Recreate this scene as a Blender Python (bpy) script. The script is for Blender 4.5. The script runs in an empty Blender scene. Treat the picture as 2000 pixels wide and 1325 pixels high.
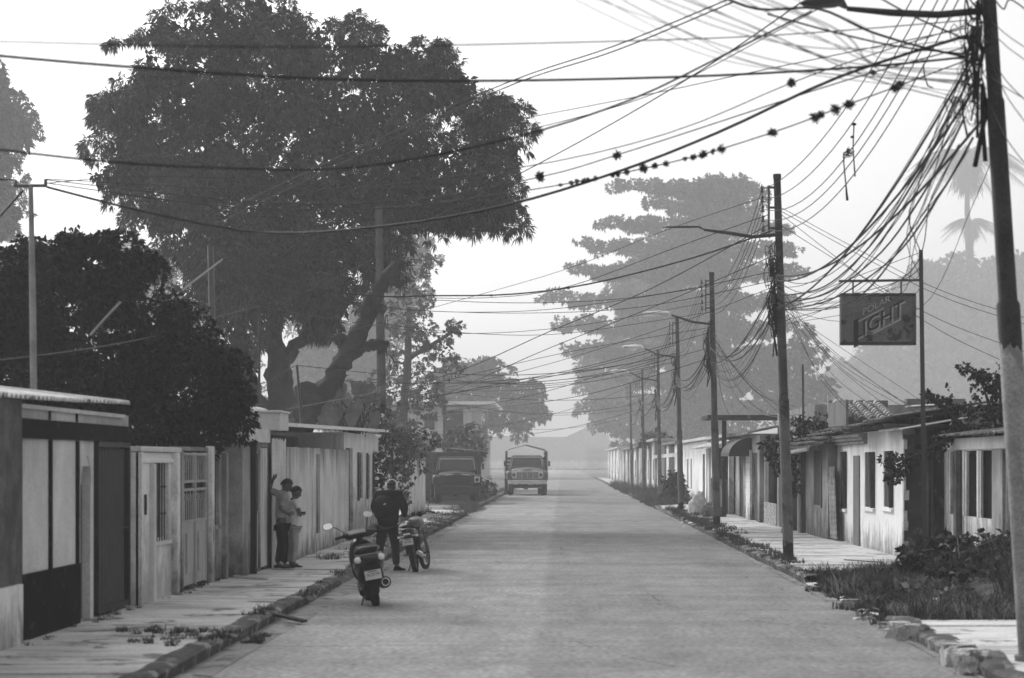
import bpy, math, random
import numpy as np
from math import sin, cos, pi, radians, sqrt
from mathutils import Vector, Matrix

S = bpy.context.scene
COL = S.collection
# ------------------------------------------------------------------ camera
F = 4500.0          # focal length in photograph pixels (2000 px wide)
CAMH = 2.05
cd = bpy.data.cameras.new('camera')
cam = bpy.data.objects.new('camera', cd)
COL.objects.link(cam)
cam.location = (0, 0, CAMH)
cam.rotation_euler = (radians(90), 0, 0)
cd.sensor_width = 36.0
cd.lens = 36.0 * F / 2000.0
cd.shift_x = -99.0 / 2000.0
cd.shift_y = 240.5 / 2000.0
cd.clip_start = 0.3
cd.clip_end = 4000.0
cd.dof.use_dof = True
cd.dof.focus_distance = 75.0
cd.dof.aperture_fstop = 2.6
S.camera = cam
# ------------------------------------------------------------------ world
w = bpy.data.worlds.new('World')
S.world = w
w.use_nodes = True
nt = w.node_tree
nt.nodes.clear()
sky = nt.nodes.new('ShaderNodeTexSky')
sky.sky_type = 'NISHITA'
sky.sun_disc = False
SUN_EL, SUN_AZ = 34.0, -38.0        # azimuth measured from +Y towards +X
sky.sun_elevation = radians(SUN_EL)
sky.sun_rotation = radians(SUN_AZ)
sky.air_density = 1.0
sky.dust_density = 6.0
sky.ozone_density = 1.0
bw = nt.nodes.new('ShaderNodeRGBToBW')
bg = nt.nodes.new('ShaderNodeBackground')
bg.inputs['Strength'].default_value = 0.15
out = nt.nodes.new('ShaderNodeOutputWorld')
# overcast: the cloud deck evens the clear-sky gradient out
mx = nt.nodes.new('ShaderNodeMix'); mx.data_type = 'FLOAT'
mx.inputs[0].default_value = 0.15
mx.inputs[3].default_value = 9.0
nt.links.new(sky.outputs[0], bw.inputs[0])
nt.links.new(bw.outputs[0], mx.inputs[2])
nt.links.new(mx.outputs[0], bg.inputs['Color'])
nt.links.new(bg.outputs[0], out.inputs['Surface'])
# ------------------------------------------------------------------ sun
sd = bpy.data.lights.new('sun', 'SUN')
sd.energy = 1.5
sd.angle = radians(12)
sun = bpy.data.objects.new('sun', sd)
COL.objects.link(sun)
_el, _az = radians(SUN_EL), radians(SUN_AZ)
_dir = Vector((sin(_az) * cos(_el), cos(_az) * cos(_el), sin(_el)))
sun.rotation_euler = _dir.to_track_quat('Z', 'Y').to_euler()
sun.location = _dir * 60
# ------------------------------------------------------------------ render
S.view_settings.view_transform = 'Standard'
S.view_settings.look = 'None'
S.view_settings.gamma = 1.0
S.view_settings.exposure = 0.24
S.cycles.max_bounces = 6
S.cycles.diffuse_bounces = 2
S.cycles.volume_bounces = 4
S.cycles.transparent_max_bounces = 8
S.cycles.caustics_reflective = False
S.cycles.caustics_refractive = False
HAZE_DENSITY = 0.0009
HAZE_COLOR = 0.99

# ------------------------------------------------------------------ helpers
def P(px, py, y):
    """the point of the street that lies y metres ahead in the direction of photograph pixel px, py"""
    return Vector(((px - 1099.0) * y / F, y, CAMH + (903.0 - py) * y / F))
def ZY(py, y): return CAMH + (903.0 - py) * y / F
def XY(px, y): return (px - 1099.0) * y / F

def setp(o, label=None, cat=None, group=None, kind=None):
    if label: o['label'] = label
    if cat: o['category'] = cat
    if group: o['group'] = group
    if kind: o['kind'] = kind
    return o

def thing(name, label, cat, loc=(0, 0, 0), rot=(0, 0, 0), group=None):
    o = bpy.data.objects.new(name, None)
    o.empty_display_size = 0.3
    COL.objects.link(o)
    o.location = loc
    o.rotation_euler = rot
    return setp(o, label, cat, group)

def copy_tree(o, parent=None):
    c = o.copy()
    COL.objects.link(c)
    c.parent = parent
    for ch in list(o.children):
        copy_tree(ch, c)
    return c

class MB:
    """collects shapes; origin is subtracted so that shapes can be given in street coordinates"""
    def __init__(s, origin=(0, 0, 0)):
        s.v, s.f, s.o = [], [], Vector(origin)
    def add(s, vs, fs):
        b = len(s.v)
        s.v += [tuple(Vector(p) - s.o) for p in vs]
        s.f += [tuple(b + i for i in f) for f in fs]
        return s
    def box(s, x0, x1, y0, y1, z0, z1):
        if x0 > x1: x0, x1 = x1, x0
        if y0 > y1: y0, y1 = y1, y0
        vs = [(x0,y0,z0),(x1,y0,z0),(x1,y1,z0),(x0,y1,z0),(x0,y0,z1),(x1,y0,z1),(x1,y1,z1),(x0,y1,z1)]
        return s.add(vs, [(0,3,2,1),(4,5,6,7),(0,1,5,4),(1,2,6,5),(2,3,7,6),(3,0,4,7)])
    def obox(s, c, size, M):
        h = [k / 2 for k in size]
        vs = []
        for z in (-1, 1):
            for (x, y) in ((-1,-1),(1,-1),(1,1),(-1,1)):
                vs.append(Vector(c) + M @ Vector((x*h[0], y*h[1], z*h[2])))
        return s.add(vs, [(0,3,2,1),(4,5,6,7),(0,1,5,4),(1,2,6,5),(2,3,7,6),(3,0,4,7)])
    def hexa(s, vs):
        return s.add(vs, [(0,3,2,1),(4,5,6,7),(0,1,5,4),(1,2,6,5),(2,3,7,6),(3,0,4,7)])
    def tube(s, pts, r, n=8, caps=True, flat=1.0):
        pts = [Vector(p) for p in pts]
        m = len(pts)
        rs = [r] * m if not hasattr(r, '__len__') else list(r)
        up = None
        vs = []
        for i, p in enumerate(pts):
            t = (pts[min(i+1, m-1)] - pts[max(i-1, 0)])
            if t.length < 1e-9: t = Vector((0, 0, 1))
            t.normalize()
            if up is None:
                a = Vector((0, 0, 1)) if abs(t.z) < 0.9 else Vector((1, 0, 0))
                up = (a - t * a.dot(t)).normalized()
            else:
                up = (up - t * up.dot(t))
                up = up.normalized() if up.length > 1e-6 else t.orthogonal().normalized()
            sd_ = t.cross(up)
            for k in range(n):
                a = 2 * pi * k / n
                vs.append(p + up * (cos(a) * rs[i] * flat) + sd_ * (sin(a) * rs[i]))
        fs = []
        for i in range(m - 1):
            for k in range(n):
                k2 = (k + 1) % n
                fs.append((i*n+k, i*n+k2, (i+1)*n+k2, (i+1)*n+k))
        if caps:
            fs.append(tuple(range(n))[::-1])
            fs.append(tuple((m-1)*n + k for k in range(n)))
        return s.add(vs, fs)
    def ell(s, c, r, nu=12, nv=8, M=None):
        c = Vector(c)
        if not hasattr(r, '__len__'): r = (r, r, r)
        vs = []
        for j in range(nv + 1):
            th = pi * j / nv
            for k in range(nu):
                a = 2 * pi * k / nu
                q = Vector((r[0]*sin(th)*cos(a), r[1]*sin(th)*sin(a), r[2]*cos(th)))
                if M is not None: q = M @ q
                vs.append(c + q)
        fs = []
        for j in range(nv):
            for k in range(nu):
                k2 = (k + 1) % nu
                if j == 0: fs.append((k, (j+1)*nu+k, (j+1)*nu+k2))
                elif j == nv - 1: fs.append((j*nu+k, (j+1)*nu+k, j*nu+k2))
                else: fs.append((j*nu+k, (j+1)*nu+k, (j+1)*nu+k2, j*nu+k2))
        return s.add(vs, fs)
    def prism(s, poly, a0, a1, axis='x'):
        """poly of 2D points extruded from a0 to a1 along axis ('x': poly is y,z; 'y': x,z; 'z': x,y)"""
        n = len(poly)
        def mk(a, p):
            return (a, p[0], p[1]) if axis == 'x' else (p[0], a, p[1]) if axis == 'y' else (p[0], p[1], a)
        vs = [mk(a0, p) for p in poly] + [mk(a1, p) for p in poly]
        fs = [tuple(range(n)), tuple(n + i for i in range(n))[::-1]]
        for i in range(n):
            j = (i + 1) % n
            fs.append((i, n+i, n+j, j))
        return s.add(vs, fs)
    def torus(s, c, R, r, M=None, n=24, m=8, flat=1.0):
        c = Vector(c); vs = []
        for i in range(n):
            a = 2*pi*i/n
            for k in range(m):
                b = 2*pi*k/m
                q = Vector((r*flat*sin(b), (R + r*cos(b))*cos(a), (R + r*cos(b))*sin(a)))
                if M is not None: q = M @ q
                vs.append(c + q)
        fs = [(i*m+k, ((i+1)%n)*m+k, ((i+1)%n)*m+(k+1)%m, i*m+(k+1)%m) for i in range(n) for k in range(m)]
        return s.add(vs, fs)
    def build(s, name, mat, parent=None, smooth=False, bevel=0.0, loc=None, sub=0):
        me = bpy.data.meshes.new(name)
        me.from_pydata(s.v, [], s.f)
        me.update()
        o = bpy.data.objects.new(name, me)
        COL.objects.link(o)
        if mat: me.materials.append(mat)
        if parent is not None:
            o.parent = parent
        else:
            o.location = s.o
        bm_fix(me)
        if smooth is True:
            me.polygons.foreach_set('use_smooth', [True] * len(me.polygons))
        elif smooth:
            me.polygons.foreach_set('use_smooth', [True] * len(me.polygons))
            me.set_sharp_from_angle(angle=radians(smooth))
        if bevel:
            b = o.modifiers.new('bevel', 'BEVEL')
            b.width = bevel; b.segments = 2; b.limit_method = 'ANGLE'
        if sub:
            q = o.modifiers.new('subdivision', 'SUBSURF'); q.levels = sub; q.render_levels = sub
        return o

import bmesh
def bm_fix(me):
    bm = bmesh.new(); bm.from_mesh(me)
    bmesh.ops.recalc_face_normals(bm, faces=bm.faces)
    bm.to_mesh(me); bm.free()

def np_mesh(name, V, Q, mat, parent=None, loc=(0, 0, 0)):
    """V (n,3) array, Q (m,4) array of quads"""
    me = bpy.data.meshes.new(name)
    me.vertices.add(len(V)); me.vertices.foreach_set('co', (V - np.array(loc)).astype(np.float32).ravel())
    k = Q.shape[1]
    me.loops.add(Q.size); me.loops.foreach_set('vertex_index', Q.astype(np.int32).ravel())
    me.polygons.add(len(Q))
    me.polygons.foreach_set('loop_start', np.arange(0, Q.size, k, dtype=np.int32))
    me.polygons.foreach_set('loop_total', np.full(len(Q), k, dtype=np.int32))
    me.update(); me.validate()
    me.materials.append(mat)
    o = bpy.data.objects.new(name, me)
    COL.objects.link(o)
    if parent is not None: o.parent = parent
    else: o.location = loc
    return o

# ------------------------------------------------------------------ materials
MATS = {}
def mat(name, c, rough=0.85, var=0.25, scale=1.5, fine=0.12, drip=0.0, dripc=0.08, splash=0.0, metal=0.0,
        bump=0.0, bscale=25, spots=0.0, spotc=0.08, obj=False, island=0.0, streak=None, spec=0.12,
        dripdark=0.55, top=None, clump=0.0, clear=0.0, trans=0.0, emit=None):
    if name in MATS: return MATS[name]
    m = bpy.data.materials.new(name); m.use_nodes = True
    nt = m.node_tree; N = nt.nodes; L = nt.links
    b = N['Principled BSDF']
    b.inputs['Roughness'].default_value = rough
    b.inputs['Metallic'].default_value = metal
    b.inputs['Specular IOR Level'].default_value = spec
    if clear: b.inputs['Coat Weight'].default_value = clear
    if obj:
        tc = N.new('ShaderNodeTexCoord'); pos = tc.outputs['Object']
    else:
        g = N.new('ShaderNodeNewGeometry'); pos = g.outputs['Position']
    def noise(sc, det=3, sx=(1, 1, 1), dist=0.0, ro=0.5):
        mp = N.new('ShaderNodeMapping'); mp.inputs['Scale'].default_value = sx
        L.new(pos, mp.inputs['Vector'])
        n = N.new('ShaderNodeTexNoise'); n.inputs['Scale'].default_value = sc
        n.inputs['Detail'].default_value = det; n.inputs['Roughness'].default_value = ro
        n.inputs['Distortion'].default_value = dist
        L.new(mp.outputs[0], n.inputs['Vector'])
        return n.outputs['Fac']
    def mr(v, a, b_, c_, d_):
        n = N.new('ShaderNodeMapRange'); n.inputs[1].default_value = a; n.inputs[2].default_value = b_
        n.inputs[3].default_value = c_; n.inputs[4].default_value = d_
        L.new(v, n.inputs[0]); return n.outputs[0]
    def mul(a, b_, op='MULTIPLY'):
        n = N.new('ShaderNodeMath'); n.operation = op
        for i, q in enumerate((a, b_)):
            if isinstance(q, (int, float)): n.inputs[i].default_value = q
            else: L.new(q, n.inputs[i])
        return n.outputs[0]
    def mix(fac, a, b_):
        n = N.new('ShaderNodeMix'); n.data_type = 'FLOAT'
        for i, q in zip((0, 2, 3), (fac, a, b_)):
            if isinstance(q, (int, float)): n.inputs[i].default_value = q
            else: L.new(q, n.inputs[i])
        return n.outputs[0]
    v = mul(mr(noise(scale, 5, ro=0.6), 0.3, 0.7, 1 - var, 1 + var), c)
    if fine: v = mul(v, mr(noise(scale * 14 + 12, 3), 0.3, 0.7, 1 - fine, 1 + fine))
    if clump: v = mul(v, mr(noise(clump, 2), 0.35, 0.65, 0.55, 1.6))
    if spots:
        sp = mr(noise(scale * 1.7 + 0.3, 6, ro=0.65, dist=0.3), 0.62 - spots * 0.25, 0.66 - spots * 0.2, 0, 1)
        v = mix(sp, v, spotc)
    if streak:
        st = mr(noise(streak[0], 5, streak[1], ro=0.6), 0.5, 0.72, 0, streak[2])
        v = mix(st, v, dripc)
    if drip:
        d1 = noise(2.2, 5, (1, 1, 0.10), 0.0, 0.65)
        d2 = mr(d1, 0.62 - drip * 0.22, 0.74 - drip * 0.12, 0, dripdark)
        v = mix(d2, v, dripc)
    if top:
        sx0 = N.new('ShaderNodeSeparateXYZ'); L.new(pos, sx0.inputs[0])
        n9 = noise(1.7, 6, (1, 1, 0.13), 0.0, 0.7); n8 = noise(.5, 3)
        reach = mul(mul(n9, 2.3), mul(n8, 1.6))                      # how far each run of rain dirt reaches down
        k9 = mul(reach, mul(top[0], sx0.outputs['Z'], 'SUBTRACT'), 'SUBTRACT')
        v = mix(mr(k9, -0.05, 0.75, 0, top[1]), v, dripc)
    if splash:
        sx = N.new('ShaderNodeSeparateXYZ'); L.new(pos, sx.inputs[0])
        hgt = mul(noise(3.0, 5, (1, 1, 0.6), ro=0.7), 1.7)
        k = mul(hgt, mul(sx.outputs['Z'], splash), 'SUBTRACT')
        v = mix(mr(k, 0.25, 0.75, 0, 0.85), v, dripc)
    if island:
        gi = N.new('ShaderNodeNewGeometry')
        v = mul(v, mr(gi.outputs['Random Per Island'], 0, 1, 1 - island, 1 + island))
    cc = N.new('ShaderNodeCombineColor')
    for i in range(3): L.new(v, cc.inputs[i])
    L.new(cc.outputs[0], b.inputs['Base Color'])
    if bump:
        bp = N.new('ShaderNodeBump'); bp.inputs['Strength'].default_value = bump; bp.inputs['Distance'].default_value = 0.03
        L.new(noise(bscale, 4), bp.inputs['Height']); L.new(bp.outputs[0], b.inputs['Normal'])
    if trans:
        tr = N.new('ShaderNodeBsdfTranslucent'); L.new(cc.outputs[0], tr.inputs['Color'])
        ms = N.new('ShaderNodeMixShader'); ms.inputs[0].default_value = trans
        L.new(b.outputs[0], ms.inputs[1]); L.new(tr.outputs[0], ms.inputs[2])
        L.new(ms.outputs[0], N['Material Output'].inputs['Surface'])
    if emit:
        b.inputs['Emission Color'].default_value = (1, 1, 1, 1); b.inputs['Emission Strength'].default_value = emit
    m.diffuse_color = (c, c, c, 1)
    MATS[name] = m
    return m
# ================================================================== haze
hm = bpy.data.materials.new('haze_air'); hm.use_nodes = True
hm.node_tree.nodes.clear()
ho = hm.node_tree.nodes.new('ShaderNodeOutputMaterial')
hv = hm.node_tree.nodes.new('ShaderNodeVolumePrincipled')
hv.inputs['Color'].default_value = (HAZE_COLOR, HAZE_COLOR, HAZE_COLOR, 1)
hv.inputs['Density'].default_value = HAZE_DENSITY
hv.inputs['Anisotropy'].default_value = 0.35
hm.node_tree.links.new(hv.outputs[0], ho.inputs['Volume'])
hz = MB().box(-420, 420, -60, 790, -1.6, 118).build('haze', hm)
setp(hz, 'pale morning haze filling the whole street', 'haze', kind='stuff')

# ================================================================== ground
M_earth = mat('earth', 0.13, var=0.4, scale=0.8, fine=0.3, bump=0.6)
M_road = mat('road_concrete', 0.29, var=0.10, scale=0.35, fine=0.2, streak=(1.1, (0.5, 2.6, 1), 0.25), dripc=0.16, bump=0.25, bscale=30, rough=0.85)
M_walk = mat('pavement_concrete', 0.60, var=0.25, scale=0.7, fine=0.15, streak=(1.2, (0.45, 2.5, 1), 0.7), dripc=0.16, spots=0.25, spotc=0.2, bump=0.3, bscale=18)
M_kerb = mat('kerb_concrete', 0.075, var=0.5, scale=2.2, fine=0.3, bump=0.8, bscale=12, spots=0.3, spotc=0.25)
M_gut = mat('gutter_concrete', 0.25, var=0.3, scale=1.3, fine=0.2, spots=0.35, spotc=0.11, bump=0.4)

def road_detail(m):
    '''worn darker lane on the right, hairline cracks and coarse aggregate'''
    nt = m.node_tree; N = nt.nodes; L = nt.links
    b = N['Principled BSDF']; src = b.inputs['Base Color'].links[0].from_socket
    g = N.new('ShaderNodeNewGeometry'); sx = N.new('ShaderNodeSeparateXYZ'); L.new(g.outputs['Position'], sx.inputs[0])
    def noise(sc, det, scl):
        mp = N.new('ShaderNodeMapping'); mp.inputs['Scale'].default_value = scl; L.new(g.outputs['Position'], mp.inputs['Vector'])
        n = N.new('ShaderNodeTexNoise'); n.inputs['Scale'].default_value = sc; n.inputs['Detail'].default_value = det; L.new(mp.outputs[0], n.inputs['Vector']); return n.outputs['Fac'], mp
    def mr(v, a, c, d, e):
        n = N.new('ShaderNodeMapRange'); n.inputs[1].default_value = a; n.inputs[2].default_value = c; n.inputs[3].default_value = d; n.inputs[4].default_value = e; L.new(v, n.inputs[0]); return n.outputs[0]
    def op(o, a, c):
        n = N.new('ShaderNodeMath'); n.operation = o
        for i, q in enumerate((a, c)):
            if isinstance(q, (int, float)): n.inputs[i].default_value = q
            else: L.new(q, n.inputs[i])
        return n.outputs[0]
    n1, _ = noise(.8, 5, (1, .35, 1))
    lane = mr(op('ADD', sx.outputs['X'], op('MULTIPLY', n1, .5)), -.12, .02, 1.0, .80)          # seam between the two pours
    track = mr(noise(.5, 4, (2.2, .18, 1))[0], .52, .68, 1.0, .82)
    patch = mr(noise(.22, 6, (1, .55, 1))[0], .56, .60, 1.0, .88)
    vo = N.new('ShaderNodeTexVoronoi'); vo.feature = 'DISTANCE_TO_EDGE'; vo.inputs['Scale'].default_value = .22
    mp = N.new('ShaderNodeMapping'); mp.inputs['Scale'].default_value = (.8, 1, 1)
    dn = N.new('ShaderNodeTexNoise'); dn.inputs['Scale'].default_value = 1.4; dn.inputs['Detail'].default_value = 5
    ad = N.new('ShaderNodeVectorMath'); ad.operation = 'MULTIPLY_ADD'; L.new(dn.outputs['Color'], ad.inputs[0]); ad.inputs[1].default_value = (1.6, 1.6, 0); L.new(g.outputs['Position'], ad.inputs[2])
    L.new(ad.outputs[0], mp.inputs['Vector']); L.new(mp.outputs[0], vo.inputs['Vector'])
    crack = op('MAXIMUM', mr(vo.outputs['Distance'], .001, .004, .55, 1.0), mr(noise(.5, 3, (1, 1, 1))[0], .45, .52, 0, 1))
    jn = N.new('ShaderNodeMath'); jn.operation = 'PINGPONG'; L.new(op('ADD', sx.outputs['Y'], op('MULTIPLY', noise(.9, 4, (1, 1, 1))[0], .5)), jn.inputs[0]); jn.inputs[1].default_value = 2.6
    joint = op('MAXIMUM', mr(jn.outputs[0], .0, .05, .62, 1.0), mr(noise(.35, 4, (1, .5, 1))[0], .42, .56, 0, 1))
    band = mr(noise(.33, 4, (.35, 1.6, 1))[0], .5, .66, 1.0, .84)
    crack = op('MULTIPLY', crack, op('MULTIPLY', joint, band))
    agg = op('MULTIPLY', mr(noise(14, 5, (1, .5, 1))[0], .3, .7, .72, 1.28), mr(noise(2.2, 6, (1, .4, 1))[0], .35, .65, .88, 1.12))
    v = op('MULTIPLY', op('MULTIPLY', lane, track), op('MULTIPLY', op('MULTIPLY', patch, crack), agg))
    cc = N.new('ShaderNodeCombineColor'); [L.new(v, cc.inputs[i]) for i in range(3)]
    mx = N.new('ShaderNodeVectorMath'); mx.operation = 'MULTIPLY'; L.new(src, mx.inputs[0]); L.new(cc.outputs[0], mx.inputs[1]); L.new(mx.outputs[0], b.inputs['Base Color'])
road_detail(M_road)
def sheet(name, x0, x1, y0, y1, z, m, nx=1, ny=1, amp=0.0, seed=1, edge=0.0):
    rnd = random.Random(seed)
    xs = [x0 + (x1 - x0) * i / nx for i in range(nx + 1)]
    V, Fc = [], []
    for j in range(ny + 1):
        yy = y0 + (y1 - y0) * j / ny
        e0, e1 = rnd.uniform(-edge, edge), rnd.uniform(-edge, edge)
        for i, x in enumerate(xs):
            xx = x + (e0 if i == 0 else e1 if i == nx else 0)
            V.append((xx, yy, z + (rnd.uniform(-amp, amp) if amp else 0)))
    for j in range(ny):
        for i in range(nx):
            a = j * (nx + 1) + i
            Fc.append((a, a + 1, a + nx + 2, a + nx + 1))
    b = MB(); b.add(V, Fc)
    return b.build(name, m)
setp(sheet('ground', -400, 400, -50, 780, -0.02, M_earth), 'bare earth ground under the town', None, kind='structure')
setp(sheet('road', -3.42, 4.02, -5, 640, 0.0, M_road, 8, 240, 0.006, 3, 0.05), 'worn pale concrete road', None, kind='structure')
# ================================================================== kerbs, gutters, pavements
def kerb(name, x0, x1, y0, y1, h, gaps, seed, label, amp=0.025):
    rnd = random.Random(seed); b = MB()
    y = y0
    prev = None
    while y < y1:
        step = 0.5 if y < 60 else 0.8
        ingap = any(a <= y <= c for a, c in gaps)
        k = 1.0
        if ingap: k = 0.15
        j = [rnd.uniform(-amp, amp) for _ in range(6)]
        lo = rnd.random() < 0.03
        hh = h * k * (0.6 if lo else 1) + j[0]
        sgn = 1 if x1 > x0 else -1
        prof = [(x0 + sgn * (0.03 + j[1]), 0.0 - 0.03), (x0 + sgn * (j[2]), hh * 0.75), (x0 + sgn * 0.05 + j[3], hh + j[4] * 0.5),
                (x1 + j[5], max(hh, h * 0.6) + 0.006), (x1 + sgn * 0.02, -0.03)]
        cur = [(p[0], y, p[1]) for p in prof]
        if prev:
            n = len(prof)
            vs = prev + cur
            b.add(vs, [(i, n + i, n + i + 1, i + 1) for i in range(n - 1)])
        prev = cur
        y += step
    o = b.build(name, M_kerb)
    return setp(o, label, None, kind='structure')
kerb('kerb', -3.68, -3.9, 15, 300, 0.15, [(33.4, 34.6), (38.5, 40.5), (88, 93)], 5, 'cracked kerb below the left pavement', 0.009)
kerb('kerb', 4.04, 4.26, 38.5, 300, 0.15, [(64.5, 66), (94, 99)], 6, 'crumbling kerb below the right pavement', 0.016)
kerb('kerb', 4.0, 4.24, 15, 29.0, 0.14, [(18, 19)], 8, 'broken kerb beside the concrete apron', 0.035)
for nm, a, b_, y0, y1 in (('gutter', -3.70, -3.33, -5, 300), ('gutter', 3.93, 4.06, -5, 300)):
    setp(sheet(nm, a, b_, y0, y1, 0.008, M_gut, 2, 200, 0.008, 4, 0.035), 'silty gutter strip', None, kind='structure')

def slabs(name, x0, x1, y0, y1, step, z, seed, label, m, miss=0.0, xj=0.0):
    rnd = random.Random(seed); b = MB(); y = y0
    while y < y1 - 0.1:
        d = step * rnd.uniform(0.8, 1.25)
        ye = min(y + d, y1)
        if rnd.random() > miss:
            t = [z + rnd.uniform(-0.014, 0.014) for _ in range(4)]
            g = 0.012
            xa, xb = x0 + rnd.uniform(-xj, xj), x1 + rnd.uniform(-xj, xj)
            b.hexa([(xa, y+g, -0.03), (xb, y+g, -0.03), (xb, ye-g, -0.03), (xa, ye-g, -0.03),
                    (xa, y+g, t[0]), (xb, y+g, t[1]), (xb, ye-g, t[2]), (xa, ye-g, t[3])])
        y = ye
    return setp(b.build(name, m), label, None, kind='structure')
slabs('pavement', -6.5, -3.88, 14, 92, 1.9, 0.152, 2, 'pale concrete pavement before the left houses', M_walk)
slabs('pavement', 4.24, 7.6, 40.6, 112, 2.1, 0.152, 3, 'pale concrete pavement before the white house', M_walk)
slabs('pavement', 4.24, 7.0, 112, 290, 4, 0.14, 9, 'distant dirty pavement', M_walk, 0.1)
slabs('apron', 4.22, 9.5, 15, 28.2, 2.6, 0.13, 12, 'pale concrete apron beside the nearest pole', M_walk)
slabs('paving_patch', 4.9, 7.3, 32.6, 35.4, 1.5, 0.10, 4, 'bare concrete patch among the weeds', M_walk, 0, 0.25)
slabs('yard', -10, -3.9, 92.5, 104, 3, 0.10, 21, 'dusty yard before the dark truck', mat('yard_dirt', 0.3, var=0.5, scale=0.9, spots=0.5, spotc=0.1, bump=0.5), 0, 0.1)

# soil mounds that hide in the weeds
def mound(name, cx, cy, rx, ry, h, seed, m=M_earth):
    rng = np.random.RandomState(seed); n = 26
    V, Fc = [], []
    for j in range(n + 1):
        for i in range(n + 1):
            u, v = i / n * 2 - 1, j / n * 2 - 1
            r = min(1, sqrt(u*u + v*v))
            z = h * (0.5 + 0.5 * cos(pi * r)) + (rng.rand() - 0.5) * 0.06 * (1 - r)
            V.append((cx + u * rx, cy + v * ry, z - 0.012))
    for j in range(n):
        for i in range(n):
            a = j * (n + 1) + i
            Fc.append((a, a + 1, a + n + 2, a + n + 1))
    b = MB(); b.add(V, Fc)
    return b.build(name, m)
M_litter = mat('leaf_litter', 0.05, var=0.6, scale=3, fine=0.5, bump=1.0, bscale=14)
setp(mound('soil', 6.9, 35.2, 2.4, 5.6, 0.42, 3, M_litter), 'dark soil under the weeds', None, kind='structure')

# ================================================================== grass and weeds
def blades(name, mat_, tufts, label, seed=1, w=0.012):
    """tufts: (x, y, z, radius, count, height)"""
    rng = np.random.RandomState(seed)
    P0, D, H = [], [], []
    for (x, y, z, r, n, h) in tufts:
        n = int(n)
        a = rng.rand(n) * 2 * pi; rr = np.sqrt(rng.rand(n)) * r
        p = np.stack([x + rr * np.cos(a), y + rr * np.sin(a) * 1.3, np.full(n, z - 0.01)], 1)
        lean = rng.randn(n, 2) * 0.42
        hh = h * (0.35 + 0.75 * rng.rand(n))
        P0.append(p); D.append(lean); H.append(hh)
    P0 = np.concatenate(P0); D = np.concatenate(D); H = np.concatenate(H)
    n = len(P0)
    ang = rng.rand(n) * pi
    sd_ = np.stack([np.cos(ang), np.sin(ang), np.zeros(n)], 1) * w * (0.6 + rng.rand(n)[:, None])
    mid = P0 + np.stack([D[:, 0] * H * 0.35, D[:, 1] * H * 0.35, H * 0.6], 1)
    tip = P0 + np.stack([D[:, 0] * H * 1.1, D[:, 1] * H * 1.1, H * (1 - 0.15 * np.abs(D[:, 0]))], 1)
    V = np.stack([P0 - sd_, P0 + sd_, mid + sd_ * 0.8, mid - sd_ * 0.8, tip + sd_ * 0.1, tip - sd_ * 0.1], 1).reshape(-1, 3)
    base = np.arange(n)[:, None] * 6
    Q = np.concatenate([base + np.array([[0, 1, 2, 3]]), base + np.array([[3, 2, 4, 5]])])
    o = np_mesh(name, V, Q, mat_)
    return setp(o, label, None, kind='stuff')
M_grass = mat('grass_blades', 0.06, var=0.3, scale=2, island=0.6, rough=0.7, trans=0.2)
rnd = random.Random(11)
T = []
# left: verge behind the broken kerb, weeds between slabs
for i in range(34):
    y = rnd.uniform(21, 62); T.append((-3.80 + rnd.gauss(0, 0.06), y, 0.14, 0.10, 16, rnd.uniform(0.05, 0.13)))
for i in range(26):
    x = -3.95 - abs(rnd.gauss(0, .45)); T.append((x, 25.4 + rnd.gauss(0, .22) - (x + 4) * .3, 0.15, rnd.uniform(.03, .1), 18, rnd.uniform(0.03, 0.11)))
for i in range(12): T.append((-3.95 - rnd.random() * .6, 24.3 + rnd.gauss(0, .3), 0.15, 0.07, 16, rnd.uniform(.03, .1)))
for i in range(50): T.append((-5.55 + rnd.gauss(0, .05), rnd.uniform(22, 43), 0.15, 0.06, 8, rnd.uniform(.03, .12)))
for i in range(150):
    y = 52 + rnd.random() ** 0.8 * 52; T.append((-3.95 + rnd.gauss(0, 0.22), y, 0.13, 0.26, 26, rnd.uniform(0.05, 0.17)))
for i in range(60):
    y = rnd.uniform(45, 64); T.append((rnd.uniform(-4.9, -4.0), y, 0.13, 0.2, 20, rnd.uniform(0.05, 0.16)))
for i in range(40):
    y = rnd.uniform(96, 170); T.append((rnd.uniform(-4.6, -3.7), y, 0.03, 0.35, 40, rnd.uniform(0.08, 0.28)))
for i in range(40):
    y = rnd.uniform(55, 88); T.append((-5.15 + rnd.gauss(0, .05), y, 0.14, 0.15, 30, rnd.uniform(0.1, 0.3)))
for i in range(14): T.append((-3.5 + rnd.gauss(0, .05), 26.6 + rnd.uniform(-.7, .5), 0.0, 0.05, 18, 0.08))
T = [(a, b_, c, r, n * 2.2, h) for a, b_, c, r, n, h in T]
blades('grass', M_grass, T, 'weeds along the left kerb and walls', 1, 0.005)
T = []
for i in range(130):
    y = rnd.uniform(40, 92); T.append((4.28 + rnd.gauss(0, 0.10), y, 0.13, 0.16, 34, rnd.uniform(0.06, 0.2)))
for i in range(40):
    y = rnd.uniform(60, 96); T.append((4.6 + rnd.gauss(0, 0.2), y, 0.14, 0.22, 40, rnd.uniform(0.06, 0.2)))
for i in range(90):
    y = rnd.uniform(98, 200); T.append((rnd.uniform(4.0, 5.2), y, 0.1, 0.4, 70, rnd.uniform(0.15, 0.6)))
for i in range(70):
    T.append((rnd.uniform(5.0, 6.2), rnd.uniform(100, 150), 0.1, 0.4, 60, rnd.uniform(0.2, 0.7)))
T = [(a, b_, c, r, n * 1.5, h) for a, b_, c, r, n, h in T]
blades('grass', M_grass, T, 'weeds along the right kerb', 2, 0.008)
T = []
DRY = []
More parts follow.
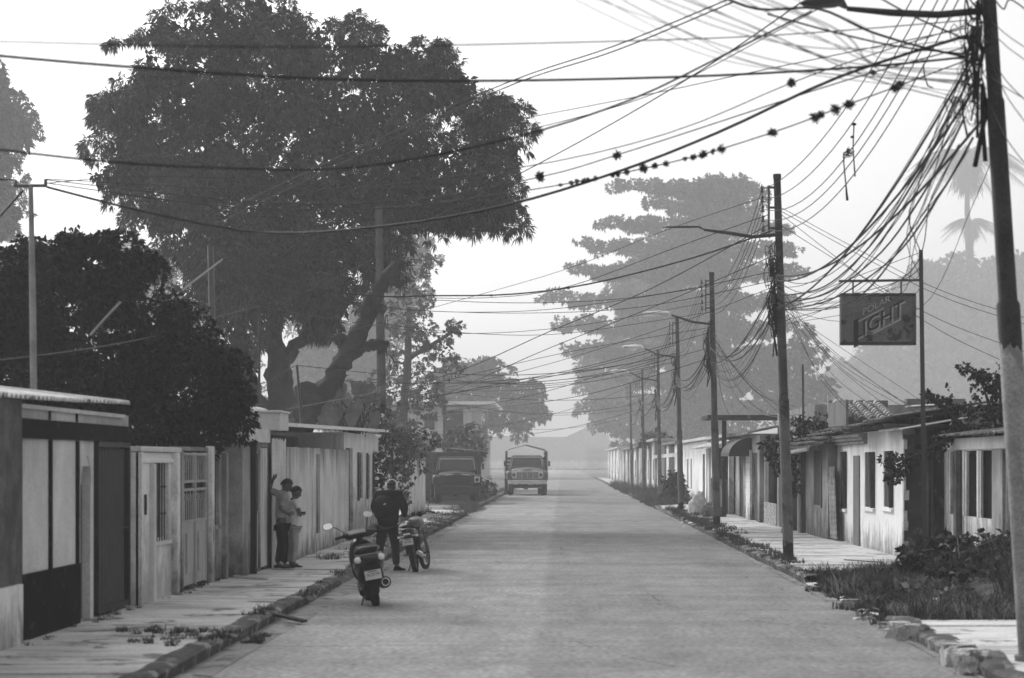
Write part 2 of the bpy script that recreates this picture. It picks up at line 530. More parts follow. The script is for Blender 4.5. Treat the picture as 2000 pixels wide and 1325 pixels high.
def field(n, fx, fy, z, r, c, h0, h1):
    for i in range(n):
        x, y = fx(), fy()
        cl = .5 + .5 * sin(x * 2.3 + 1.1 * y) * cos(y * 1.7 - x)          # clumpy, with bare patches
        if rnd.random() > .25 + cl: continue
        t = (x, y, z, r, c * (.4 + cl), rnd.uniform(h0, h1) * (.55 + .7 * cl))
        (DRY if rnd.random() < .22 else T).append(t)
field(230, lambda: rnd.uniform(4.25, 6.9), lambda: 39.3 + rnd.gauss(0, 0.55), 0, .2, 60, .12, .42)
field(150, lambda: 4.8 + rnd.gauss(0, .3), lambda: 34.4 + rnd.gauss(0, 1.0), 0, .2, 60, .12, .46)
field(260, lambda: rnd.uniform(4.5, 8.6), lambda: rnd.uniform(28.7, 33.0), .02, .24, 60, .05, .36)
field(130, lambda: rnd.uniform(6.4, 9.2), lambda: rnd.uniform(32, 38), .1, .3, 60, .25, .8)
field(110, lambda: 4.22 + rnd.gauss(0, .14), lambda: rnd.uniform(28.5, 40), 0, .14, 34, .05, .22)
field(40, lambda: 6.0 + rnd.random() * 1.2, lambda: 23 + rnd.uniform(-.5, .5), .12, .2, 60, .1, .35)
field(30, lambda: rnd.uniform(5.0, 8), lambda: 28.35 + rnd.gauss(0, .12), .1, .15, 50, .06, .2)
blades('grass', mat('grass_dry', 0.24, var=0.3, scale=2, island=0.5, rough=0.7, trans=0.2), DRY, 'dry pale grass stems among the right verge weeds', 4, 0.007)
blades('grass', M_grass, T, 'dense weeds on the rough verge before the low house', 3, 0.009)

# stones and rubble
def rock(cx, cy, cz, r, seed, sq=(1, 1, 0.8), m=None, sub=1):
    rng = np.random.RandomState(seed)
    bm = bmesh.new(); bmesh.ops.create_icosphere(bm, subdivisions=3, radius=1.0)
    off = rng.randn(4, 3)
    for v in bm.verts:
        d = Vector(v.co).normalized()
        k = 1.0
        for q in range(4):
            k += 0.14 * sin(3.1 * (q + 1) * d.dot(Vector(off[q])) + q)
        # flatten into a broken block
        c = Vector((max(-0.72, min(0.72, d.x * k)), max(-0.72, min(0.72, d.y * k)), max(-0.7, min(0.7, d.z * k))))
        v.co = Vector((c.x * sq[0] * r, c.y * sq[1] * r, c.z * sq[2] * r))
    me = bpy.data.meshes.new('rock'); bm.to_mesh(me); bm.free()
    me.polygons.foreach_set('use_smooth', [False] * len(me.polygons))
    o = bpy.data.objects.new('rock', me); COL.objects.link(o); me.materials.append(m or M_stone)
    o.location = (cx, cy, cz); o.rotation_euler = (0, 0, rng.rand() * 3)
    return o
M_stone = mat('broken_concrete', 0.42, var=0.5, scale=3.0, fine=0.3, spots=0.3, spotc=0.12, bump=0.8, bscale=18)
def gp(px, py, z=0.0):
    y = F * (CAMH - z) / (py - 903.0)
    return XY(px, y), y
for i, (px, py, r, lab) in enumerate([
    (1757, 1245, 0.20, 'upright pale rock at the corner of the weeds'),
    (1785, 1252, 0.21, 'squat pale rock beside the upright corner rock'),
    (1873, 1300, 0.24, 'pale broken kerb lump near the apron edge'),
    (1912, 1318, 0.27, 'largest broken kerb lump below the apron'),
    (1668, 1190, 0.15, 'grey stone inside the roadside weeds'),
    (1728, 1228, 0.09, 'small white stone at the weedy road edge'),
    (1652, 1186, 0.12, 'pale rubble piece touching the grey stone')]):
    x, y = gp(px, py)
    o = rock(x, y, r * 0.35, r, 30 + i)
    setp(o, lab, 'rock', 'broken stones along the right road edge')
M_litterp = mat('litter_paper', 0.7, var=0.3, scale=6, rough=0.6)
rnd = random.Random(77)
lit = MB()
for (px, py, n, s) in ((1580, 1150, 5, .09), (1690, 1205, 8, .08), (1630, 1178, 4, .07), (1350, 1025, 6, .09), (1420, 1022, 6, .09), (1245, 972, 5, .12), (1735, 1235, 5, .05), (1500, 1085, 4, .04), (860, 1060, 3, .05)):
    for k in range(n):
        x, y = gp(px + rnd.uniform(-22, 22), py + rnd.uniform(-4, 4), .1)
        c = Vector((x, y, 0.10 + rnd.random() * .08)); u = Vector((rnd.uniform(-1, 1), rnd.uniform(-1, 1), rnd.uniform(-.3, .3))) * s
        v2 = Vector((rnd.uniform(-1, 1), rnd.uniform(-1, 1), rnd.uniform(.1, .6))) * s * .7
        lit.add([c - u, c + v2, c + u, c - v2 + Vector((0, 0, s * .3))], [(0, 1, 2, 3)])
setp(lit.build('litter', M_litterp), 'scraps of pale litter along the right kerb', None, kind='stuff')
bd = MB()
x, y = gp(560, 1222)
q = MB((x, y, 0)); q.obox((x - .12, y + .35, 0.10), (0.75, 0.12, 0.035), Matrix.Rotation(radians(-28), 3, 'Z') @ Matrix.Rotation(radians(9), 3, 'Y'))
setp(q.build('plank', mat('old_plank', 0.05, var=.4, scale=5), bevel=.004), 'short dark plank leaning off the left kerb into the gutter', 'plank')
q = MB((-5.0, 37.2, 0)); q.tube([(-5.35, 37.5, .19), (-4.75, 37.1, .17)], .025, 8)
setp(q.build('pipe', mat('pale_pipe', .55)), 'short pale pipe lying on the pavement near the gates', 'pipe')
# ================================================================== buildings
W_white = mat('wall_whitewash', 0.82, var=0.10, scale=1.1, fine=0.06, dripc=0.16, top=(2.9, .5), splash=0.85, bump=0.15)
W_cream = mat('wall_pale_plaster', 0.76, var=0.16, scale=1.3, drip=0.25, dripc=0.16, splash=0.4, bump=0.2)
W_panel = mat('wall_painted_panel', 0.66, var=0.16, scale=1.5, dripc=0.14, top=(2.95, .5), bump=0.2)
W_grey = mat('wall_grey_plaster', 0.36, var=0.28, scale=1.4, drip=0.12, top=(2.6, .6), dripc=0.06, splash=0.5, bump=0.3)
W_dirty = mat('wall_mossy_plaster', 0.11, var=0.5, scale=3.0, fine=.3, drip=.3, dripc=.04, bump=0.3)
W_stain = mat('wall_rain_stained', 0.64, var=0.22, scale=1.2, drip=0.12, dripc=0.04, top=(2.75, .85), splash=1.0, bump=0.25)
W_dark = mat('wall_dark', 0.045, var=0.5, scale=2.0, spots=0.25, spotc=0.13, bump=0.5)
W_band = mat('paint_dark_band', 0.009, var=0.4, scale=2.5, spec=.05, spots=.1, spotc=.04)
W_block = mat('wall_concrete_block', 0.30, var=0.25, scale=2, drip=0.3, dripc=0.1, bump=0.4)
M_black = mat('black_and_room_shade', 0.015, var=0.2)  # plain black; on sheets in openings it stands for unlit rooms
M_steel = mat('gate_steel', 0.04, var=0.35, scale=2, drip=0.4, dripc=0.03, rough=0.55, spec=.5)
M_door = mat('door_grey_paint', 0.38, var=0.2, scale=2, drip=0.35, dripc=0.1, rough=0.6)
M_shut = mat('shutter_wood', 0.045, var=0.3, scale=4, rough=0.7)
M_frame = mat('frame_pale', 0.62, var=0.15, scale=3)
M_zinc = mat('zinc_roof', 0.62, var=0.2, scale=1.5, drip=0.2, dripc=0.25, rough=0.5, spots=.2, spotc=.3)
M_rust = mat('rusty_sheet', 0.20, var=0.5, scale=1.3, spots=0.4, spotc=0.06, rough=0.65)
M_tile = mat('clay_tile', 0.17, var=0.5, scale=3, fine=0.3, spots=0.4, spotc=0.05)
M_wood = mat('weathered_timber', 0.10, var=0.4, scale=3, fine=0.3)
M_glassd = mat('dark_glass', 0.02, rough=0.15, spec=0.6, var=.1)

def wall_cells(b, s, X, t, y0, y1, z0, z1, opens):
    """street-facing wall of thickness t (inward sign s) with rectangular openings (ya, yb, za, zb)"""
    ys = sorted({y0, y1, *[min(max(v, y0), y1) for o in opens for v in o[:2]]})
    for a, c in zip(ys, ys[1:]):
        if c - a < 1e-4: continue
        mid = (a + c) / 2
        cuts = sorted([(o[2], o[3]) for o in opens if o[0] - 1e-6 <= mid <= o[1] + 1e-6])
        z = z0
        for za, zb in cuts:
            if za > z + 1e-4: b.box(X, X + s * t, a, c, z, za)
            z = max(z, zb)
        if z < z1 - 1e-4: b.box(X, X + s * t, a, c, z, z1)

def corrug(b, x0, x1, ya, yb, z0, z1, amp=0.03, pitch=0.18, zy=0.0, th=0.012, along='x', seed=0):
    """corrugated sheet from x0 (height z0) to x1 (height z1); waves across y; zy = extra height at yb"""
    rnd = random.Random(seed)
    n = max(4, int(abs(yb - ya) / pitch * 6))
    vs, fs = [], []
    for i in range(n + 1):
        u = i / n; y = ya + (yb - ya) * u
        dz = amp * sin(2 * pi * y / pitch)
        jx = 0.04 * sin(y * 1.7 + seed) + (0.03 if int(y / 0.8) % 2 else 0)
        for (x, z) in ((x0 + (jx if x0 < x1 else -jx), z0), (x1, z1)):
            vs += [(x, y, z + dz + zy * u), (x, y, z + dz - th + zy * u)]
    for i in range(n):
        a, c = 4 * i, 4 * (i + 1)
        fs += [(a, a+2, c+2, c), (a+1, c+1, c+3, a+3), (a, c, c+1, a+1), (a+2, a+3, c+3, c+2)]
    fs += [(0, 1, 3, 2), (4*n, 4*n+2, 4*n+3, 4*n+1)]
    return b.add(vs, fs)

class House:
    def __init__(s, name, label, side, X, y0, y1, depth, h, mat_, opens=(), t=0.18, z0=0.0, roof=None, back=True, mat_side=None, group=None):
        s.s = -1 if side == 'L' else 1
        s.X, s.y0, s.y1, s.h, s.t = X, y0, y1, h, t
        s.o = Vector((X, (y0 + y1) / 2, 0))
        s.root = thing(name, label, 'house', s.o, group=group)
        b = s.mb()
        wall_cells(b, s.s, X, t, y0, y1, z0, h, opens)
        s.wall = b.build('wall', mat_, s.root)
        b = s.mb()
        xi, xo = X + s.s * t, X + s.s * depth
        if back:
            b.box(xi + s.s*.002, xo, y0 + .004, y0 + t, z0, h - .004); b.box(xi + s.s*.002, xo, y1 - t, y1 - .004, z0, h - .004)
            b.box(xo, xo + s.s * t, y0, y1, z0, h)
            b.box(xi, xo, y0 + t, y1 - t, h - 0.12, h - 0.02)
            b.build('side_wall', mat_side or mat_, s.root)
    def mb(s): return MB(s.o)
    def part(s, name, mat_, fn, bevel=0, smooth=False, label=None, parent=None):
        b = s.mb(); fn(b); o = b.build(name, mat_, parent or s.root, bevel=bevel, smooth=smooth)
        if label: o['label'] = label
        return o
    def pbox(s, name, mat_, a, c, za, zb, out=0.02, inn=0.05, bevel=0, label=None, parent=None):
        """box on the facade: out = how far it stands proud of the wall, inn = how deep it reaches in"""
        return s.part(name, mat_, lambda b: b.box(s.X - s.s * out, s.X + s.s * inn, a, c, za, zb), bevel, label=label, parent=parent)
    def window(s, a, c, za, zb, bars=0, cross=0, frame=M_frame, pane=M_glassd, barmat=M_steel, fw=0.04, rec=0.1):
        X = s.X; k = s.s
        def fr(b):
            b.box(X + k*(rec-.03), X + k*(rec+.03), a, a + fw, za, zb); b.box(X + k*(rec-.03), X + k*(rec+.03), c - fw, c, za, zb)
            b.box(X + k*(rec-.03), X + k*(rec+.03), a + fw, c - fw, za, za + fw); b.box(X + k*(rec-.03), X + k*(rec+.03), a + fw, c - fw, zb - fw, zb)
        f = s.part('window', frame, fr)
        s.part('pane', pane, lambda b: b.box(X + k*(rec+.035), X + k*(rec+.05), a + .003, c - .003, za + .003, zb - .003), parent=f)
        if bars:
            def br(b):
                for i in range(bars):
                    y = a + (c - a) * (i + 1) / (bars + 1)
                    b.box(X + k*.02, X + k*.035, y - .008, y + .008, za, zb)
                for i in range(cross):
                    z = za + (zb - za) * (i + 1) / (cross + 1)
                    b.box(X + k*.036, X + k*.05, a, c, z - .012, z + .012)
            s.part('grille', barmat, br, parent=f)
        return f

def yl(px, X): return X * F / (px - 1099.0)      # depth at which a street wall at X crosses column px

# ---------------- left side
# nearest plaster house, only its far end is in frame
h = House('plaster_house', 'peeling dark grey plaster house at the left edge under the tin eave', 'L', -5.66, 17.5, 24.12, 5, 2.70, W_dirty)
h.part('plinth', W_white, lambda b: b.box(-5.62, -5.70, 17.6, 24.0, 0, 0.78))
h.part('roof', M_zinc, lambda b: corrug(b, -5.53, -10.6, 17.3, 24.12, 2.735, 3.3, .022, .16))
# light panelled house with arch and steel gate
X = -5.72
ya, yb = 24.14, 30.35
h = House('panelled_house', 'pale panelled house with black dado, dark band and tall folded steel gate', 'L', X, ya, yb, 5, 2.66, W_panel,
          [(27.32, 27.90, 0, 2.0), (28.1, 30.2, 0, 2.3)])
h.pbox('dado', W_band, ya + .02, 27.2, 0, 0.86, 0.03, 0.0)
for py_ in (ya + .03, 25.62, 27.05):
    h.pbox('pilaster', W_band, py_, py_ + 0.10, 0.862, 2.30, 0.03, 0.0)
    h.pbox('pilaster', W_band, py_, py_ + 0.06, 2.52, 2.655, 0.02, 0.0)
h.pbox('band', W_band, ya + .02, yb - .02, 2.305, 2.515, 0.035, 0.0)
def arch(b):
    yc, r = 27.61, 0.29
    pts = [(27.32, 0.0), (27.32, 1.78)] + [(yc - r * cos(a), 1.78 + r * 1.25 * sin(a)) for a in [pi * i / 12 for i in range(1, 12)]] + [(27.90, 1.78), (27.90, 0.0)]
    b.prism(pts, X - .10, X - .14, 'x')
h.part('arched_door', mat('arch_grey', .10, var=.3, drip=.4, dripc=.04), arch)
def archtop(b):
    yc, r = 27.61, 0.29
    arc = [(yc - r * cos(a), 1.78 + r * 1.2 * sin(a)) for a in [pi * i / 14 for i in range(15)]]
    arc = [(p, min(q, 2.12)) for p, q in arc]
    pts = [(27.318, 1.78)] + arc[1:-1] + [(27.902, 1.78), (27.902, 2.12), (27.318, 2.12)]
    b.prism(pts[:], X + .012, X - .16, 'x')
h.part('arch_surround', W_panel, archtop)
def gate(b):
    n = 84; vs = []; fs = []
    rnd = random.Random(4)
    for i in range(n + 1):
        u = i / n; y = 28.22 + (30.08 - 28.22) * u
        d = 0.075 * (0.5 + 0.5 * sin(2 * pi * u * 8.5 + 0.6 * sin(u * 7))) + .008 * sin(u * 50)
        for z in (0.26, 1.2, 2.22):
            vs.append((X + 0.02 - d * (1.25 if z == 1.2 else 1), y, z))
    for i in range(n):
        for k in range(2):
            a = 3*i + k; fs.append((a, a+3, a+4, a+1))
    b.add(vs, fs)
    b.box(X - .08, X - .07, 28.15, 30.15, 0.2, 2.25)
g = h.part('gate', M_steel, gate, smooth=True, label='tall folded dark steel gate')
def gfr(b):
    for a, c in ((28.12, 28.2), (30.1, 30.18)): b.box(X + .06, X - .06, a, c, 0.18, 2.31)
    b.box(X + .055, X - .055, 28.2, 30.1, 2.24, 2.30); b.box(X + .055, X - .055, 28.2, 30.1, 0.19, 0.26)
    b.box(X + .045, X + .03, 28.2, 30.1, 1.2, 1.215)
h.part('gate_frame', mat('gate_frame_black', .03, rough=.5), gfr, parent=g)
h.part('roof', M_zinc, lambda b: corrug(b, X + .16, -10.8, ya + .01, 29.9, 2.735, 3.35, .022, .16, 0.09))
h.part('eave_board', M_frame, lambda b: b.box(X + .01, X + .05, ya + .02, 29.9, 2.62, 2.665))

# small white-fronted house
X = -5.60
ya, yb = 30.4, 33.55
h = House('white_fronted_house', 'small smooth white house front with barred window beside the steel gate', 'L', X, ya, yb, 3.5, 2.18, mat('wall_bright', .82, var=.06, dripc=.35, splash=.35),
          [(31.55, 32.75, 0.95, 2.08)])
h.part('cornice', M_frame, lambda b: b.box(X + .05, X - 3.4, ya - .02, yb + .02, 2.19, 2.26), bevel=.01)
h.part('cornice_lip', mat('wall_bright', .78), lambda b: b.box(X + .03, X - .05, ya + .01, yb - .4, 2.04, 2.10), bevel=.01)
h.part('pillar', mat('wall_bright', .78), lambda b: b.box(X + .05, X - .04, ya, ya + .09, 0, 2.185), bevel=.008)
h.part('pillar', M_frame, lambda b: b.box(X + .07, X - .04, 31.22, 31.38, 0, 2.03), bevel=.008)
h.part('pillar', W_cream, lambda b: b.box(X + .09, X - .04, 32.98, 33.2, 0, 2.185), bevel=.008)
h.part('house_number_plate', M_black, lambda b: b.box(X + .075, X + .05, 30.55, 30.62, 1.35, 1.62))
f = h.window(31.55, 32.75, 0.95, 2.08, 5, 2)
h.part('sill', M_frame, lambda b: b.box(X + .04, X - .1, 31.5, 32.8, 0.90, 0.948), parent=f)

# gate with grille
X = -5.55
ya, yb = 33.6, 38.1
h = House('gated_house', 'grey house front with a grille-topped double gate and narrow window', 'L', X, ya, yb, 4, 2.28, W_grey,
          [(33.75, 36.0, 0.15, 2.22), (36.55, 37.2, 1.05, 2.1)])
def gg(b):
    for a, c in ((33.78, 34.86), (34.9, 35.98)):
        b.box(X - .02, X - .05, a, c, 0.22, 1.15)
        for y in (a, c - .05): b.box(X - .005, X - .05, y, y + .05, 0.2, 2.2)
        for z in (1.15, 1.62, 1.74, 2.15): b.box(X - .004, X - .05, a + .05, c - .05, z, z + .04)
        b.box(X, X - .02, a + .25, c - .25, 0.4, 1.0)
g = h.part('gate', M_door, gg, bevel=.004, label='grey metal double gate with grille top')
def gb(b):
    for a, c in ((33.83, 34.81), (34.95, 35.93)):
        n = 3
        for i in range(n + 1):
            y = a + (c - a) * i / n
            for z0_, z1_ in ((1.19, 1.62), (1.78, 2.15)): b.tube([(X - .025, y, z0_), (X - .025, y, z1_)], .006, 6)
            if i < n:
                for z0_ in (1.19, 1.78):
                    yy = y + (c - a) / n / 2
                    b.torus((X - .025, yy, z0_ + .33), .06, .004, n=12, m=4)
                    b.tube([(X - .025, yy, z0_), (X - .025, yy, z0_ + .28)], .006, 5)
h.part('grille', M_frame, gb, parent=g)
h.part('gate_shade_sheet', M_black, lambda b: b.box(X - .07, X - .08, 33.8, 35.96, 0.2, 2.2))  # black sheet added behind the grille, room shade put into its colour
h.window(36.55, 37.2, 1.05, 2.1, 2, 1)
h.part('pillar', W_cream, lambda b: b.box(X + .06, X - .04, 36.1, 36.35, 0, 2.3), bevel=.008)
h.part('pillar', W_grey, lambda b: b.box(X + .08, X - .04, 37.5, 37.75, 0, 2.2), bevel=.008)
h.part('sill', W_grey, lambda b: b.box(X + .05, X - .1, 36.5, 37.25, 0.98, 1.04))

# plain grey wall house, sheet door, board gate
X = -5.30
ya, yb = 36.2, 43.3
h = House('grey_walled_house', 'low grey walled house with tall sheet door and pale board gate', 'L', X, 38.15, 43.3, 4, 2.38, W_grey,
          [(39.45, 40.3, 0.2, 2.25), (40.45, 41.35, 0.15, 2.32)])
h.part('side_pier', mat('paint_black', .02), lambda b: b.box(X + .09, X - .05, 39.1, 39.28, 0, 2.6), bevel=.01)
d = h.part('door', M_door, lambda b: (b.box(X - .03, X - .06, 39.46, 40.29, .21, 1.15), b.box(X - .03, X - .06, 39.46, 40.29, 1.19, 2.24)), label='tall grey sheet metal door')
h.part('door_panel', mat('panel_dark', .07), lambda b: b.box(X - .02, X - .028, 39.5, 40.25, 1.2, 2.2), parent=d)
h.part('gate', mat('board_gate', .66, var=.12, drip=.3, dripc=.2), lambda b: [b.box(X + .01 * (i % 2), X - .05, 40.47 + i * .17, 40.63 + i * .17, .2, 2.3) for i in range(5)], bevel=.006, label='pale board gate')
h.part('fascia', M_frame, lambda b: b.box(X + .10, X - .1, 38.15, 41.0, 2.39, 2.62), bevel=.01)
M_board = mat('corrugated_board', .64, var=.15, drip=.45, dripc=.12)
def cb(b):
    vs, fs = [], []; n = 60
    for i in range(n + 1):
        y = 41.42 + (43.28 - 41.42) * i / n
        d = .04 * sin(2 * pi * i / n * 4.5)
        for z in (.14, 2.46 + .03 * sin(i * .9)): vs.append((X + .07 + d, y, z))
    for i in range(n): fs.append((2*i, 2*i+2, 2*i+3, 2*i+1))
    b.add(vs, fs)
h.part('sheet_panel', M_board, cb, smooth=True, label='upright pale fluted sheet beside the people')
# white water tank on the corner
t = thing('water_tank', 'white concrete water tank on the corner of the grey house roof', 'tank', (-5.5, 41.5, 2.62))
b = MB((-5.5, 41.5, 2.62)); b.box(-5.98, -5.02, 40.9, 42.2, 2.62, 2.93); b.box(-6.02, -4.99, 40.86, 42.24, 2.93, 2.97); b.build('tank_body', M_frame, t, bevel=.012)
b = MB((-5.5, 41.5, 2.62)); b.ell((-5.6, 41.5, 2.96), (.3, .3, .09)); b.build('lid', M_frame, t, smooth=True)
b = MB((-5.5, 41.5, 2.62)); b.box(-5.9, -5.75, 41.0, 42.1, 2.3, 2.62); b.build('stand', W_dark, t)

# rain-stained wall
X = -5.20
t = thing('garden_wall', 'long rain-streaked concrete wall behind the motorcycle', 'wall', (X, 50, 0))
def gw(b):
    rnd = random.Random(3); y = 43.5
    while y < 56.0:
        d = min(rnd.uniform(1.5, 2.8), 56.0 - y); b.hexa([(X - .15, y, 0), (X, y, 0), (X, y + d, 0), (X - .15, y + d, 0), (X - .15, y, 2.33), (X, y, 2.33), (X, y + d, 2.35), (X - .15, y + d, 2.35)]); y += d
b = MB((X, 50, 0)); gw(b); b.build('wall', W_stain, t)
for yy in (48.6,):
    b = MB((X, 50, 0)); b.box(X + .04, X - .1, yy, yy + .42, 0.55, 2.22); b.build('pillar', W_grey, t, bevel=.01)
h = House('tin_roofed_house', 'low house with thin bright tin roof edge behind the stained wall', 'L', -5.32, 56.05, 66.5, 6, 2.78, W_cream,
          [(56.5, 58.4, 0.15, 2.4), (59.9, 61.3, 1.1, 2.3), (62.6, 63.7, 1.1, 2.25), (64.6, 65.3, 1.1, 2.2)])
h.part('door', W_dark, lambda b: b.box(-5.40, -5.45, 56.5, 58.4, .15, 2.4), label='wide dark doorway')
for a, c in ((59.9, 61.3), (62.6, 63.7), (64.6, 65.3)):
    f = h.window(a, c, 1.1, 2.25, 3, 0, frame=M_shut)
    h.part('shutter', M_shut, lambda b: b.box(-5.30, -5.27, a - .25, a - .02, 1.05, 2.3), parent=f)
h.part('upper_wall', W_grey, lambda b: b.box(-6.6, -6.45, 44.2, 56.0, 0, 2.66))
h.part('roof', mat('white_roof_edge', .85, var=.05), lambda b: b.hexa([(-5.05, 44.0, 2.72), (-10.5, 44.0, 3.1), (-10.5, 67.3, 3.2), (-5.05, 67.3, 2.92), (-5.05, 44.0, 2.79), (-10.5, 44.0, 3.17), (-10.5, 67.3, 3.27), (-5.05, 67.3, 2.99)]), label='thin bright tin roof')
t = thing('garden_wall', 'short stained wall piece beyond the creeper, before the dark truck', 'wall', (-5.22, 83, 0))
b = MB((-5.22, 83, 0)); [b.box(-5.22, -5.4, 78 + i * 1.2, 79.2 + i * 1.2 - .01, 0, 2.2 + .04 * sin(i * 2.1)) for i in range(8)]; b.build('wall', W_stain, t)
# low houses behind the dark truck
h = House('block_house', 'low house with pale gable end post behind the dark truck', 'L', -8.6, 120, 140, 6, 3.3, W_white)
h.part('gable_post', M_frame, lambda b: b.box(-7.7, -7.3, 125, 126, 0, 3.9))
h.part('roof', M_rust, lambda b: corrug(b, -7.4, -15, 119, 140, 3.35, 4.2, .03, .3))
# two storey house
o = Vector((-7, 165, 0))
t = thing('two_storey_house', 'two-storey house with flat white roof slab above both trucks', 'house', o)
def B_(): return MB(o)
b = B_(); b.box(-13, -6.9, 160, 176, 0, 5.9); b.build('wall', W_cream, t)
b = B_(); b.box(-13.5, -4.65, 158, 177, 6.0, 6.22); b.build('roof', mat('white_roof_edge', .85), t)
b = B_(); b.box(-6.3, -5.6, 159, 160.2, 0, 5.98); b.build('column', W_white, t)
b = B_(); b.box(-8.3, -6.91, 159.9, 159.99, 3.3, 5.6); b.build('window', mat('pane_grey', .1), t)
b = B_(); b.box(-5.9, -4.75, 150, 151.2, 0, 3.55); b.build('annex_wall', W_white, t)
b = B_(); b.box(-9.6, -8.9, 159.9, 159.97, 4.3, 5.2); b.build('window', mat('pane_grey', .1), t)
# wooden shack between the trucks
h = House('timber_shack', 'slatted timber stall between the two trucks', 'L', -4.75, 124, 134, 3, 2.6, M_wood, [(125, 128, .9, 2.2), (129, 132, .9, 2.2)])
h.part('counter', M_frame, lambda b: b.box(-4.7, -4.6, 124.5, 133, .82, .9))
h.part('slat_panel', M_frame, lambda b: [b.box(-4.78, -4.80, y, y + .25, .9, 2.2) for y in (125.6, 126.6, 130, 131)])
h.part('roof', M_rust, lambda b: corrug(b, -4.35, -8, 123.5, 135, 2.65, 3.0, .03, .3))

# ---------------- right side
# low house with row of openings, half hidden by weeds
X = 7.5
h = House('low_veranda_house', 'low pale house with a row of tall dark openings behind the weed pile', 'R', X, 37.6, 45.3, 3.2, 2.5, W_cream,
          [(37.75, 38.95, 0.5, 2.26), (40.1, 41.35, 1.05, 2.26), (41.75, 42.8, 1.05, 2.26), (43.75, 44.6, 1.05, 2.26)], t=.05)
h.part('room_shade_sheet', M_black, lambda b: b.box(X + .35, X + .37, 37.7, 45.2, .2, 2.4))  # black plane behind the openings, painting the darkness of the room
h.part('beam', M_frame, lambda b: b.box(X - .05, X + .1, 37.6, 45.2, 2.28, 2.50), bevel=.012)
h.part('post', M_wood, lambda b: b.box(X - .12, X - .02, 43.25, 43.55, 0, 2.27), bevel=.01, label='dark timber post')
for yy in (41.45, 42.95, 44.75):
    h.part('post', M_frame, lambda b: b.box(X - .025, X + .03, yy, yy + .14, 1.05, 2.27), bevel=.005)
h.part('pier', W_grey, lambda b: b.box(X - .06, X + .1, 39.0, 39.95, 0, 2.27), bevel=.01)
h.part('post', M_steel, lambda b: b.tube([(X - .25, 45.25, 0), (X - .25, 45.25, 2.6)], .05, 8), smooth=True, label='iron pipe post')
h.part('post', M_wood, lambda b: b.tube([(X - .1, 37.7, 0), (X - .1, 37.7, 2.6)], .06, 8), smooth=True)
h.part('window_bar', M_frame, lambda b: b.box(X + .3, X + .33, 37.8, 39, 1.1, 1.14))
h.part('roof', M_rust, lambda b: corrug(b, X - .3, X + 3.4, 37.4, 45.4, 2.56, 3.0, .02, .2))
# dark block building behind
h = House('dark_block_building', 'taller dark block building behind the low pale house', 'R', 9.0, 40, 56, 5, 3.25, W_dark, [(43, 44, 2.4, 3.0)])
h.part('coping', M_rust, lambda b: b.box(8.9, 9.3, 39.9, 56.1, 3.252, 3.31))

# white-washed house
X = 6.72
def yr(px): return X * F / (px - 1099.0)
h = House('whitewashed_house', 'bright whitewashed house with dark shutters and patched tin roof', 'R', X, 45.6, 56.4, 0.9, 2.72, W_white,
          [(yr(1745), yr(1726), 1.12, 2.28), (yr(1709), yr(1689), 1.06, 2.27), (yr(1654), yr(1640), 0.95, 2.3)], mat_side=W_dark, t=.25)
for i, (p0, p1, z0_, z1_) in enumerate(((1745, 1726, 1.12, 2.28), (1709, 1689, 1.06, 2.27), (1654, 1640, .95, 2.3))):
    a, c = yr(p0), yr(p1)
    f = h.part('window', M_shut, lambda b: (b.box(X + .03, X + .07, a, c, z0_, z1_)), label='dark wooden window')
    h.part('shutter', M_shut, lambda b: b.obox((X - .05, a + .03, (z0_ + z1_) / 2), (.13, .035, z1_ - z0_), Matrix.Rotation(radians(18), 3, 'Z') @ Matrix.Rotation(radians(-3 if i != 1 else -2), 3, 'Y')), parent=f)
    h.part('sill', W_white, lambda b: b.box(X - .06, X + .05, a - .05, c + .05, z0_ - .08, z0_ - .01), parent=f)
h.part('door_jamb', mat('jamb_grey', .17, var=.2), lambda b: b.box(X - .035, X + .02, yr(1680), yr(1669), 0, 2.2), bevel=.008, label='grey painted door strip')
h.part('end_wall', W_dark, lambda b: b.box(X + .02, X + 1.0, 45.42, 45.59, 0, 2.6))  # end wall coloured darker than the street front
h.part('broken_corner', W_cream, lambda b: [b.box(X - .01, X + .06 + .05 * sin(i * 2.3), 45.38, 45.62, .1 + i * .2, .3 + i * .2 - .004) for i in range(12)], bevel=.01)
h.part('post', M_wood, lambda b: b.tube([(X + .42, 45.2, 0), (X + .42, 45.2, 2.7)], .055, 8), smooth=True, label='timber post')
h.part('cornice', mat('clay_edge', .25, var=.4), lambda b: [b.box(X - .08 - k * .05, X, 50.8, 56.3, 2.46 + k * .075, 2.53 + k * .075) for k in range(3)], bevel=.01)
def patched(b):
    # overlapping rusty sheets that slope to the street
    for k, (a, c, z, tilt, x0) in enumerate(((45.0, 48.2, 2.93, .30, 6.25), (47.9, 51.5, 2.86, .32, 6.2), (51.2, 54.8, 2.82, .3, 6.35), (54.5, 57, 2.78, .3, 6.4))):
        corrug(b, x0, 8.4, a, c, z, z + tilt * 1.1, .016, .15, -.03, seed=k)
h.part('roof', M_rust, patched)
h.part('roof_sheet', M_zinc, lambda b: corrug(b, 6.5, 7.9, 44.4, 47.6, 2.70, 2.93, .012, .15, seed=7), label='loose pale tin sheet')
h.part('roof_sheet', M_zinc, lambda b: corrug(b, 7.0, 7.7, 46.0, 47.5, 3.18, 3.22, .012, .15, seed=8), label='small bright tin patch')
for y in (45.1, 46.6, 48.2, 50.1, 52): h.part('rafter', M_wood, lambda b: b.box(6.3, 8.4, y, y + .08, 2.73, 2.80))
h.part('inner_wall', W_dark, lambda b: b.box(7.7, 7.9, 45.7, 56.3, 0, 3.0))
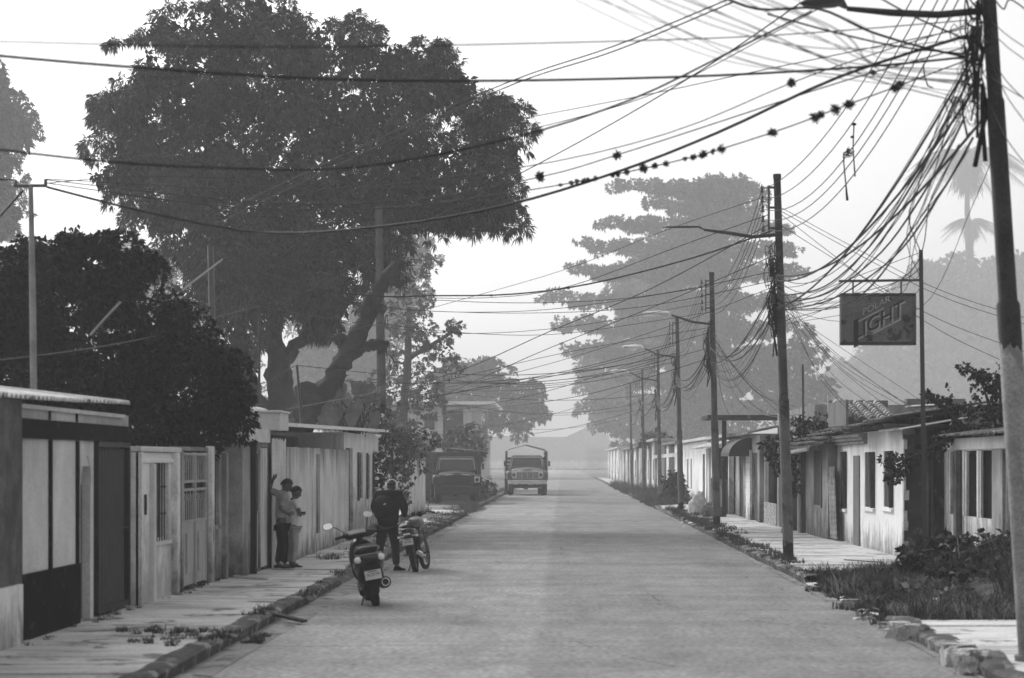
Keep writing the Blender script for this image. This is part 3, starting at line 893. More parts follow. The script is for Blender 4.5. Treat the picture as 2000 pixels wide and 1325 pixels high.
# tiled roof piece: barrel tiles stepping up, seen end-on
def tiles(b):
    for col in range(5):
        x = 6.48 + col * 0.24
        for r in range(9):
            y = 51.6 + r * 0.33; z = 2.98 + r * 0.052
            vs, fs = [], []
            n = 8
            for j, (yy, rr, dz) in enumerate(((y, .105, 0), (y + .42, .085, .05))):
                for i in range(n + 1):
                    a = pi * i / n
                    vs.append((x + rr * cos(a), yy, z + dz + rr * sin(a)))
                for i in range(n + 1):
                    a = pi * i / n
                    vs.append((x + (rr - .018) * cos(a), yy, z + dz + (rr - .018) * sin(a)))
            m = n + 1
            for i in range(n):
                fs += [(i, i+1, 2*m+i+1, 2*m+i), (m+i, 3*m+i, 3*m+i+1, m+i+1), (i, m+i, m+i+1, i+1)]
            b.add(vs, fs)
h.part('tile_roof', mat('clay_tile_pale', .33, var=.6, scale=4, fine=.4, spots=.3, spotc=.07), tiles, smooth=50, label='rows of curved clay tiles')
h.part('tile_parapet', W_grey, lambda b: (b.box(6.35, 7.75, 54.9, 55.1, 2.9, 3.52), b.box(6.34, 6.40, 51.6, 54.9, 2.88, 3.45)))

# grey plaster house with leaning tin sheet
X = 6.5
h = House('grey_plaster_house', 'grey plaster house with a leaning tin sheet beside the whitewashed house', 'R', X, 56.45, 61.6, 4, 2.5, W_grey,
          [(57.9, 59.7, 0.95, 2.35)])
f = h.part('window', M_shut, lambda b: b.box(X + .02, X + .06, 57.9, 59.7, .95, 2.35)); h.part('frame', M_wood, lambda b: b.box(X - .03, X + .02, 57.7, 57.9, .9, 2.4), parent=f)
def tin(b):
    vs, fs = [], []; n = 70
    for i in range(n + 1):
        z = .2 + 1.75 * i / n; d = .006 * sin(2 * pi * z / .14)
        y1_ = 56.9 - .55 * max(0, (z - .9)) / 1.0 * .6
        for y in (55.0, y1_): vs.append((X + .06 - d - .04 * z, y, z))
    for i in range(n): fs.append((2*i, 2*i+2, 2*i+3, 2*i+1))
    b.add(vs, fs)
h.part('leaning_sheet', mat('old_zinc', .26, var=.4, spots=.3, spotc=.1), tin, smooth=True, label='leaning corrugated tin sheet')
def oldtiles(b):
    rnd = random.Random(5)
    for r in range(5):
        for k in range(26):
            y = 55.8 + k * .25; x = 6.05 + r * .28
            b.ell((x + rnd.uniform(-.03, .03), y, 2.5 + r * .12 + rnd.uniform(-.02, .02)), (.2, .10, .055), 8, 4)
h.part('roof', M_tile, lambda b: (oldtiles(b), b.hexa([(5.95, 55.5, 2.40), (9, 55.5, 3.3), (9, 62.4, 3.3), (5.95, 62.4, 2.40), (5.95, 55.5, 2.45), (9, 55.5, 3.35), (9, 62.4, 3.35), (5.95, 62.4, 2.45)])), label='old clay tile roof')
h.part('gutter_pipe', M_frame, lambda b: b.tube([(6.0, 56.5, 2.38), (6.05, 62.2, 2.30)], .06, 10), smooth=True, label='white pipe end under the eave')

# dark house with posts
X = 6.38
h = House('dark_fronted_house', 'dark house front with thin posts behind the second pole', 'R', X, 61.7, 72.5, 4, 2.6, mat('wall_brown', .10, var=.3, drip=.3, dripc=.03),
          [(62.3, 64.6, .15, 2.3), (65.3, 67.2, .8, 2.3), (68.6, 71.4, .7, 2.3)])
for yy in (61.9, 65.0, 67.6, 72.0):
    h.part('post', M_frame, lambda b: b.box(X - .06, X, yy, yy + .12, 0, 2.5))
h.part('brick_parapet', mat('painted_brick', .4, var=.4, scale=8), lambda b: [b.box(X - .09 - .015 * ((i + j) % 2), X - .02, 67.9 + i * .45, 68.33 + i * .45, .1 + j * .09, .18 + j * .09) for i in range(9) for j in range(8)])
h.part('roof', M_rust, lambda b: corrug(b, X - .3, X + 4.2, 61.6, 72.6, 2.62, 3.2, .02, .2))
h = House('raw_block_house', 'unfinished grey block upper storey behind the dark house front', 'R', 6.9, 63, 74, 6, 3.62, W_block)
def blk(b):
    for j in range(10):
        for i in range(14):
            b.box(6.9 + i * .42 + (.2 if j % 2 else 0), 6.9 + i * .42 + .40 + (.2 if j % 2 else 0), 62.96, 62.995, 1.6 + j * .2, 1.6 + j * .2 + .185)
h.part('blockwork', W_block, blk)
h.part('coping', W_grey, lambda b: b.box(7.6, 8.4, 62.9, 63.4, 3.62, 3.74)); h.part('coping', W_grey, lambda b: b.box(9.4, 11, 62.9, 63.4, 3.62, 3.78))
h.part('vent_pipe', M_frame, lambda b: b.tube([(7.25, 62.8, 2.6), (7.25, 62.8, 3.9)], .04, 8))

# canopy house
X = 6.2
h = House('canopy_house', 'narrow pale house with dark rounded canopy beyond the raw block storey', 'R', X, 72.6, 82.6, 4, 2.9, W_grey,
          [(73.4, 75.2, .15, 2.35), (79.2, 80.8, .15, 2.4)])
def canopy(b):
    poly = [(6.2, 2.25), (4.95, 2.25)] + [(4.95 + 1.25 * (1 - cos(a)), 2.25 + .62 * sin(a)) for a in [pi / 2 * i / 8 for i in range(1, 9)]]
    b.prism(poly, 75.9, 79.5, 'y')
h.part('canopy', mat('canopy_dark', .035, rough=.6), lambda b: b.prism([(6.18, 2.25), (5.45, 2.25)] + [(5.45 + .73 * (1 - cos(a)), 2.25 + .60 * sin(a)) for a in [pi / 2 * i / 8 for i in range(1, 9)]], 75.6, 79.5, 'y'), label='dark rounded canopy')
h.part('white_blocks', W_white, lambda b: [b.box(X - .08 - .01 * ((i + j) % 2), X - .01, 75.3 + i * .42, 75.7 + i * .42, .15 + j * .21, .35 + j * .21) for i in range(4) for j in range(11)], bevel=.006)
h.part('post', W_cream, lambda b: b.box(5.3, 5.45, 80.9, 81.1, .1, 3.2))
h.part('post', W_dark, lambda b: b.box(5.55, 5.7, 80.2, 80.4, .1, 3.5))
h.part('flat_roof', W_dark, lambda b: b.box(5.0, 8.2, 79.5, 83, 3.55, 3.68))
h.part('roof', M_rust, lambda b: b.hexa([(5.9, 73.6, 2.95), (8.5, 73.6, 3.5), (8.5, 82.6, 3.5), (5.9, 82.6, 2.95), (5.9, 73.6, 3.02), (8.5, 73.6, 3.56), (8.5, 82.6, 3.56), (5.9, 82.6, 3.02)]))
h.part('door', W_dark, lambda b: b.box(X + .05, X + .1, 73.4, 75.2, .15, 2.35)); h.part('door', W_dark, lambda b: b.box(X + .05, X + .1, 79.2, 80.8, .15, 2.4))

# white house with tin awning
X = 6.05
h = House('white_awning_house', 'white house with corrugated awning beyond the third pole', 'R', X, 96, 116, 5, 3.0, W_white,
          [(98, 99.6, .15, 2.4), (108, 109.0, .8, 2.2), (111, 112, .8, 2.2)])
h.part('parapet', M_frame, lambda b: b.box(X - .12, X + .3, 95.9, 116, 3.0, 3.12))
h.part('door', W_dark, lambda b: b.box(X + .05, X + .1, 98, 99.6, .15, 2.4))
for a, c in ((108, 109.0), (111, 112)): h.part('window', W_dark, lambda b: b.box(X + .05, X + .1, a, c, .8, 2.2))
X = 6.0
h = House('open_shed', 'open dark shed with tin awning and board fence between white and canopy houses', 'R', X, 83.2, 95.8, 5, 2.85, W_cream,
          [(83.6, 92.5, 1.25, 2.6)], mat_side=W_dark)
h.part('awning', M_zinc, lambda b: corrug(b, 5.35, 6.6, 83, 95.6, 2.62, 2.95, .035, .35), label='corrugated tin awning')
h.part('fence_boards', mat('fence_board', .09, var=.5, scale=3), lambda b: [b.box(X - .06, X - .03, 83.5 + i * .28, 83.74 + i * .28, .1, 1.3 + .12 * sin(i * 3.3)) for i in range(33)])
h.part('post', W_white, lambda b: b.box(X - .1, X, 93.2, 93.8, 0, 2.6)); h.part('post', W_cream, lambda b: b.box(X - .08, X, 94.9, 95.3, 0, 2.6))
h.part('shed_shade_sheet', M_black, lambda b: b.box(X + .9, X + .95, 83.5, 92.6, 0.2, 2.7))  # added black plane in place of the shed's inner shade
h.part('roof', W_white, lambda b: b.box(5.9, 11, 83.1, 95.8, 2.98, 3.08))

# fading row beyond
def rowhouse(label, X, y0, y1, hgt, base, pil, npil, seed, roofm=None):
    rnd = random.Random(seed)
    h = House('row_house', label, 'R', X, y0, y1, 6, hgt, base, [], group=None)
    L_ = y1 - y0
    for i in range(npil):
        yy = y0 + L_ * (i + .15) / npil
        h.part('pilaster', pil, lambda b: b.box(X - .12, X, yy, yy + L_ / npil * .28, 0, hgt))
    for i in range(max(1, npil - 1)):
        yy = y0 + L_ * (i + .6) / npil
        h.part('window', M_shut, lambda b: b.box(X - .03, X + .02, yy, yy + L_ / npil * .22, .9, 2.2))
    h.part('roof', roofm or M_rust, lambda b: b.box(X - .3, X + 6.2, y0 - .1, y1 + .1, hgt + .002, hgt + .14))
    return h
h = rowhouse('dark row house with long white awning beam beside the bush', 6.0, 117, 136, 3.0, W_dark, W_cream, 2, 1)
h.part('awning_beam', W_white, lambda b: b.hexa([(4.9, 124, 2.25), (6.0, 118, 2.35), (6.0, 118.3, 2.35), (4.9, 124.4, 2.25), (4.9, 124, 2.42), (6.0, 118, 2.55), (6.0, 118.3, 2.55), (4.9, 124.4, 2.42)]))
rowhouse('pale columned row house with flat white roof edge', 5.75, 139, 165, 3.35, W_white, W_grey, 3, 2, W_white)
rowhouse('long pale row house under the broad tree', 5.6, 168, 215, 3.1, W_cream, W_grey, 4, 3)
rowhouse('farthest white row house at the misty end', 5.5, 220, 280, 3.4, W_white, W_cream, 4, 4, W_white)
# end of the street
o = Vector((1, 600, 0))
t = thing('gabled_hall', 'faint gabled building with pale barred gate closing the street end', 'house', o)
def B2(): return MB(o)
b = B2(); b.box(-34, 1.5, 600, 601, 0, 8.6); b.box(1.5, 12, 599.3, 600.8, 0, 8.7); b.prism([(1.0, 8.7), (12.5, 8.7), (6.7, 11.4)], 599.5, 615, 'y'); b.box(12, 40, 600, 601, 0, 7.7); b.build('wall', W_white, t)
b = B2(); b.box(1.7, 6.1, 598.9, 599.2, .3, 6.2); b.build('gate', W_white, t)
def bars(b):
    for i in range(13): b.box(6.4 + i * .33, 6.52 + i * .33, 598.9, 599.1, .4, 6)
    for z in (.4, 3.2, 5.9): b.box(6.3, 10.6, 598.8, 598.88, z, z + .14)
b = B2(); bars(b); b.build('grille', W_white, t)
# ================================================================== foliage
def leaf_mesh(name, m, C, k, L, W, droop, seed, parent=None, loc=(0, 0, 0), out=None, spread=0.25, curl=0.2):
    """k leaves round each centre in C; leaves radiate and droop; out = optional (n,3) outward directions"""
    rng = np.random.RandomState(seed)
    n = len(C)
    C = np.repeat(C, k, 0)
    N_ = len(C)
    d = rng.randn(N_, 3)
    if out is not None: d += np.repeat(out, k, 0) * 1.1
    d[:, 2] -= droop
    d /= np.linalg.norm(d, axis=1)[:, None] + 1e-9
    Ls = L * (0.65 + 0.6 * rng.rand(N_, 1)); Ws = W * (0.7 + 0.5 * rng.rand(N_, 1))
    r = rng.randn(N_, 3)
    s = np.cross(d, r); s /= np.linalg.norm(s, axis=1)[:, None] + 1e-9
    C = C + d * L * spread * rng.rand(N_, 1)
    mid = C + d * Ls * 0.45
    tip = C + d * Ls; tip[:, 2:3] -= Ls * curl
    V = np.stack([C, mid + s * Ws * 0.5, tip, mid - s * Ws * 0.5], 1).reshape(-1, 3)
    Q = np.arange(N_)[:, None] * 4 + np.array([[0, 1, 2, 3]])
    return np_mesh(name, V, Q, m, parent, loc)

def fill(ells, dens, seed, shell=0.55):
    """points and outward directions in ellipsoids (cx,cy,cz,rx,ry,rz); dens = clusters per square metre of surface"""
    rng = np.random.RandomState(seed); PP, OO = [], []
    for (cx, cy, cz, rx, ry, rz) in ells:
        p_ = 1.6
        A = 4 * pi * (((rx*ry)**p_ + (rx*rz)**p_ + (ry*rz)**p_) / 3) ** (1 / p_)
        n = max(6, int(A * dens))
        d = rng.randn(n, 3); d /= np.linalg.norm(d, axis=1)[:, None]
        rr = shell + (1.0 - shell) * rng.rand(n, 1) ** 0.6
        # lumpy surface
        f = 1 + 0.13 * np.sin(d[:, :1] * 7 + seed + cx) * np.cos(d[:, 2:] * 6 + cy) + 0.07 * np.sin(d[:, 1:2] * 13 + cz)
        PP.append(np.array([cx, cy, cz]) + d * rr * f * np.array([rx, ry, rz])); OO.append(d)
    return np.concatenate(PP), np.concatenate(OO)

def clumpy(E, dens, seed, shell, per, sig):
    '''rosettes gathered into separate boughs with gaps between them'''
    rng = np.random.RandomState(seed + 77)
    C, O = fill(E, dens / per, seed, shell)
    n = len(C)
    k = rng.poisson(per, n) + 1
    s_ = sig * (0.6 + 0.8 * rng.rand(n))
    Cr = np.repeat(C, k, 0); Or = np.repeat(O, k, 0); sr = np.repeat(s_, k)[:, None]
    d = rng.randn(len(Cr), 3); d /= np.linalg.norm(d, axis=1)[:, None]
    # each bough is a small dome: rosettes on its outer, upper side
    w = d + Or * .7 + np.array([0, 0, .5]); w /= np.linalg.norm(w, axis=1)[:, None]
    P_ = Cr + w * sr * (0.7 + 0.35 * rng.rand(len(Cr), 1)) * np.array([1, 1, .8])
    return P_, w

def lobes(lst, y, seed, jit=1.5, dy=0.9):
    """(px, py, rx px, rz px) at depth y -> ellipsoids"""
    rnd = random.Random(seed); E = []
    for q in lst:
        px, py, a, c = q[:4]
        yy = y + (q[4] if len(q) > 4 else rnd.uniform(-jit, jit))
        p = P(px, py, yy); k = yy / F
        E.append((p.x, yy, p.z, a * k, (a + c) / 2 * k * dy, c * k))
    return E

def limb(name, m, pts, rs, parent, o, n=10, seed=0, wob=0.03):
    rnd = random.Random(seed)
    # subdivide with a little wobble
    Q, R = [], []
    for i in range(len(pts) - 1):
        for j in range(6):
            u = j / 6
            p = Vector(pts[i]).lerp(Vector(pts[i+1]), u)
            r = rs[i] * (1 - u) + rs[i+1] * u
            if not (i == 0 and j == 0): p += Vector((rnd.uniform(-1, 1), rnd.uniform(-1, 1), rnd.uniform(-.5, .5))) * wob * 6 * r
            Q.append(p); R.append(r * (1 + rnd.uniform(-.14, .14)))
    Q.append(Vector(pts[-1])); R.append(rs[-1])
    b = MB(o); b.tube(Q, R, n)
    for i in range(len(Q)):                              # bark ridges and knots
        for k in range(n):
            v = Vector(b.v[i * n + k]); c = Q[i] - Vector(o)
            f = 1 + .13 * sin(k * 2.4 + i * .9 + seed) + rnd.uniform(-.10, .10)
            b.v[i * n + k] = tuple(c + (v - c) * f)
    return b.build(name, m, parent, smooth=60)

M_bark = mat('bark', 0.032, var=0.5, scale=1.8, fine=0.4, streak=(2.0, (1, 1, .25), .5), dripc=0.03, bump=1.0, bscale=9, rough=.9)
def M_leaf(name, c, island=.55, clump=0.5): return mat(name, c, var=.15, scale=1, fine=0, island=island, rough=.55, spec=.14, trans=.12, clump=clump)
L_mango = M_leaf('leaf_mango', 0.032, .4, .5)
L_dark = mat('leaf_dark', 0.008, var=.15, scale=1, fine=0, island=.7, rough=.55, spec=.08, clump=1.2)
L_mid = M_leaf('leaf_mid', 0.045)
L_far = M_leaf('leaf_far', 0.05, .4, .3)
M_core = mat('crown_fill_dark', 0.012, var=.3)  # near-black filling: shade within the crowns put into the colour

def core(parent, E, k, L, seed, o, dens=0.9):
    """dark leaf filling added inside the crown, shaded by its colour, to stop one seeing through"""
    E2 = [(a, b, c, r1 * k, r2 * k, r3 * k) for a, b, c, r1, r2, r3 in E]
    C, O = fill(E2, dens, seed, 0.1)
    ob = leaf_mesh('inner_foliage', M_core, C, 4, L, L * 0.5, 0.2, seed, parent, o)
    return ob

# ---- the big mango tree
y0 = 75.0
root = thing('mango_tree', 'huge round mango tree towering over the left wall', 'tree', (XY(540, y0), y0, 0)); o = root.location.copy()
E = lobes([(430, 85, 120, 75), (320, 60, 45, 45), (520, 45, 90, 55), (600, 100, 100, 70), (690, 100, 60, 45), (760, 130, 95, 62), (835, 130, 60, 48), (890, 185, 60, 65), (940, 250, 58, 62), (975, 300, 52, 55), (958, 375, 48, 52),
           (900, 400, 80, 48), (820, 330, 130, 105), (720, 240, 150, 120), (560, 210, 150, 110), (400, 200, 130, 110), (300, 160, 55, 70), (262, 215, 55, 62), (262, 300, 60, 62),
           (230, 350, 62, 42), (330, 330, 120, 85), (330, 420, 95, 55), (480, 350, 150, 110), (640, 370, 160, 110), (500, 470, 150, 80), (390, 500, 70, 60), (400, 570, 55, 45),
           (440, 620, 45, 55), (470, 680, 40, 45), (600, 520, 130, 80), (620, 600, 70, 45), (700, 480, 80, 65, -3), (740, 520, 38, 50, -2), (520, 570, 70, 70, -3.5), (450, 520, 70, 70, -3.5), (590, 520, 90, 80, -4), (620, 590, 60, 50, -2.5), (640, 640, 34, 22, -1), (800, 430, 90, 35), (960, 425, 22, 18), (905, 430, 50, 14)], y0, 21, 1.8)
E = [(a, b_, c, r1 * .93, r2 * .93, r3 * .92) for a, b_, c, r1, r2, r3 in E]
rnd = random.Random(3); E0 = list(E)
for k in range(60):                                     # boughs that poke out of the dome
    q = rnd.choice(E0); d = Vector((rnd.gauss(0, 1), rnd.gauss(0, .6), rnd.gauss(0.25, .8))).normalized(); r_ = rnd.uniform(.35, .8)
    E.append((q[0] + d.x * q[3] * .98, q[1] + d.y * q[4] * .98, q[2] + d.z * q[5] * .98, r_, r_, r_ * .9))
C, O = clumpy(E, 8.5, 5, 0.70, 15, .42)
leaf_mesh('crown', L_mango, C, 11, 0.24, 0.05, 0.75, 6, root, o, O, 0.2, 0.35)
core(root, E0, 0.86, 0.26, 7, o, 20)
def tp(px, py, d=0): return P(px, py, y0 + d)
limb('trunk', M_bark, [tp(548, 1040), tp(545, 880), tp(548, 800), tp(545, 720)], [.60, .5, .46, .42], root, o, 14, 1)
limb('limb', M_bark, [tp(545, 740), tp(535, 650), tp(548, 560), tp(570, 470)], [.36, .27, .22, .14], root, o, 10, 2)
limb('limb', M_bark, [tp(548, 720), tp(575, 675), tp(640, 640), tp(700, 560)], [.28, .2, .16, .1], root, o, 10, 3)
limb('limb', M_bark, [tp(530, 860), tp(500, 790), tp(478, 720), tp(470, 640), tp(440, 560)], [.34, .32, .26, .2, .1], root, o, 10, 4)
limb('limb', M_bark, [tp(470, 760), tp(445, 790), tp(430, 850)], [.12, .1, .08], root, o, 8, 5)
limb('limb', M_bark, [tp(540, 690), tp(500, 640), tp(480, 560), tp(400, 470)], [.2, .16, .12, .06], root, o, 8, 6)

# ---- dark dense tree close behind the left houses
y0 = 37.0
root = thing('dense_tree', 'dark dense low tree bulging over the white house front', 'tree', (XY(180, y0), y0, 0)); o = root.location.copy()
E = lobes([(60, 560, 90, 80), (150, 530, 80, 65), (225, 580, 70, 80), (60, 500, 50, 42), (150, 478, 45, 30), (210, 490, 40, 32), (300, 680, 90, 90), (380, 700, 70, 80), (340, 620, 50, 45), (288, 524, 22, 14), (268, 545, 30, 30), (430, 750, 58, 70),
           (420, 820, 65, 45), (330, 810, 90, 55), (230, 760, 110, 95), (100, 680, 120, 100), (10, 640, 80, 120), (-60, 600, 90, 130), (120, 800, 130, 80), (455, 790, 38, 50), (380, 865, 50, 22), (280, 850, 60, 25)], y0, 22, 0.7)
C, O = clumpy(E, 32, 8, 0.72, 14, .21)
leaf_mesh('crown', L_dark, C, 9, 0.105, 0.045, 0.5, 9, root, o, O, 0.25, 0.2)
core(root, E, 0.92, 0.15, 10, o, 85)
limb('trunk', M_bark, [P(180, 1150, y0), P(190, 950, y0), P(170, 780, y0)], [.2, .16, .12], root, o, 10, 7)

# ---- pruned leaning tree with stubs
y0 = 60.0
root = thing('pruned_tree', 'leaning hacked-off trunk with ragged stubs above the tin roof', 'tree', (XY(575, y0), y0, 0)); o = root.location.copy()
def tp(px, py, d=0): return P(px, py, y0 + d)
limb('trunk', M_bark, [tp(560, 1000), tp(568, 870), tp(600, 800), tp(645, 752), tp(672, 700), tp(705, 640), tp(728, 590), tp(752, 545), tp(782, 512)], [.34, .32, .28, .27, .24, .23, .20, .17, .16], root, o, 12, 11)
limb('stub', M_bark, [tp(690, 690), tp(712, 678), tp(740, 672), tp(752, 682)], [.2, .13, .15, .22], root, o, 10, 12)
limb('stub', M_bark, [tp(715, 612), tp(735, 600), tp(752, 606)], [.14, .10, .13], root, o, 9, 13)
limb('stub', M_bark, [tp(672, 690), tp(666, 668), tp(660, 660)], [.14, .13, .15], root, o, 9, 14)
limb('stub', M_bark, [tp(755, 545), tp(775, 552), tp(784, 556)], [.12, .10, .13], root, o, 9, 15)
limb('stub', M_bark, [tp(608, 800), tp(600, 780), tp(596, 765)], [.25, .25, .3], root, o, 9, 16)
Cc = np.array([list(tp(px, py)) for px, py in ((788, 505), (776, 508), (760, 690), (770, 700), (757, 668), (756, 612), (784, 560), (655, 660), (598, 765), (610, 770), (668, 745))])
leaf_mesh('dead_leaves', M_bark, Cc, 14, .3, .03, .6, 3, root, o, None, .4, .3)

# ---- trees further back on the left
def tree(name, label, y, px_base, lst, seed, dens, k, L, W, droop, leafm, trunk=None, jit=3.0, corek=1.0, group=None, shell=.6, clen=None):
    root = thing(name, label, 'tree', (XY(px_base, y), y, 0), group=group); o = root.location.copy()
    E = lobes(lst, y, seed, jit)
    C, O = clumpy(E, dens, seed, shell, 10, L * 1.6)
    leaf_mesh('crown', leafm, C, k, L, W, droop, seed + 1, root, o, O, 0.25, 0.25)
    if corek: core(root, E, 0.78, clen or L * 2.0, seed + 2, o, corek)
    for i, tr in enumerate(trunk or [[(px_base, 903 + F * 2.05 / y), (px_base, lst[0][1])]]):
        n = len(tr)
        limb('trunk' if i == 0 else 'limb', M_bark, [P(q[0], q[1], y) for q in tr], [(0.34 - 0.2 * j / max(1, n - 1)) * (1 if i == 0 else .5) for j in range(n)], root, o, 8, seed)
    return root
tree('broadleaf_tree', 'tall loose tree directly behind the hacked-off trunk', 130, 790,
     [(790, 520, 52, 62), (832, 520, 26, 26), (835, 575, 24, 24), (790, 610, 60, 60), (815, 650, 45, 45), (860, 655, 32, 26), (893, 636, 18, 14), (868, 690, 32, 38), (885, 725, 18, 25), (800, 730, 62, 75), (835, 780, 35, 45), (760, 780, 70, 70), (795, 835, 60, 40), (850, 770, 12, 28), (700, 800, 60, 50)],
     31, 9.0, 9, 0.15, 0.07, 0.5, L_mid, [[(790, 1000), (790, 800), (800, 600)], [(800, 700), (850, 670), (890, 645)]], 2.5, 1.4)
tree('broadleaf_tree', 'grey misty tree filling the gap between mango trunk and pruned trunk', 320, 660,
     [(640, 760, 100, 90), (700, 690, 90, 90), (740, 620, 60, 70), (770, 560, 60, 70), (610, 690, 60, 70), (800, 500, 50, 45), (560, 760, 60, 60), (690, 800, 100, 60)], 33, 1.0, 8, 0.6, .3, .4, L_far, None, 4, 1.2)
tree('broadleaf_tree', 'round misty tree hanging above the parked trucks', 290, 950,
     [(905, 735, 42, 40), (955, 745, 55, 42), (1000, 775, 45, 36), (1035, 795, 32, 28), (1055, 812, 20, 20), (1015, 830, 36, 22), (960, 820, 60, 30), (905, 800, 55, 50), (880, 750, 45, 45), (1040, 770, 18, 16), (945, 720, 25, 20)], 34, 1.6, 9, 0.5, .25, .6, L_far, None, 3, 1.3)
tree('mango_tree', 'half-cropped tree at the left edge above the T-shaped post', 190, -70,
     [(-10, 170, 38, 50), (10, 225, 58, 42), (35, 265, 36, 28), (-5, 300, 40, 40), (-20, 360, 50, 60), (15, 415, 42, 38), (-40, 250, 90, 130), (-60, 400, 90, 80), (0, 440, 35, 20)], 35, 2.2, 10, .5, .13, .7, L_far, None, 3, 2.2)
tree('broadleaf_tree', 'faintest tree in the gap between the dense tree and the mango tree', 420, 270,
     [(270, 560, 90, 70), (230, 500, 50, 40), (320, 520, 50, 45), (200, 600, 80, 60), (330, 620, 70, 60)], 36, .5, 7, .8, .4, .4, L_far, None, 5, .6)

# ---- creepers, shrubs and big-leaved plants on the left
def shrub(name, label, y, lst, seed, dens, k, L, W, droop, m, cat='shrub', jit=.5, corek=1.5, stem=True, shell=.5):
    px, py = lst[0][:2]
    root = thing(name, label, cat, (XY(px, y), y, 0)); o = root.location.copy()
    E = lobes(lst, y, seed, jit)
    C, O = fill(E, dens, seed, shell)
    leaf_mesh('foliage', m, C, k, L, W, droop, seed, root, o, O, .3, .2)
    if corek: core(root, E, .7, L * 2, seed + 3, o, corek)
    if stem: limb('stem', M_bark, [(o.x, y, 0), (o.x + .05, y, o.z + ZY(py, y) * .6), (o.x, y, ZY(py, y))], [.06, .05, .03], root, o, 7, seed)
    return root
L_vine = M_leaf('leaf_vine', .055, .6, 1.5)
shrub('creeper', 'dense creeper smothering the wall between shuttered house and stained wall piece', 70,
      [(765, 880, 26, 50, -2), (780, 930, 28, 50, 2), (790, 890, 22, 50, 4), (755, 860, 20, 30, -3), (782, 975, 18, 25, 3), (800, 870, 18, 30, 9), (740, 930, 12, 60, -5)], 41, 24, 8, .10, .06, .5, L_vine, 'creeper')
shrub('shrub', 'pale rounded shrub above the creeper, left of the lamp on a bracket', 84,
      [(800, 850, 30, 26), (835, 862, 22, 26), (775, 845, 24, 18), (818, 900, 24, 28)], 42, 16, 9, .13, .08, .3, M_leaf('leaf_pale', .11, .5, 1.0))
shrub('shrub', 'bushy undergrowth on the roofs behind the pruned trunk', 66,
      [(700, 800, 55, 36), (650, 815, 50, 26), (745, 815, 28, 30), (600, 810, 36, 26)], 43, 18, 8, .11, .06, .4, L_vine)
# elephant-ear plants: big heart leaves
def heartleaf(root, o, base, tip, size, seed):
    rnd = random.Random(seed)
    base, tip = Vector(base), Vector(tip)
    b = MB(o)
    b.tube([base, base.lerp(tip, .5) + Vector((0, 0, .15)), tip], .014, 5)
    b.build('stalk', M_core, root)
    b = MB(o)
    face = Vector((rnd.uniform(-.6, .6), -1, rnd.uniform(-.1, .5))).normalized()
    down = Vector((rnd.uniform(-.4, .4), -.2, -1)).normalized()
    down = (down - face * down.dot(face)).normalized(); side = face.cross(down)
    pr = [(-.25, .0), (-.42, .22), (-.30, .42), (0.05, .46), (.42, .34), (.75, .16), (1.0, 0)]
    vs = [tip]; 
    L_ = [tip + down * (a * size) + side * (w_ * size) - face * (w_ * w_ * size * .5) for a, w_ in pr]
    R_ = [tip + down * (a * size) - side * (w_ * size) - face * (w_ * w_ * size * .5) for a, w_ in pr[1:-1]]
    vs = [tip + face * .02] + L_ + R_[::-1]
    n = len(vs)
    b.add(vs, [(0, i, i + 1) for i in range(1, n - 1)] + [(0, n - 1, 1)])
    return b.build('leaf', L_ear, root)
L_ear = mat('leaf_ear', .11, var=.3, scale=3, island=.3, rough=.45, trans=.15)
root = thing('elephant_ear_plant', 'plant with hanging heart-shaped leaves over the bright tin roof', 'plant', (XY(690, 62), 62, 2.6)); o = root.location.copy()
rnd = random.Random(9)
for i in range(26):
    px, py = rnd.uniform(625, 745), rnd.uniform(752, 822)
    t_ = P(px, py, 61 + rnd.uniform(-1, 1))
    heartleaf(root, o, (XY(690, 62) + rnd.uniform(-.3, .3), 62, 2.6), t_, rnd.uniform(.22, .5), i)
# banana plant behind the dark truck
root = thing('banana_plant', 'banana plant with torn pale leaf behind the dark truck', 'plant', (XY(905, 146), 146, 0)); o = root.location.copy()
L_ban = mat('leaf_banana', .2, var=.3, scale=2, rough=.4, trans=.3)
b = MB(o); b.tube([(o.x, 146, 0), (o.x + .1, 146, 1.6), (o.x, 146, 2.9)], [.16, .13, .08], 8); b.build('stem', L_mid, root)
for i, (dx, dz, ln) in enumerate(((1.2, .9, 1.9), (-.9, 1.1, 1.7), (.5, 1.6, 1.8), (-1.3, .2, 1.6), (1.5, .1, 1.5), (-.3, 1.7, 1.7))):
    b = MB(o); n = 7; vs = []
    for j in range(n + 1):
        u = j / n; c = Vector((o.x + dx * u, 146 - .3 * u, 2.8 + dz * u * 1.2 - .8 * u * u)); wv = .26 * sin(pi * min(1, u * .9 + .08))
        vs += [c + Vector((0, wv, wv * .9)), c - Vector((0, wv, wv * .9))]
    b.add(vs, [(2*j, 2*j+1, 2*j+3, 2*j+2) for j in range(n)]); b.build('leaf', L_ban, root, smooth=True)
shrub('shrub', 'dark shrub crowding the gap behind the two trucks', 134, [(905, 868, 34, 22, 2), (930, 872, 20, 30, 0), (880, 862, 25, 25, 3), (895, 850, 14, 22, 1), (920, 845, 30, 14, 4)], 44, 5, 8, .3, .15, .4, M_leaf('leaf_pale', .11, .5, 1.0))
shrub('shrub', 'small weedy bush between the two trucks', 132, [(950, 950, 18, 22), (962, 962, 12, 14), (938, 958, 14, 14)], 45, 7, 8, .2, .06, .1, L_mid, stem=False)

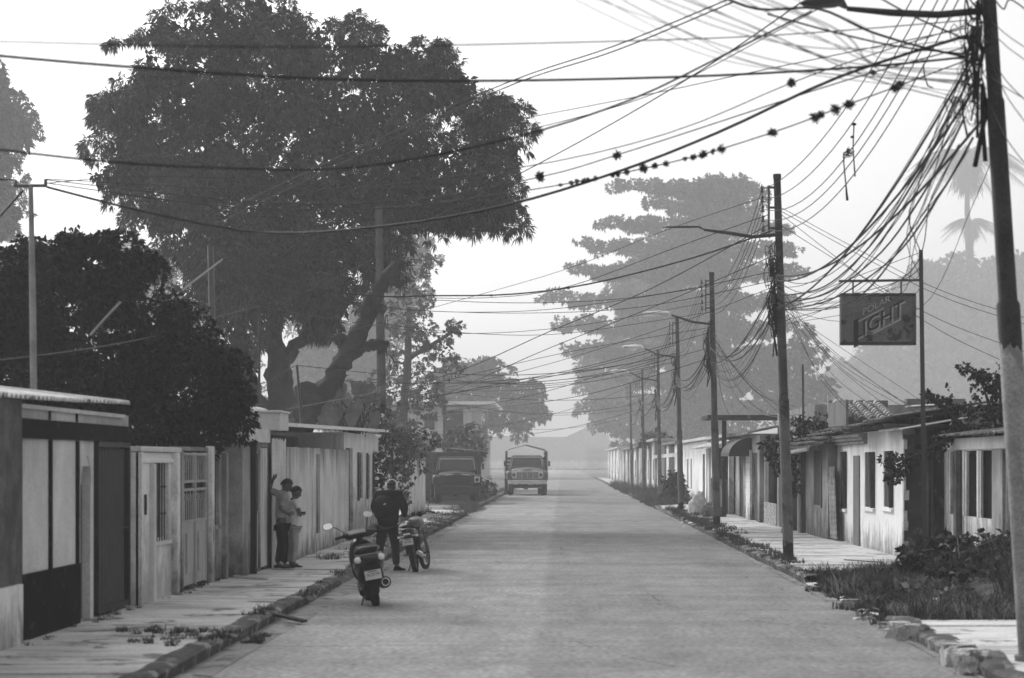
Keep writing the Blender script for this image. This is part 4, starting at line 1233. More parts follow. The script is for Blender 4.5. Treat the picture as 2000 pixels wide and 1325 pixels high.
# ---- right side: the layered almond tree
y0 = 360.0
root = thing('almond_tree', 'giant tree with flat layered branches rising behind the second pole', 'tree', (XY(1385, y0), y0, 0)); o = root.location.copy()
E = []
rnd = random.Random(14)
TI = [(365, 1196, 1475, 16, 30), (400, 1262, 1495, 22, 36), (440, 1172, 1545, 18, 40), (482, 1132, 1560, 20, 42), (530, 1106, 1575, 20, 40), (585, 1052, 1560, 18, 46), (636, 1074, 1570, 20, 44),
      (690, 1098, 1545, 24, 46), (742, 1192, 1530, 22, 46), (798, 1152, 1520, 20, 46), (842, 1165, 1450, 22, 30), (874, 1215, 1250, 14, 14)]
branches = []
for (py, pl, pr, t0, t1) in TI:
    for side, tip in ((0, pl), (1, pr)):
        c = 1385
        n = max(4, int(abs(tip - c) / 19))
        if py == 874: c, n = 1270, 3
        tip_z = -8 if side == 0 else rnd.uniform(-6, 10)
        for i in range(n + 1):
            u = i / n
            px = c + (tip - c) * u * .955
            th = t1 * (1 - u) + t0 * .8 * u
            pz = py + 10 * (1 - u) + tip_z * u * u * .5
            p = P(px + rnd.uniform(-8, 8), pz + rnd.uniform(-7, 7), y0 + rnd.uniform(-1.5, 1.5))
            k = y0 / F
            E.append((p.x, p.y, p.z, 30 * k * (1 - .35 * u), (30 + 30 * (1 - u)) * k, th * k * .56))
        branches.append((P(c, py + 26, y0), P(tip, py, y0)))
    for a in range(2):                                  # branches that run towards and away from the viewer
        az = rnd.uniform(40, 140) * (1 if a % 2 else -1)
        ln = abs(pl - 1385) / 13 * rnd.uniform(.5, .8)
        if py > 840: continue
        for i in range(3):
            u = (i + .7) / 3
            E.append((XY(1385, y0) + cos(radians(az)) * ln * u, y0 + sin(radians(az)) * ln * u, ZY(py, y0) + rnd.uniform(-.5, .3), 3.0 - .9 * u, 3.2, 1.5 - .4 * u))
for (px, py, a, c) in ((1440, 375, 34, 30), (1480, 372, 20, 14), (1330, 365, 22, 16), (1400, 362, 30, 18), (1455, 350, 18, 14), (1410, 640, 46, 120), (1350, 720, 60, 70), (1400, 810, 90, 55), (1385, 500, 40, 80), (1320, 800, 60, 40)):
    p = P(px, py, y0 + 1); k = y0 / F; E.append((p.x, p.y, p.z, a * k, a * k, c * k))
C, O = fill(E, .62, 51, .45)
leaf_mesh('crown', M_leaf('leaf_almond', .05, .45, .15), C, 9, .66, .38, .15, 52, root, o, O, .35, .15)
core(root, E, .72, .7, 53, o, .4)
limb('trunk', M_bark, [P(1385, 965, y0), P(1385, 800, y0), P(1388, 600, y0), P(1400, 380, y0)], [1.2, 1.0, .7, .2], root, o, 10, 3)
for i, (a, c) in enumerate(branches):
    limb('limb', M_bark, [a, a.lerp(c, .5) + Vector((0, 0, .1)), c], [.3, .18, .06], root, o, 6, i)
# dark shrubs and bushes right
shrub('shrub', 'round dark bush on the pavement left of the third pole', 104, [(1316, 955, 20, 26), (1322, 930, 16, 14), (1305, 940, 12, 16), (1330, 965, 14, 22)], 61, 12, 8, .17, .09, .3, L_mid, stem=False)
shrub('shrub', 'spiky potted shrubs under the low branches of the layered tree', 150, [(1262, 858, 10, 16), (1280, 858, 10, 18), (1298, 862, 14, 14)], 62, 8, 10, .3, .05, -.6, L_mid, stem=False)
shrub('creeper', 'dark creeper draped over the eaves behind the second pole', 61.5,
      [(1530, 870, 30, 24), (1560, 850, 34, 20), (1590, 840, 34, 20), (1515, 895, 20, 30), (1620, 840, 30, 16), (1545, 905, 14, 24), (1553, 945, 6, 30), (1500, 870, 12, 20)], 63, 16, 8, .12, .07, .5, L_dark, 'creeper')
shrub('bush', 'low dark vegetation growing along the grey block storey', 60, [(1600, 822, 60, 12), (1660, 830, 30, 12), (1560, 828, 30, 10)], 64, 12, 8, .12, .06, .2, L_vine, stem=False)
# bougainvillea
L_boug = M_leaf('leaf_bougainvillea', .015, .7, 2)
root = thing('bougainvillea', 'arching dark bougainvillea spilling over the whitewashed house corner', 'shrub', (8.1, 43.6, 0)); o = root.location.copy()
E = lobes([(1945, 850, 38, 55), (1920, 790, 34, 34), (1955, 780, 26, 40), (1890, 830, 34, 26), (1950, 740, 16, 26), (1860, 850, 30, 16), (1912, 760, 16, 18)], 43.6, 71, .4)
def chain(pts, r, y, n=9):
    out = []
    for i in range(len(pts) - 1):
        for j in range(n):
            u = j / n
            px = pts[i][0] * (1 - u) + pts[i+1][0] * u; py = pts[i][1] * (1 - u) + pts[i+1][1] * u
            out.append((px, py, r, r * .8))
    return lobes(out, y, 5, .12)
E += chain([(1945, 770), (1915, 738), (1872, 712)], 9, 43.6, 5) + chain([(1955, 745), (1930, 728), (1905, 735)], 9, 43.4, 3)
E += chain([(1880, 845), (1830, 870), (1780, 895), (1720, 905)], 15, 43.9, 6) + chain([(1800, 890), (1760, 918), (1732, 948)], 12, 44.2, 5)
E += chain([(1870, 800), (1830, 782), (1800, 765)], 8, 43.8, 4) + lobes([(1852, 770, 16, 12), (1760, 900, 36, 16), (1745, 930, 18, 16)], 43.9, 3, .2)
C, O = fill(E, 30, 72, .3)
leaf_mesh('foliage', L_boug, C, 7, .085, .055, .3, 73, root, o, O, .5, .1)
for i, pts in enumerate(([(1945, 980), (1945, 830), (1915, 740), (1872, 712)], [(1950, 900), (1880, 845), (1780, 893), (1722, 906)], [(1950, 980), (1955, 800), (1950, 730)], [(1900, 850), (1830, 785), (1800, 765)])):
    limb('stem', M_bark, [P(a, c, 43.6) for a, c in pts], [.05, .035, .02, .01][:len(pts)], root, o, 6, i)
# heap of cut branches and wilted leaves
root = thing('leaf_heap', 'heap of wilted cut branches and big leaves below the low pale house', 'heap', (6.9, 36.2, 0)); o = root.location.copy()
E = []
rnd = random.Random(31)
for (px, py, a, c, dy) in ((1790, 1110, 60, 45, 0), (1850, 1095, 70, 45, 1), (1910, 1085, 60, 45, 1.5), (1960, 1080, 45, 40, 1.5), (1760, 1140, 40, 25, -1), (1840, 1140, 80, 35, -1.2), (1930, 1130, 70, 45, -1), (1980, 1110, 50, 60, -.5), (1960, 1180, 60, 40, -2), (1800, 1090, 40, 30, 1), (1860, 1075, 40, 30, 1.5), (1730, 1150, 30, 18, -1.5), (1880, 1165, 60, 26, -2)):
    yy = 36.3 + dy; p = P(px, py, yy); k = yy / F
    E.append((p.x, yy, max(.12, p.z), a * k, a * k, c * k))
C, O = fill(E, 17, 81, .45)
C[:, 2] = np.maximum(C[:, 2], .03)
leaf_mesh('foliage', M_leaf('leaf_wilted', .05, .85, 2.2), C, 6, .17, .085, .2, 82, root, o, O, .4, .3)
core(root, E, .8, .3, 83, o, 6)
b = MB(o)
for i in range(40):
    x, y = 6.9 + rnd.gauss(0, .9), 36 + rnd.gauss(0, 1.2); z = rnd.uniform(.15, .7); a = rnd.uniform(0, 6.28); l_ = rnd.uniform(.2, .6)
    b = MB(o); b.tube([(x, y, z), (x + cos(a) * l_, y + sin(a) * l_, z + rnd.uniform(-.1, .35))], .009, 5); b.build('twig', M_wood, root)
c2 = np.array([[5.35 + rnd.gauss(0, .35), 33.9 + rnd.gauss(0, .4), .16] for i in range(60)])
oo = leaf_mesh('dry_leaves', M_leaf('leaf_dry', .14, .8, 3), c2, 6, .2, .11, -.2, 84, None, (5.3, 33.9, 0), None, .6, .2)
setp(oo, 'small pile of dry curled leaves on the bare concrete patch', 'leaves', kind='stuff')

# ---- distance: wooded rise with palms
rng = random.Random(5)
lst = []
for i in range(34):
    px = 1590 + i * 20 + rng.uniform(-10, 10)
    top = 760 - 40 * sin((px - 1560) / 90.0) if px < 1680 else (640 if px < 1750 else 560) - (px - 1680) * .16
    top = {0: 760, 1: 740, 2: 720, 3: 690, 4: 650, 5: 600, 6: 560, 7: 530}.get(int((px - 1590) / 26), 505) + rng.uniform(-14, 20)
    py = top
    while py < 900:
        lst.append((px + rng.uniform(-10, 10), py + 34, 44, 38)); py += 58
E = lobes(lst, 700, 91, 20)
C, O = fill(E, .09, 92, .6)
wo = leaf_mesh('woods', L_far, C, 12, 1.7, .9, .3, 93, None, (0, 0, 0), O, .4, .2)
setp(wo, 'misty wooded rise behind the right-hand houses', 'woods', kind='stuff')
E2 = [(a, b_, c, r1 * .8, r2 * .8, r3 * .8) for a, b_, c, r1, r2, r3 in E]
C, O = fill(E2, .08, 94, .1)
setp(leaf_mesh('woods', M_core, C, 6, 3, 2, .1, 95), 'inner mass of the misty wooded rise', 'woods', kind='stuff')
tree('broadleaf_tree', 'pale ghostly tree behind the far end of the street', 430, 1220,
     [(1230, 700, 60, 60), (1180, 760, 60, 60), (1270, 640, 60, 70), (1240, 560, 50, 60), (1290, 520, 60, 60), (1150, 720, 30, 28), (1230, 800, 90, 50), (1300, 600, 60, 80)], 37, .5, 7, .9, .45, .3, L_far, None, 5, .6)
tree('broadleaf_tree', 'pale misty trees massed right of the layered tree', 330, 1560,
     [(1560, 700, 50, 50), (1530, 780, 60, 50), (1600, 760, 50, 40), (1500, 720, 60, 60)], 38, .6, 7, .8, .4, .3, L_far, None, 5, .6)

def palm(label, px, py, y, fl, nf, seed, trunk_r=.35, base_py=720):
    rnd = random.Random(seed)
    c = P(px, py, y)
    root = thing('palm_tree', label, 'palm', (c.x, y, 0)); o = root.location.copy()
    limb('trunk', M_bark, [(c.x + .3, y, 0), (c.x, y, c.z * .5), (c.x, y, c.z)], [trunk_r * 1.2, trunk_r, trunk_r * .8], root, o, 8, seed)
    for i in range(nf):
        a = 2 * pi * i / nf + rnd.uniform(-.2, .2); el = rnd.uniform(-.5, 1.1)
        n = 40; mid = []
        for j in range(n + 1):
            u = j / n
            mid.append(Vector((c.x + cos(a) * fl * u * cos(el * .5), y + sin(a) * fl * u * cos(el * .5), c.z + fl * (.55 * el * u - (.55 + .2 * el) * u * u))))
        vs, fs = [], []
        for j in range(1, n):
            p = mid[j]; t = (mid[j + 1] - mid[j - 1]).normalized(); s_ = t.cross(Vector((0, 0, 1))).normalized()
            ll = (fl * .30 * sin(pi * (j / n) ** .7) + .15) * rnd.uniform(.6, 1.15)
            for k in (-1, 1):
                tip = p + s_ * k * ll * .62 + t * ll * .35 - Vector((0, 0, ll * .65))
                b0 = len(vs); w_ = t * .009 * fl
                vs += [p - w_, p + w_, tip]; fs.append((b0, b0 + 1, b0 + 2))
        b = MB(o); b.add(vs, fs)
        b.tube(mid, [.14 * (1 - u / (n + 1)) + .01 for u in range(n + 1)], 5)
        b.build('frond', L_far, root)
    # skirt of dead fronds
    C = np.array([[c.x + rnd.gauss(0, .09 * fl), y + rnd.gauss(0, .09 * fl), c.z - rnd.uniform(-.04, .42) * fl] for i in range(170)])
    leaf_mesh('dead_fronds', L_far, C, 5, .22 * fl, .022 * fl, 2.2, seed, root, o, None, .2, .2)
palm('tall misty palm whose drooping crown shows left of the nearest pole', 1890, 300, 705, 20.5, 26, 3, .8)
palm('shorter misty palm just under the tall one', 1897, 432, 720, 10.3, 20, 4, .8)
# ================================================================== poles and wires
M_pole = mat('pole_paint', 0.055, var=.35, scale=2.5, fine=.3, rough=.6)
def pole_mat(name, up, mid, low, zl, zm):
    m = mat(name, up, var=.35, scale=2.2, fine=.3, rough=.65, spots=.2, spotc=.03)
    nt = m.node_tree; N = nt.nodes; L = nt.links
    b = N['Principled BSDF']; src = b.inputs['Base Color'].links[0].from_socket
    g = N.new('ShaderNodeNewGeometry'); sx = N.new('ShaderNodeSeparateXYZ'); L.new(g.outputs['Position'], sx.inputs[0])
    no = N.new('ShaderNodeTexNoise'); no.inputs['Scale'].default_value = 6; no.inputs['Detail'].default_value = 5
    ad = N.new('ShaderNodeMath'); ad.operation = 'MULTIPLY_ADD'; L.new(no.outputs[0], ad.inputs[0]); ad.inputs[1].default_value = .5; L.new(sx.outputs['Z'], ad.inputs[2])
    rp = N.new('ShaderNodeValToRGB'); rp.color_ramp.interpolation = 'CONSTANT'
    nz = N.new('ShaderNodeMath'); nz.operation = 'DIVIDE'; L.new(ad.outputs[0], nz.inputs[0]); nz.inputs[1].default_value = 8.0
    L.new(nz.outputs[0], rp.inputs[0])
    e = rp.color_ramp.elements
    e[0].position = 0; e[0].color = (low/up,) * 3 + (1,)
    e[1].position = (zl + .25) / 8; e[1].color = (mid/up,) * 3 + (1,)
    q = e.new((zm + .25) / 8); q.color = (1, 1, 1, 1)
    mx = N.new('ShaderNodeVectorMath'); mx.operation = 'MULTIPLY'; L.new(src, mx.inputs[0]); L.new(rp.outputs[0], mx.inputs[1])
    L.new(mx.outputs[0], b.inputs['Base Color'])
    return m
P_near = pole_mat('pole_near', .04, .26, .2, .3, 3.15)
P_std = pole_mat('pole_standard', .06, .13, .02, .45, 2.9)
M_ins = mat('insulator', .03, rough=.3, spec=.5)
M_wire = mat('wire_black', .012, var=.1, rough=.6, spec=.1)
M_wirel = mat('wire_pale', .24, var=.2, rough=.6)
M_lamp = mat('lamp_grey', .8, rough=.4)
M_lens = mat('lamp_lens', .85, rough=.2)

def xlean(i): return 0
POLES = []
def pole(x, y, zb, h, lean, m, label, lamp=None, rs=(.115, .09, .07, .062), seed=1, tang=1.0, rack=True):
    root = thing('utility_pole', label, 'utility pole', (x, y, zb), group='utility poles along the right pavement'); o = root.location.copy()
    def at(z, dx=0, dy=0): return Vector((x - lean * z / h + dx, y + dy, zb + z))
    POLES.append(at)
    b = MB(o); zs = [(-.1, rs[0]), (h * .42, rs[0]), (h * .425, rs[1]), (h * .66, rs[1] * .96), (h * .665, rs[2]), (h, rs[3]), (h + .02, rs[3] * 1.15), (h + .1, rs[3] * 1.1)]
    b.tube([at(a) for a, r in zs], [r for a, r in zs], 18); s = b.build('shaft', m, root, smooth=40)
    b = MB(o); b.tube([at(-.02), at(.06)], rs[0] * 1.35, 16); b.build('base_ring', m, root, smooth=40)
    if rack:
        b = MB(o); b.box(at(0).x*0 + at(h-.9).x - .21, at(h-.9).x - .17, y - .03, y + .03, zb + h - 1.05, zb + h - .12)
        for z in (h - .16, h - .95, h - .55): b.box(at(z).x - .2, at(z).x, y - .025, y + .025, zb + z - .02, zb + z + .02)
        r = b.build('rack', M_steel, root)
        for k in range(5):
            z = h - .2 - k * .19
            b = MB(o); c = at(z, -.30)
            b.tube([c + Vector((0, 0, -.06)), c + Vector((0, 0, -.035)), c + Vector((0, 0, -.03)), c + Vector((0, 0, 0)), c + Vector((0, 0, .03)), c + Vector((0, 0, .035)), c + Vector((0, 0, .06))], [.03, .05, .028, .025, .028, .05, .03], 10)
            b.build('insulator', M_ins, r, smooth=50)
        b = MB(o); b.tube([at(h - .1, -.30), at(h - 1.1, -.30)], .008, 6); b.build('rod', M_steel, r)
    if lamp:
        pts, head = lamp
        b = MB(o); b.tube([at(z, dx) for dx, z in pts], [.035] * (len(pts) - 1) + [.025], 8); b.build('lamp_arm', m, root, smooth=True)
        (dx, z, ln, wd, mt, lens) = head
        b = MB(o); c = at(z, dx)
        n = 8
        ps = [c + Vector((-ln * u, 0, .05 * (u) + (.06 if u > 0 else 0) * (1 - u))) for u in [i / n for i in range(n + 1)]]
        rr = [.04 if i == 0 else wd * (0.55 + .45 * sin(pi * min(1, (i / n) ** .8))) * (1 if i < n else .35) for i in range(n + 1)]
        b.tube(ps, rr, 12, flat=.42); hd = b.build('lamp_head', mt, root, smooth=True)
        if lens:
            b = MB(o); b.ell(c + Vector((-ln * .62, 0, -.03)), (ln * .32, wd * .7, .085), 12, 8); b.build('lens', M_lens, hd, smooth=True)
    # tangle of splices and slack loops
    rnd = random.Random(seed)
    if tang:
        b = MB(o)
        for k in range(int(46 * tang)):
            z = rnd.uniform(h - 2.9, h - 1.3) if rack else rnd.uniform(h - 2.6, h - 1.0)
            c = at(z, rnd.uniform(-.24, -.02), rnd.uniform(-.12, .1))
            a = rnd.uniform(0, 6); R_ = rnd.uniform(.05, .18); pts = []
            for j in range(9):
                t = a + j * .8; pts.append(c + Vector((cos(t) * R_ * .5, sin(t * 1.3) * .05, sin(t) * R_ * 1.3 + rnd.uniform(-.03, .03))))
            b.tube(pts, rnd.uniform(.005, .011), 4, caps=False)
        for k in range(int(12 * tang)):
            z = rnd.uniform(h - 2.7, h - 1.5); c = at(z, -.12, rnd.uniform(-.08, .08))
            b.tube([c, c + Vector((rnd.uniform(-.06, .06), 0, -.25)), c + Vector((rnd.uniform(-.1, .1), 0, rnd.uniform(-.5, -.9)))], rnd.uniform(.012, .028), 5)
        w_ = b.build('wire_tangle', M_wire, root)
        for k in range(int(5 * tang)):
            b = MB(o); z = rnd.uniform(h - 2.5, h - 1.4); c = at(z, -.16, -.05); b.obox(c, (.10, .08, .17), Matrix.Rotation(rnd.uniform(-.3, .3), 3, 'Y'))
            b.build('splice_box', M_ins, root, bevel=.01)
    return root

pole(4.53, 22.3, .13, 8.2, .52, P_near, 'nearest leaning pole with pale lower half at the right edge', ([(-.05, 6.29), (-.5, 6.25), (-.95, 6.27), (-1.38, 6.31)], (-1.38, 6.315, .46, .13, M_ins, False)), (.115, .093, .073, .066), 1, .55, False)
# extra splice mass on the near pole
pole(4.39, 44.8, .15, 7.4, .22, P_std, 'second pole, carrying the long dark street lamp arm', ([(-.05, 6.32), (-.5, 6.28), (-1.0, 6.36), (-1.45, 6.42)], (-1.45, 6.42, .82, .06, M_ins, False)), (.105, .088, .078, .07), 2, 1.15)
pole(4.50, 67.3, .15, 7.35, .15, P_std, 'third pole, with pale oval lamp and a small meter box', ([(-.05, 5.93), (-.6, 6.0), (-1.2, 6.2)], (-1.2, 6.2, .85, .17, M_lamp, True)), (.11, .09, .08, .07), 3, .9)
pole(4.62, 90.0, .15, 7.5, .15, P_std, 'fourth pole, standing behind the round dark bush', ([(-.05, 6.0), (-.8, 6.1), (-1.3, 6.35)], (-1.3, 6.35, .9, .20, M_lamp, True)), (.11, .09, .08, .07), 4, .5)
pole(4.75, 112.5, .14, 7.3, .1, P_std, 'fifth pole, fading before the layered tree', ([(-.05, 5.9), (-.8, 6.0), (-1.4, 6.3)], (-1.4, 6.3, .95, .22, M_lamp, True)), (.10, .085, .075, .065), 5, .4)
pole(4.8, 136, .14, 7.3, .1, P_std, 'sixth pole, pale in the mist', None, (.10, .08, .07, .06), 6, .2)
pole(4.8, 160, .14, 7.3, .1, P_std, 'seventh pole, faint in the mist', None, (.10, .08, .07, .06), 7, 0)

def post(name, label, pts, y, r, m, extra=None, cat='post'):
    a = P(pts[0][0], pts[0][1], y)
    root = thing(name, label, cat, (a.x, y, 0)); o = root.location.copy()
    b = MB(o); b.tube([P(px, py, y) for px, py in pts], r, 10); b.build('shaft', m, root, smooth=40)
    if extra: extra(root, o)
    return root
M_galv = mat('galvanised_pipe', .2, var=.35, scale=3, rough=.5)
def tee(root, o):
    y = 29.5
    b = MB(o); b.tube([P(28, 363, y), P(92, 363, y)], .022, 8); b.tube([P(31, 363, y), P(31, 352, y)], .022, 8); b.tube([P(89, 363, y), P(89, 350, y)], .022, 8); b.build('crossbar', M_ins, root)
post('tee_post', 'pale pipe post with dark T-shaped crossbar before the dense tree', [(66, 780), (64, 600), (60, 363)], 29.5, [.045, .045, .03], M_galv, tee)
post('post', 'dark post behind the dense tree that carries the knotted wire', [(418, 860), (414, 600), (411, 480)], 52, .07, M_ins)
post('concrete_post', 'pale concrete post standing in front of the mango crown', [(746, 800), (742, 600), (740, 404)], 66, [.13, .12, .10], mat('concrete_post', .08, var=.3, scale=2))
post('post', 'thin post before the mango trunk, left of the pruned tree', [(506, 800), (507, 598)], 46, .025, M_pole)
post('post', 'thin rusty pipe rising from the bright tin roof', [(590, 838), (580, 714)], 45, .025, M_ins)
post('post', 'thin upright rod on the roof ridge right of the second pole', [(1569, 870), (1568, 712)], 60, .03, M_ins)
post('pipe', 'pale broken pipe sticking out of the dense tree', [(176, 655), (200, 628), (236, 590)], 33, .018, M_galv, None, 'pipe')

# lamp on a bracket far left
y = 140
a = P(868, 870, y)
root = thing('street_lamp', 'small bell-shaped lamp on a bracket behind the dark truck', 'street lamp', (a.x, y, 0)); o = root.location.copy()
b = MB(o); b.tube([P(868, 900, y), P(867, 801, y)], .06, 8); b.build('shaft', M_steel, root)
b = MB(o); b.tube([P(868, 818, y), P(872, 810, y), P(878, 808, y), P(879, 814, y)], .025, 6); b.build('lamp_arm', M_steel, root)
b = MB(o); c = P(879, 817, y); b.tube([c + Vector((0, 0, .1)), c + Vector((0, 0, -.02)), c + Vector((0, 0, -.12))], [.04, .09, .24], 12); b.build('lamp_shade', M_steel, root)

# ---- hanging sign
ys = 43.0
root = thing('hanging_sign', 'boxed hanging sign with diagonal lettering on a tall bracket post', 'sign', (XY(1810, ys), ys, 0)); o = root.location.copy()
b = MB(o); b.hexa([P(1802, 1120, ys - .03), P(1812, 1120, ys - .03), P(1812, 1120, ys + .06), P(1802, 1120, ys + .06), P(1794.5, 488, ys - .03), P(1802.5, 488, ys - .03), P(1802.5, 488, ys + .06), P(1794.5, 488, ys + .06)]); b.build('post', M_ins, root)
b = MB(o); b.hexa([P(1638, 552, ys - .03), P(1797, 550, ys - .03), P(1797, 550, ys + .03), P(1638, 552, ys + .03), P(1638, 547, ys - .03), P(1797, 545, ys - .03), P(1797, 545, ys + .03), P(1638, 547, ys + .03)]); b.build('bracket', M_ins, root)
for px in (1666, 1760):
    b = MB(o); b.box(XY(px - 1.6, ys), XY(px + 1.6, ys), ys - .01, ys + .01, ZY(576, ys), ZY(551, ys)); b.build('hanger', M_ins, root)
M_signb = mat('sign_face', .15, var=.22, scale=2.2, fine=.15, spots=.25, spotc=.05, drip=.3, dripc=.04)
M_signf = mat('sign_frame', .05, var=.3, scale=4)
M_signl = mat('sign_letter', .035, var=.2, scale=6)
M_signw = mat('sign_letter_pale', .38, var=.25, scale=6)
x0, x1 = XY(1641, ys), XY(1787.5, ys); z0, z1 = ZY(674.5, ys), ZY(574, ys)
b = MB(o); b.box(x0, x1, ys - .10, ys + .12, z0, z1); bx = b.build('sign_box', M_signb, root)
b = MB(o); f = .055
b.hexa([(x0, ys - .14, z0), (x1, ys - .14, z0), (x1, ys - .10, z0), (x0, ys - .10, z0), (x0 + f, ys - .115, z0 + f), (x1 - f, ys - .115, z0 + f), (x1, ys - .10, z0 + f), (x0, ys - .10, z0 + f)])
b.hexa([(x0 + f, ys - .115, z1 - f), (x1 - f, ys - .115, z1 - f), (x1, ys - .10, z1 - f), (x0, ys - .10, z1 - f), (x0, ys - .14, z1), (x1, ys - .14, z1), (x1, ys - .10, z1), (x0, ys - .10, z1)])
b.build('frame', M_signf, root)
b = MB(o)
for (xa, xb) in ((x0, x0 + f * .8), (x1 - f * .8, x1)): b.box(xa, xb, ys - .13, ys - .101, z0 + f + .001, z1 - f - .001)
b.build('frame', M_signb, root)
def text(body, size, mt, parent, o_, pos, shear=0.0, rz=0.0, up=None, ext=.004, name='lettering', rotm=None, sx=1.0):
    cu = bpy.data.curves.new(name, 'FONT'); cu.body = body; cu.size = size; cu.align_x = 'CENTER'; cu.align_y = 'CENTER'; cu.extrude = ext
    tmp = bpy.data.objects.new('tmp', cu); COL.objects.link(tmp)
    dg = bpy.context.evaluated_depsgraph_get()
    me = bpy.data.meshes.new_from_object(tmp.evaluated_get(dg)); bpy.data.objects.remove(tmp)
    me.name = name
    for v in me.vertices:
        x, yy, z = v.co
        x *= sx
        yy2 = yy + shear * x
        v.co = (x, -z, yy2)      # facing -Y
    me.materials.clear(); me.materials.append(mt)
    ob = bpy.data.objects.new(name, me); COL.objects.link(ob); ob.parent = parent
    ob.location = Vector(pos) - Vector(o_)
    if rotm: ob.rotation_euler = rotm
    return ob
cx, cz = (x0 + x1) / 2, (z0 + z1) / 2
# pale slanted backing shapes then dark letters, the words rise to the right
b = MB(o); s_ = .52
def sl(xa, xb, za, zb, y_): return [(cx + xa, y_, cz + za + s_ * xa), (cx + xb, y_, cz + za + s_ * xb), (cx + xb, y_, cz + zb + s_ * xb), (cx + xa, y_, cz + zb + s_ * xa)]
b.add(sl(-.40, .10, .135, .165, ys - .103) + sl(-.1, .42, -.235, -.20, ys - .103), [(0, 1, 2, 3), (4, 5, 6, 7)]); b.build('stripe', M_signw, bx)
text('POLAR', .17, M_signw, bx, o, (cx - .04, ys - .105, cz + .25), s_, ext=.003, sx=1.0)
def word(txt, size, mt, dx, dz, ddy, sx):
    return text(txt, size, mt, bx, o, (cx + dx, ys - .106 - ddy, cz + dz), s_, ext=.003, sx=sx)
word('LIGHT', .40, M_signw, .035, -.055, 0, .84)
word('LIGHT', .40, M_signl, .0, -.03, .006, .84)
b = MB(o); b.add(sl(-.46, -.375, -.30, .21, ys - .113), [(0, 1, 2, 3)]); b.build('lettering', M_signl, bx)
text('®', .11, M_signl, bx, o, (cx + .55, ys - .105, cz - .33), 0, ext=.002)

# ---- wires
NW = [0]
def wire(pts, r, label, group, m=None, seg=26, name='wire', sub=3):
    """smooth curve through 3-D points"""
    pts = [Vector(p) for p in pts]
    out = []
    for i in range(len(pts) - 1):
        p0 = pts[max(i-1, 0)]; p1 = pts[i]; p2 = pts[i+1]; p3 = pts[min(i+2, len(pts)-1)]
        n = max(4, seg // (len(pts) - 1))
        for j in range(n):
            t = j / n
            out.append(0.5 * ((2*p1) + (p2-p0)*t + (2*p0-5*p1+4*p2-p3)*t*t + (3*p1-p0-3*p2+p3)*t*t*t))
    out.append(pts[-1])
    b = MB(tuple(out[0])); b.tube(out, r, 5)
    o = b.build(name, m or M_wire)
    setp(o, label, 'wire', group); NW[0] += 1
    return out
def sag(a, c, s, r, label, group, m=None, n=16):
    a, c = Vector(a), Vector(c); pts = []
    for i in range(n + 1):
        u = i / n; p = a.lerp(c, u); p.z -= 4 * s * u * (1 - u); pts.append(p)
    b = MB(tuple(a)); b.tube(pts, r, 5)
    o = b.build('wire', m or M_wire)
    setp(o, label, 'wire', group); NW[0] += 1
rnd = random.Random(100)
NAMES = ['nearest', 'second', 'third', 'fourth', 'fifth', 'sixth', 'seventh']
for i in range(len(POLES) - 1):
    A_, B_2 = POLES[i], POLES[i + 1]
    h = 7.4
    for k in range(5):
        z = h - .2 - k * .19
        sag(A_(z + (.3 if i == 0 else 0), -.30 if i else -.1), B_2(z, -.30), rnd.uniform(.5, .95) * (1 if i < 3 else .6), .0075 if i < 3 else .012,
            'thin bare line sagging between the insulators of the %s and %s poles' % (NAMES[i], NAMES[i+1]), 'bare lines from %s to %s pole' % (NAMES[i], NAMES[i+1]))
    for k in range((10, 11, 8, 5, 3, 2)[i]):
        za = (rnd.uniform(5.2, 6.2) if i == 0 else rnd.uniform(4.7, 5.6)); zb = rnd.uniform(4.7, 5.6)
        thick = k < 3
        sag(A_(za, -.12, rnd.uniform(-.1, .1)), B_2(zb, -.1, rnd.uniform(-.1, .1)), rnd.uniform(.5, 1.25) if not thick else rnd.uniform(.35, .8), (.015 if thick else rnd.uniform(.004, .007)) * (1 if i < 2 else 1.4),
            ('thick black cable' if thick else 'slack thin wire') + ' hanging between the tangles of the %s and %s poles' % (NAMES[i], NAMES[i+1]),
            ('thick cables' if thick else 'slack wires') + ' from %s to %s pole' % (NAMES[i], NAMES[i+1]))
def W(spec, r, label, group, m=None):
    return wire([P(px, py, y) for px, py, y in spec], r, label, group, m)
g0 = 'cables crossing the street to the nearest pole'
MAINW = W([(-60, 104, 15), (250, 131, 16), (640, 155, 17.5), (1000, 158, 19), (1400, 148, 20.5), (1700, 130, 21.6), (1888, 112, 22.3)], .012, 'long straight black cable crossing the whole picture above the mango crown', g0)
W([(-60, 80, 13), (500, 92, 15), (1000, 86, 17), (1500, 70, 20), (1890, 40, 22.3)], .006, 'topmost thin wire crossing the mango crown', g0)
W([(-60, 286, 17), (200, 315, 18), (420, 328, 18.5), (700, 327, 19.5), (1000, 270, 20.5), (1230, 196, 21), (1420, 105, 21.5), (1585, 22, 22.2)], .010, 'sagging wire entering low at the left edge and climbing to the near lamp', g0)
KN = W([(92, 366, 29.5), (300, 418, 29), (520, 455, 28.5), (760, 441, 27), (985, 402, 26), (1200, 338, 25), (1400, 260, 24), (1640, 150, 23), (1888, 70, 22.3)], .016, 'thick knotted cable swooping from the T-shaped post to the nearest pole', g0)
PL = W([(92, 358, 29.5), (420, 402, 28.5), (700, 410, 27.5), (1000, 377, 26), (1300, 320, 24.5), (1500, 262, 23.7), (1655, 205, 23), (1760, 166, 22.7), (1888, 118, 22.3)], .007, 'thin wire beaded with air plants below the thick knotted cable', g0)
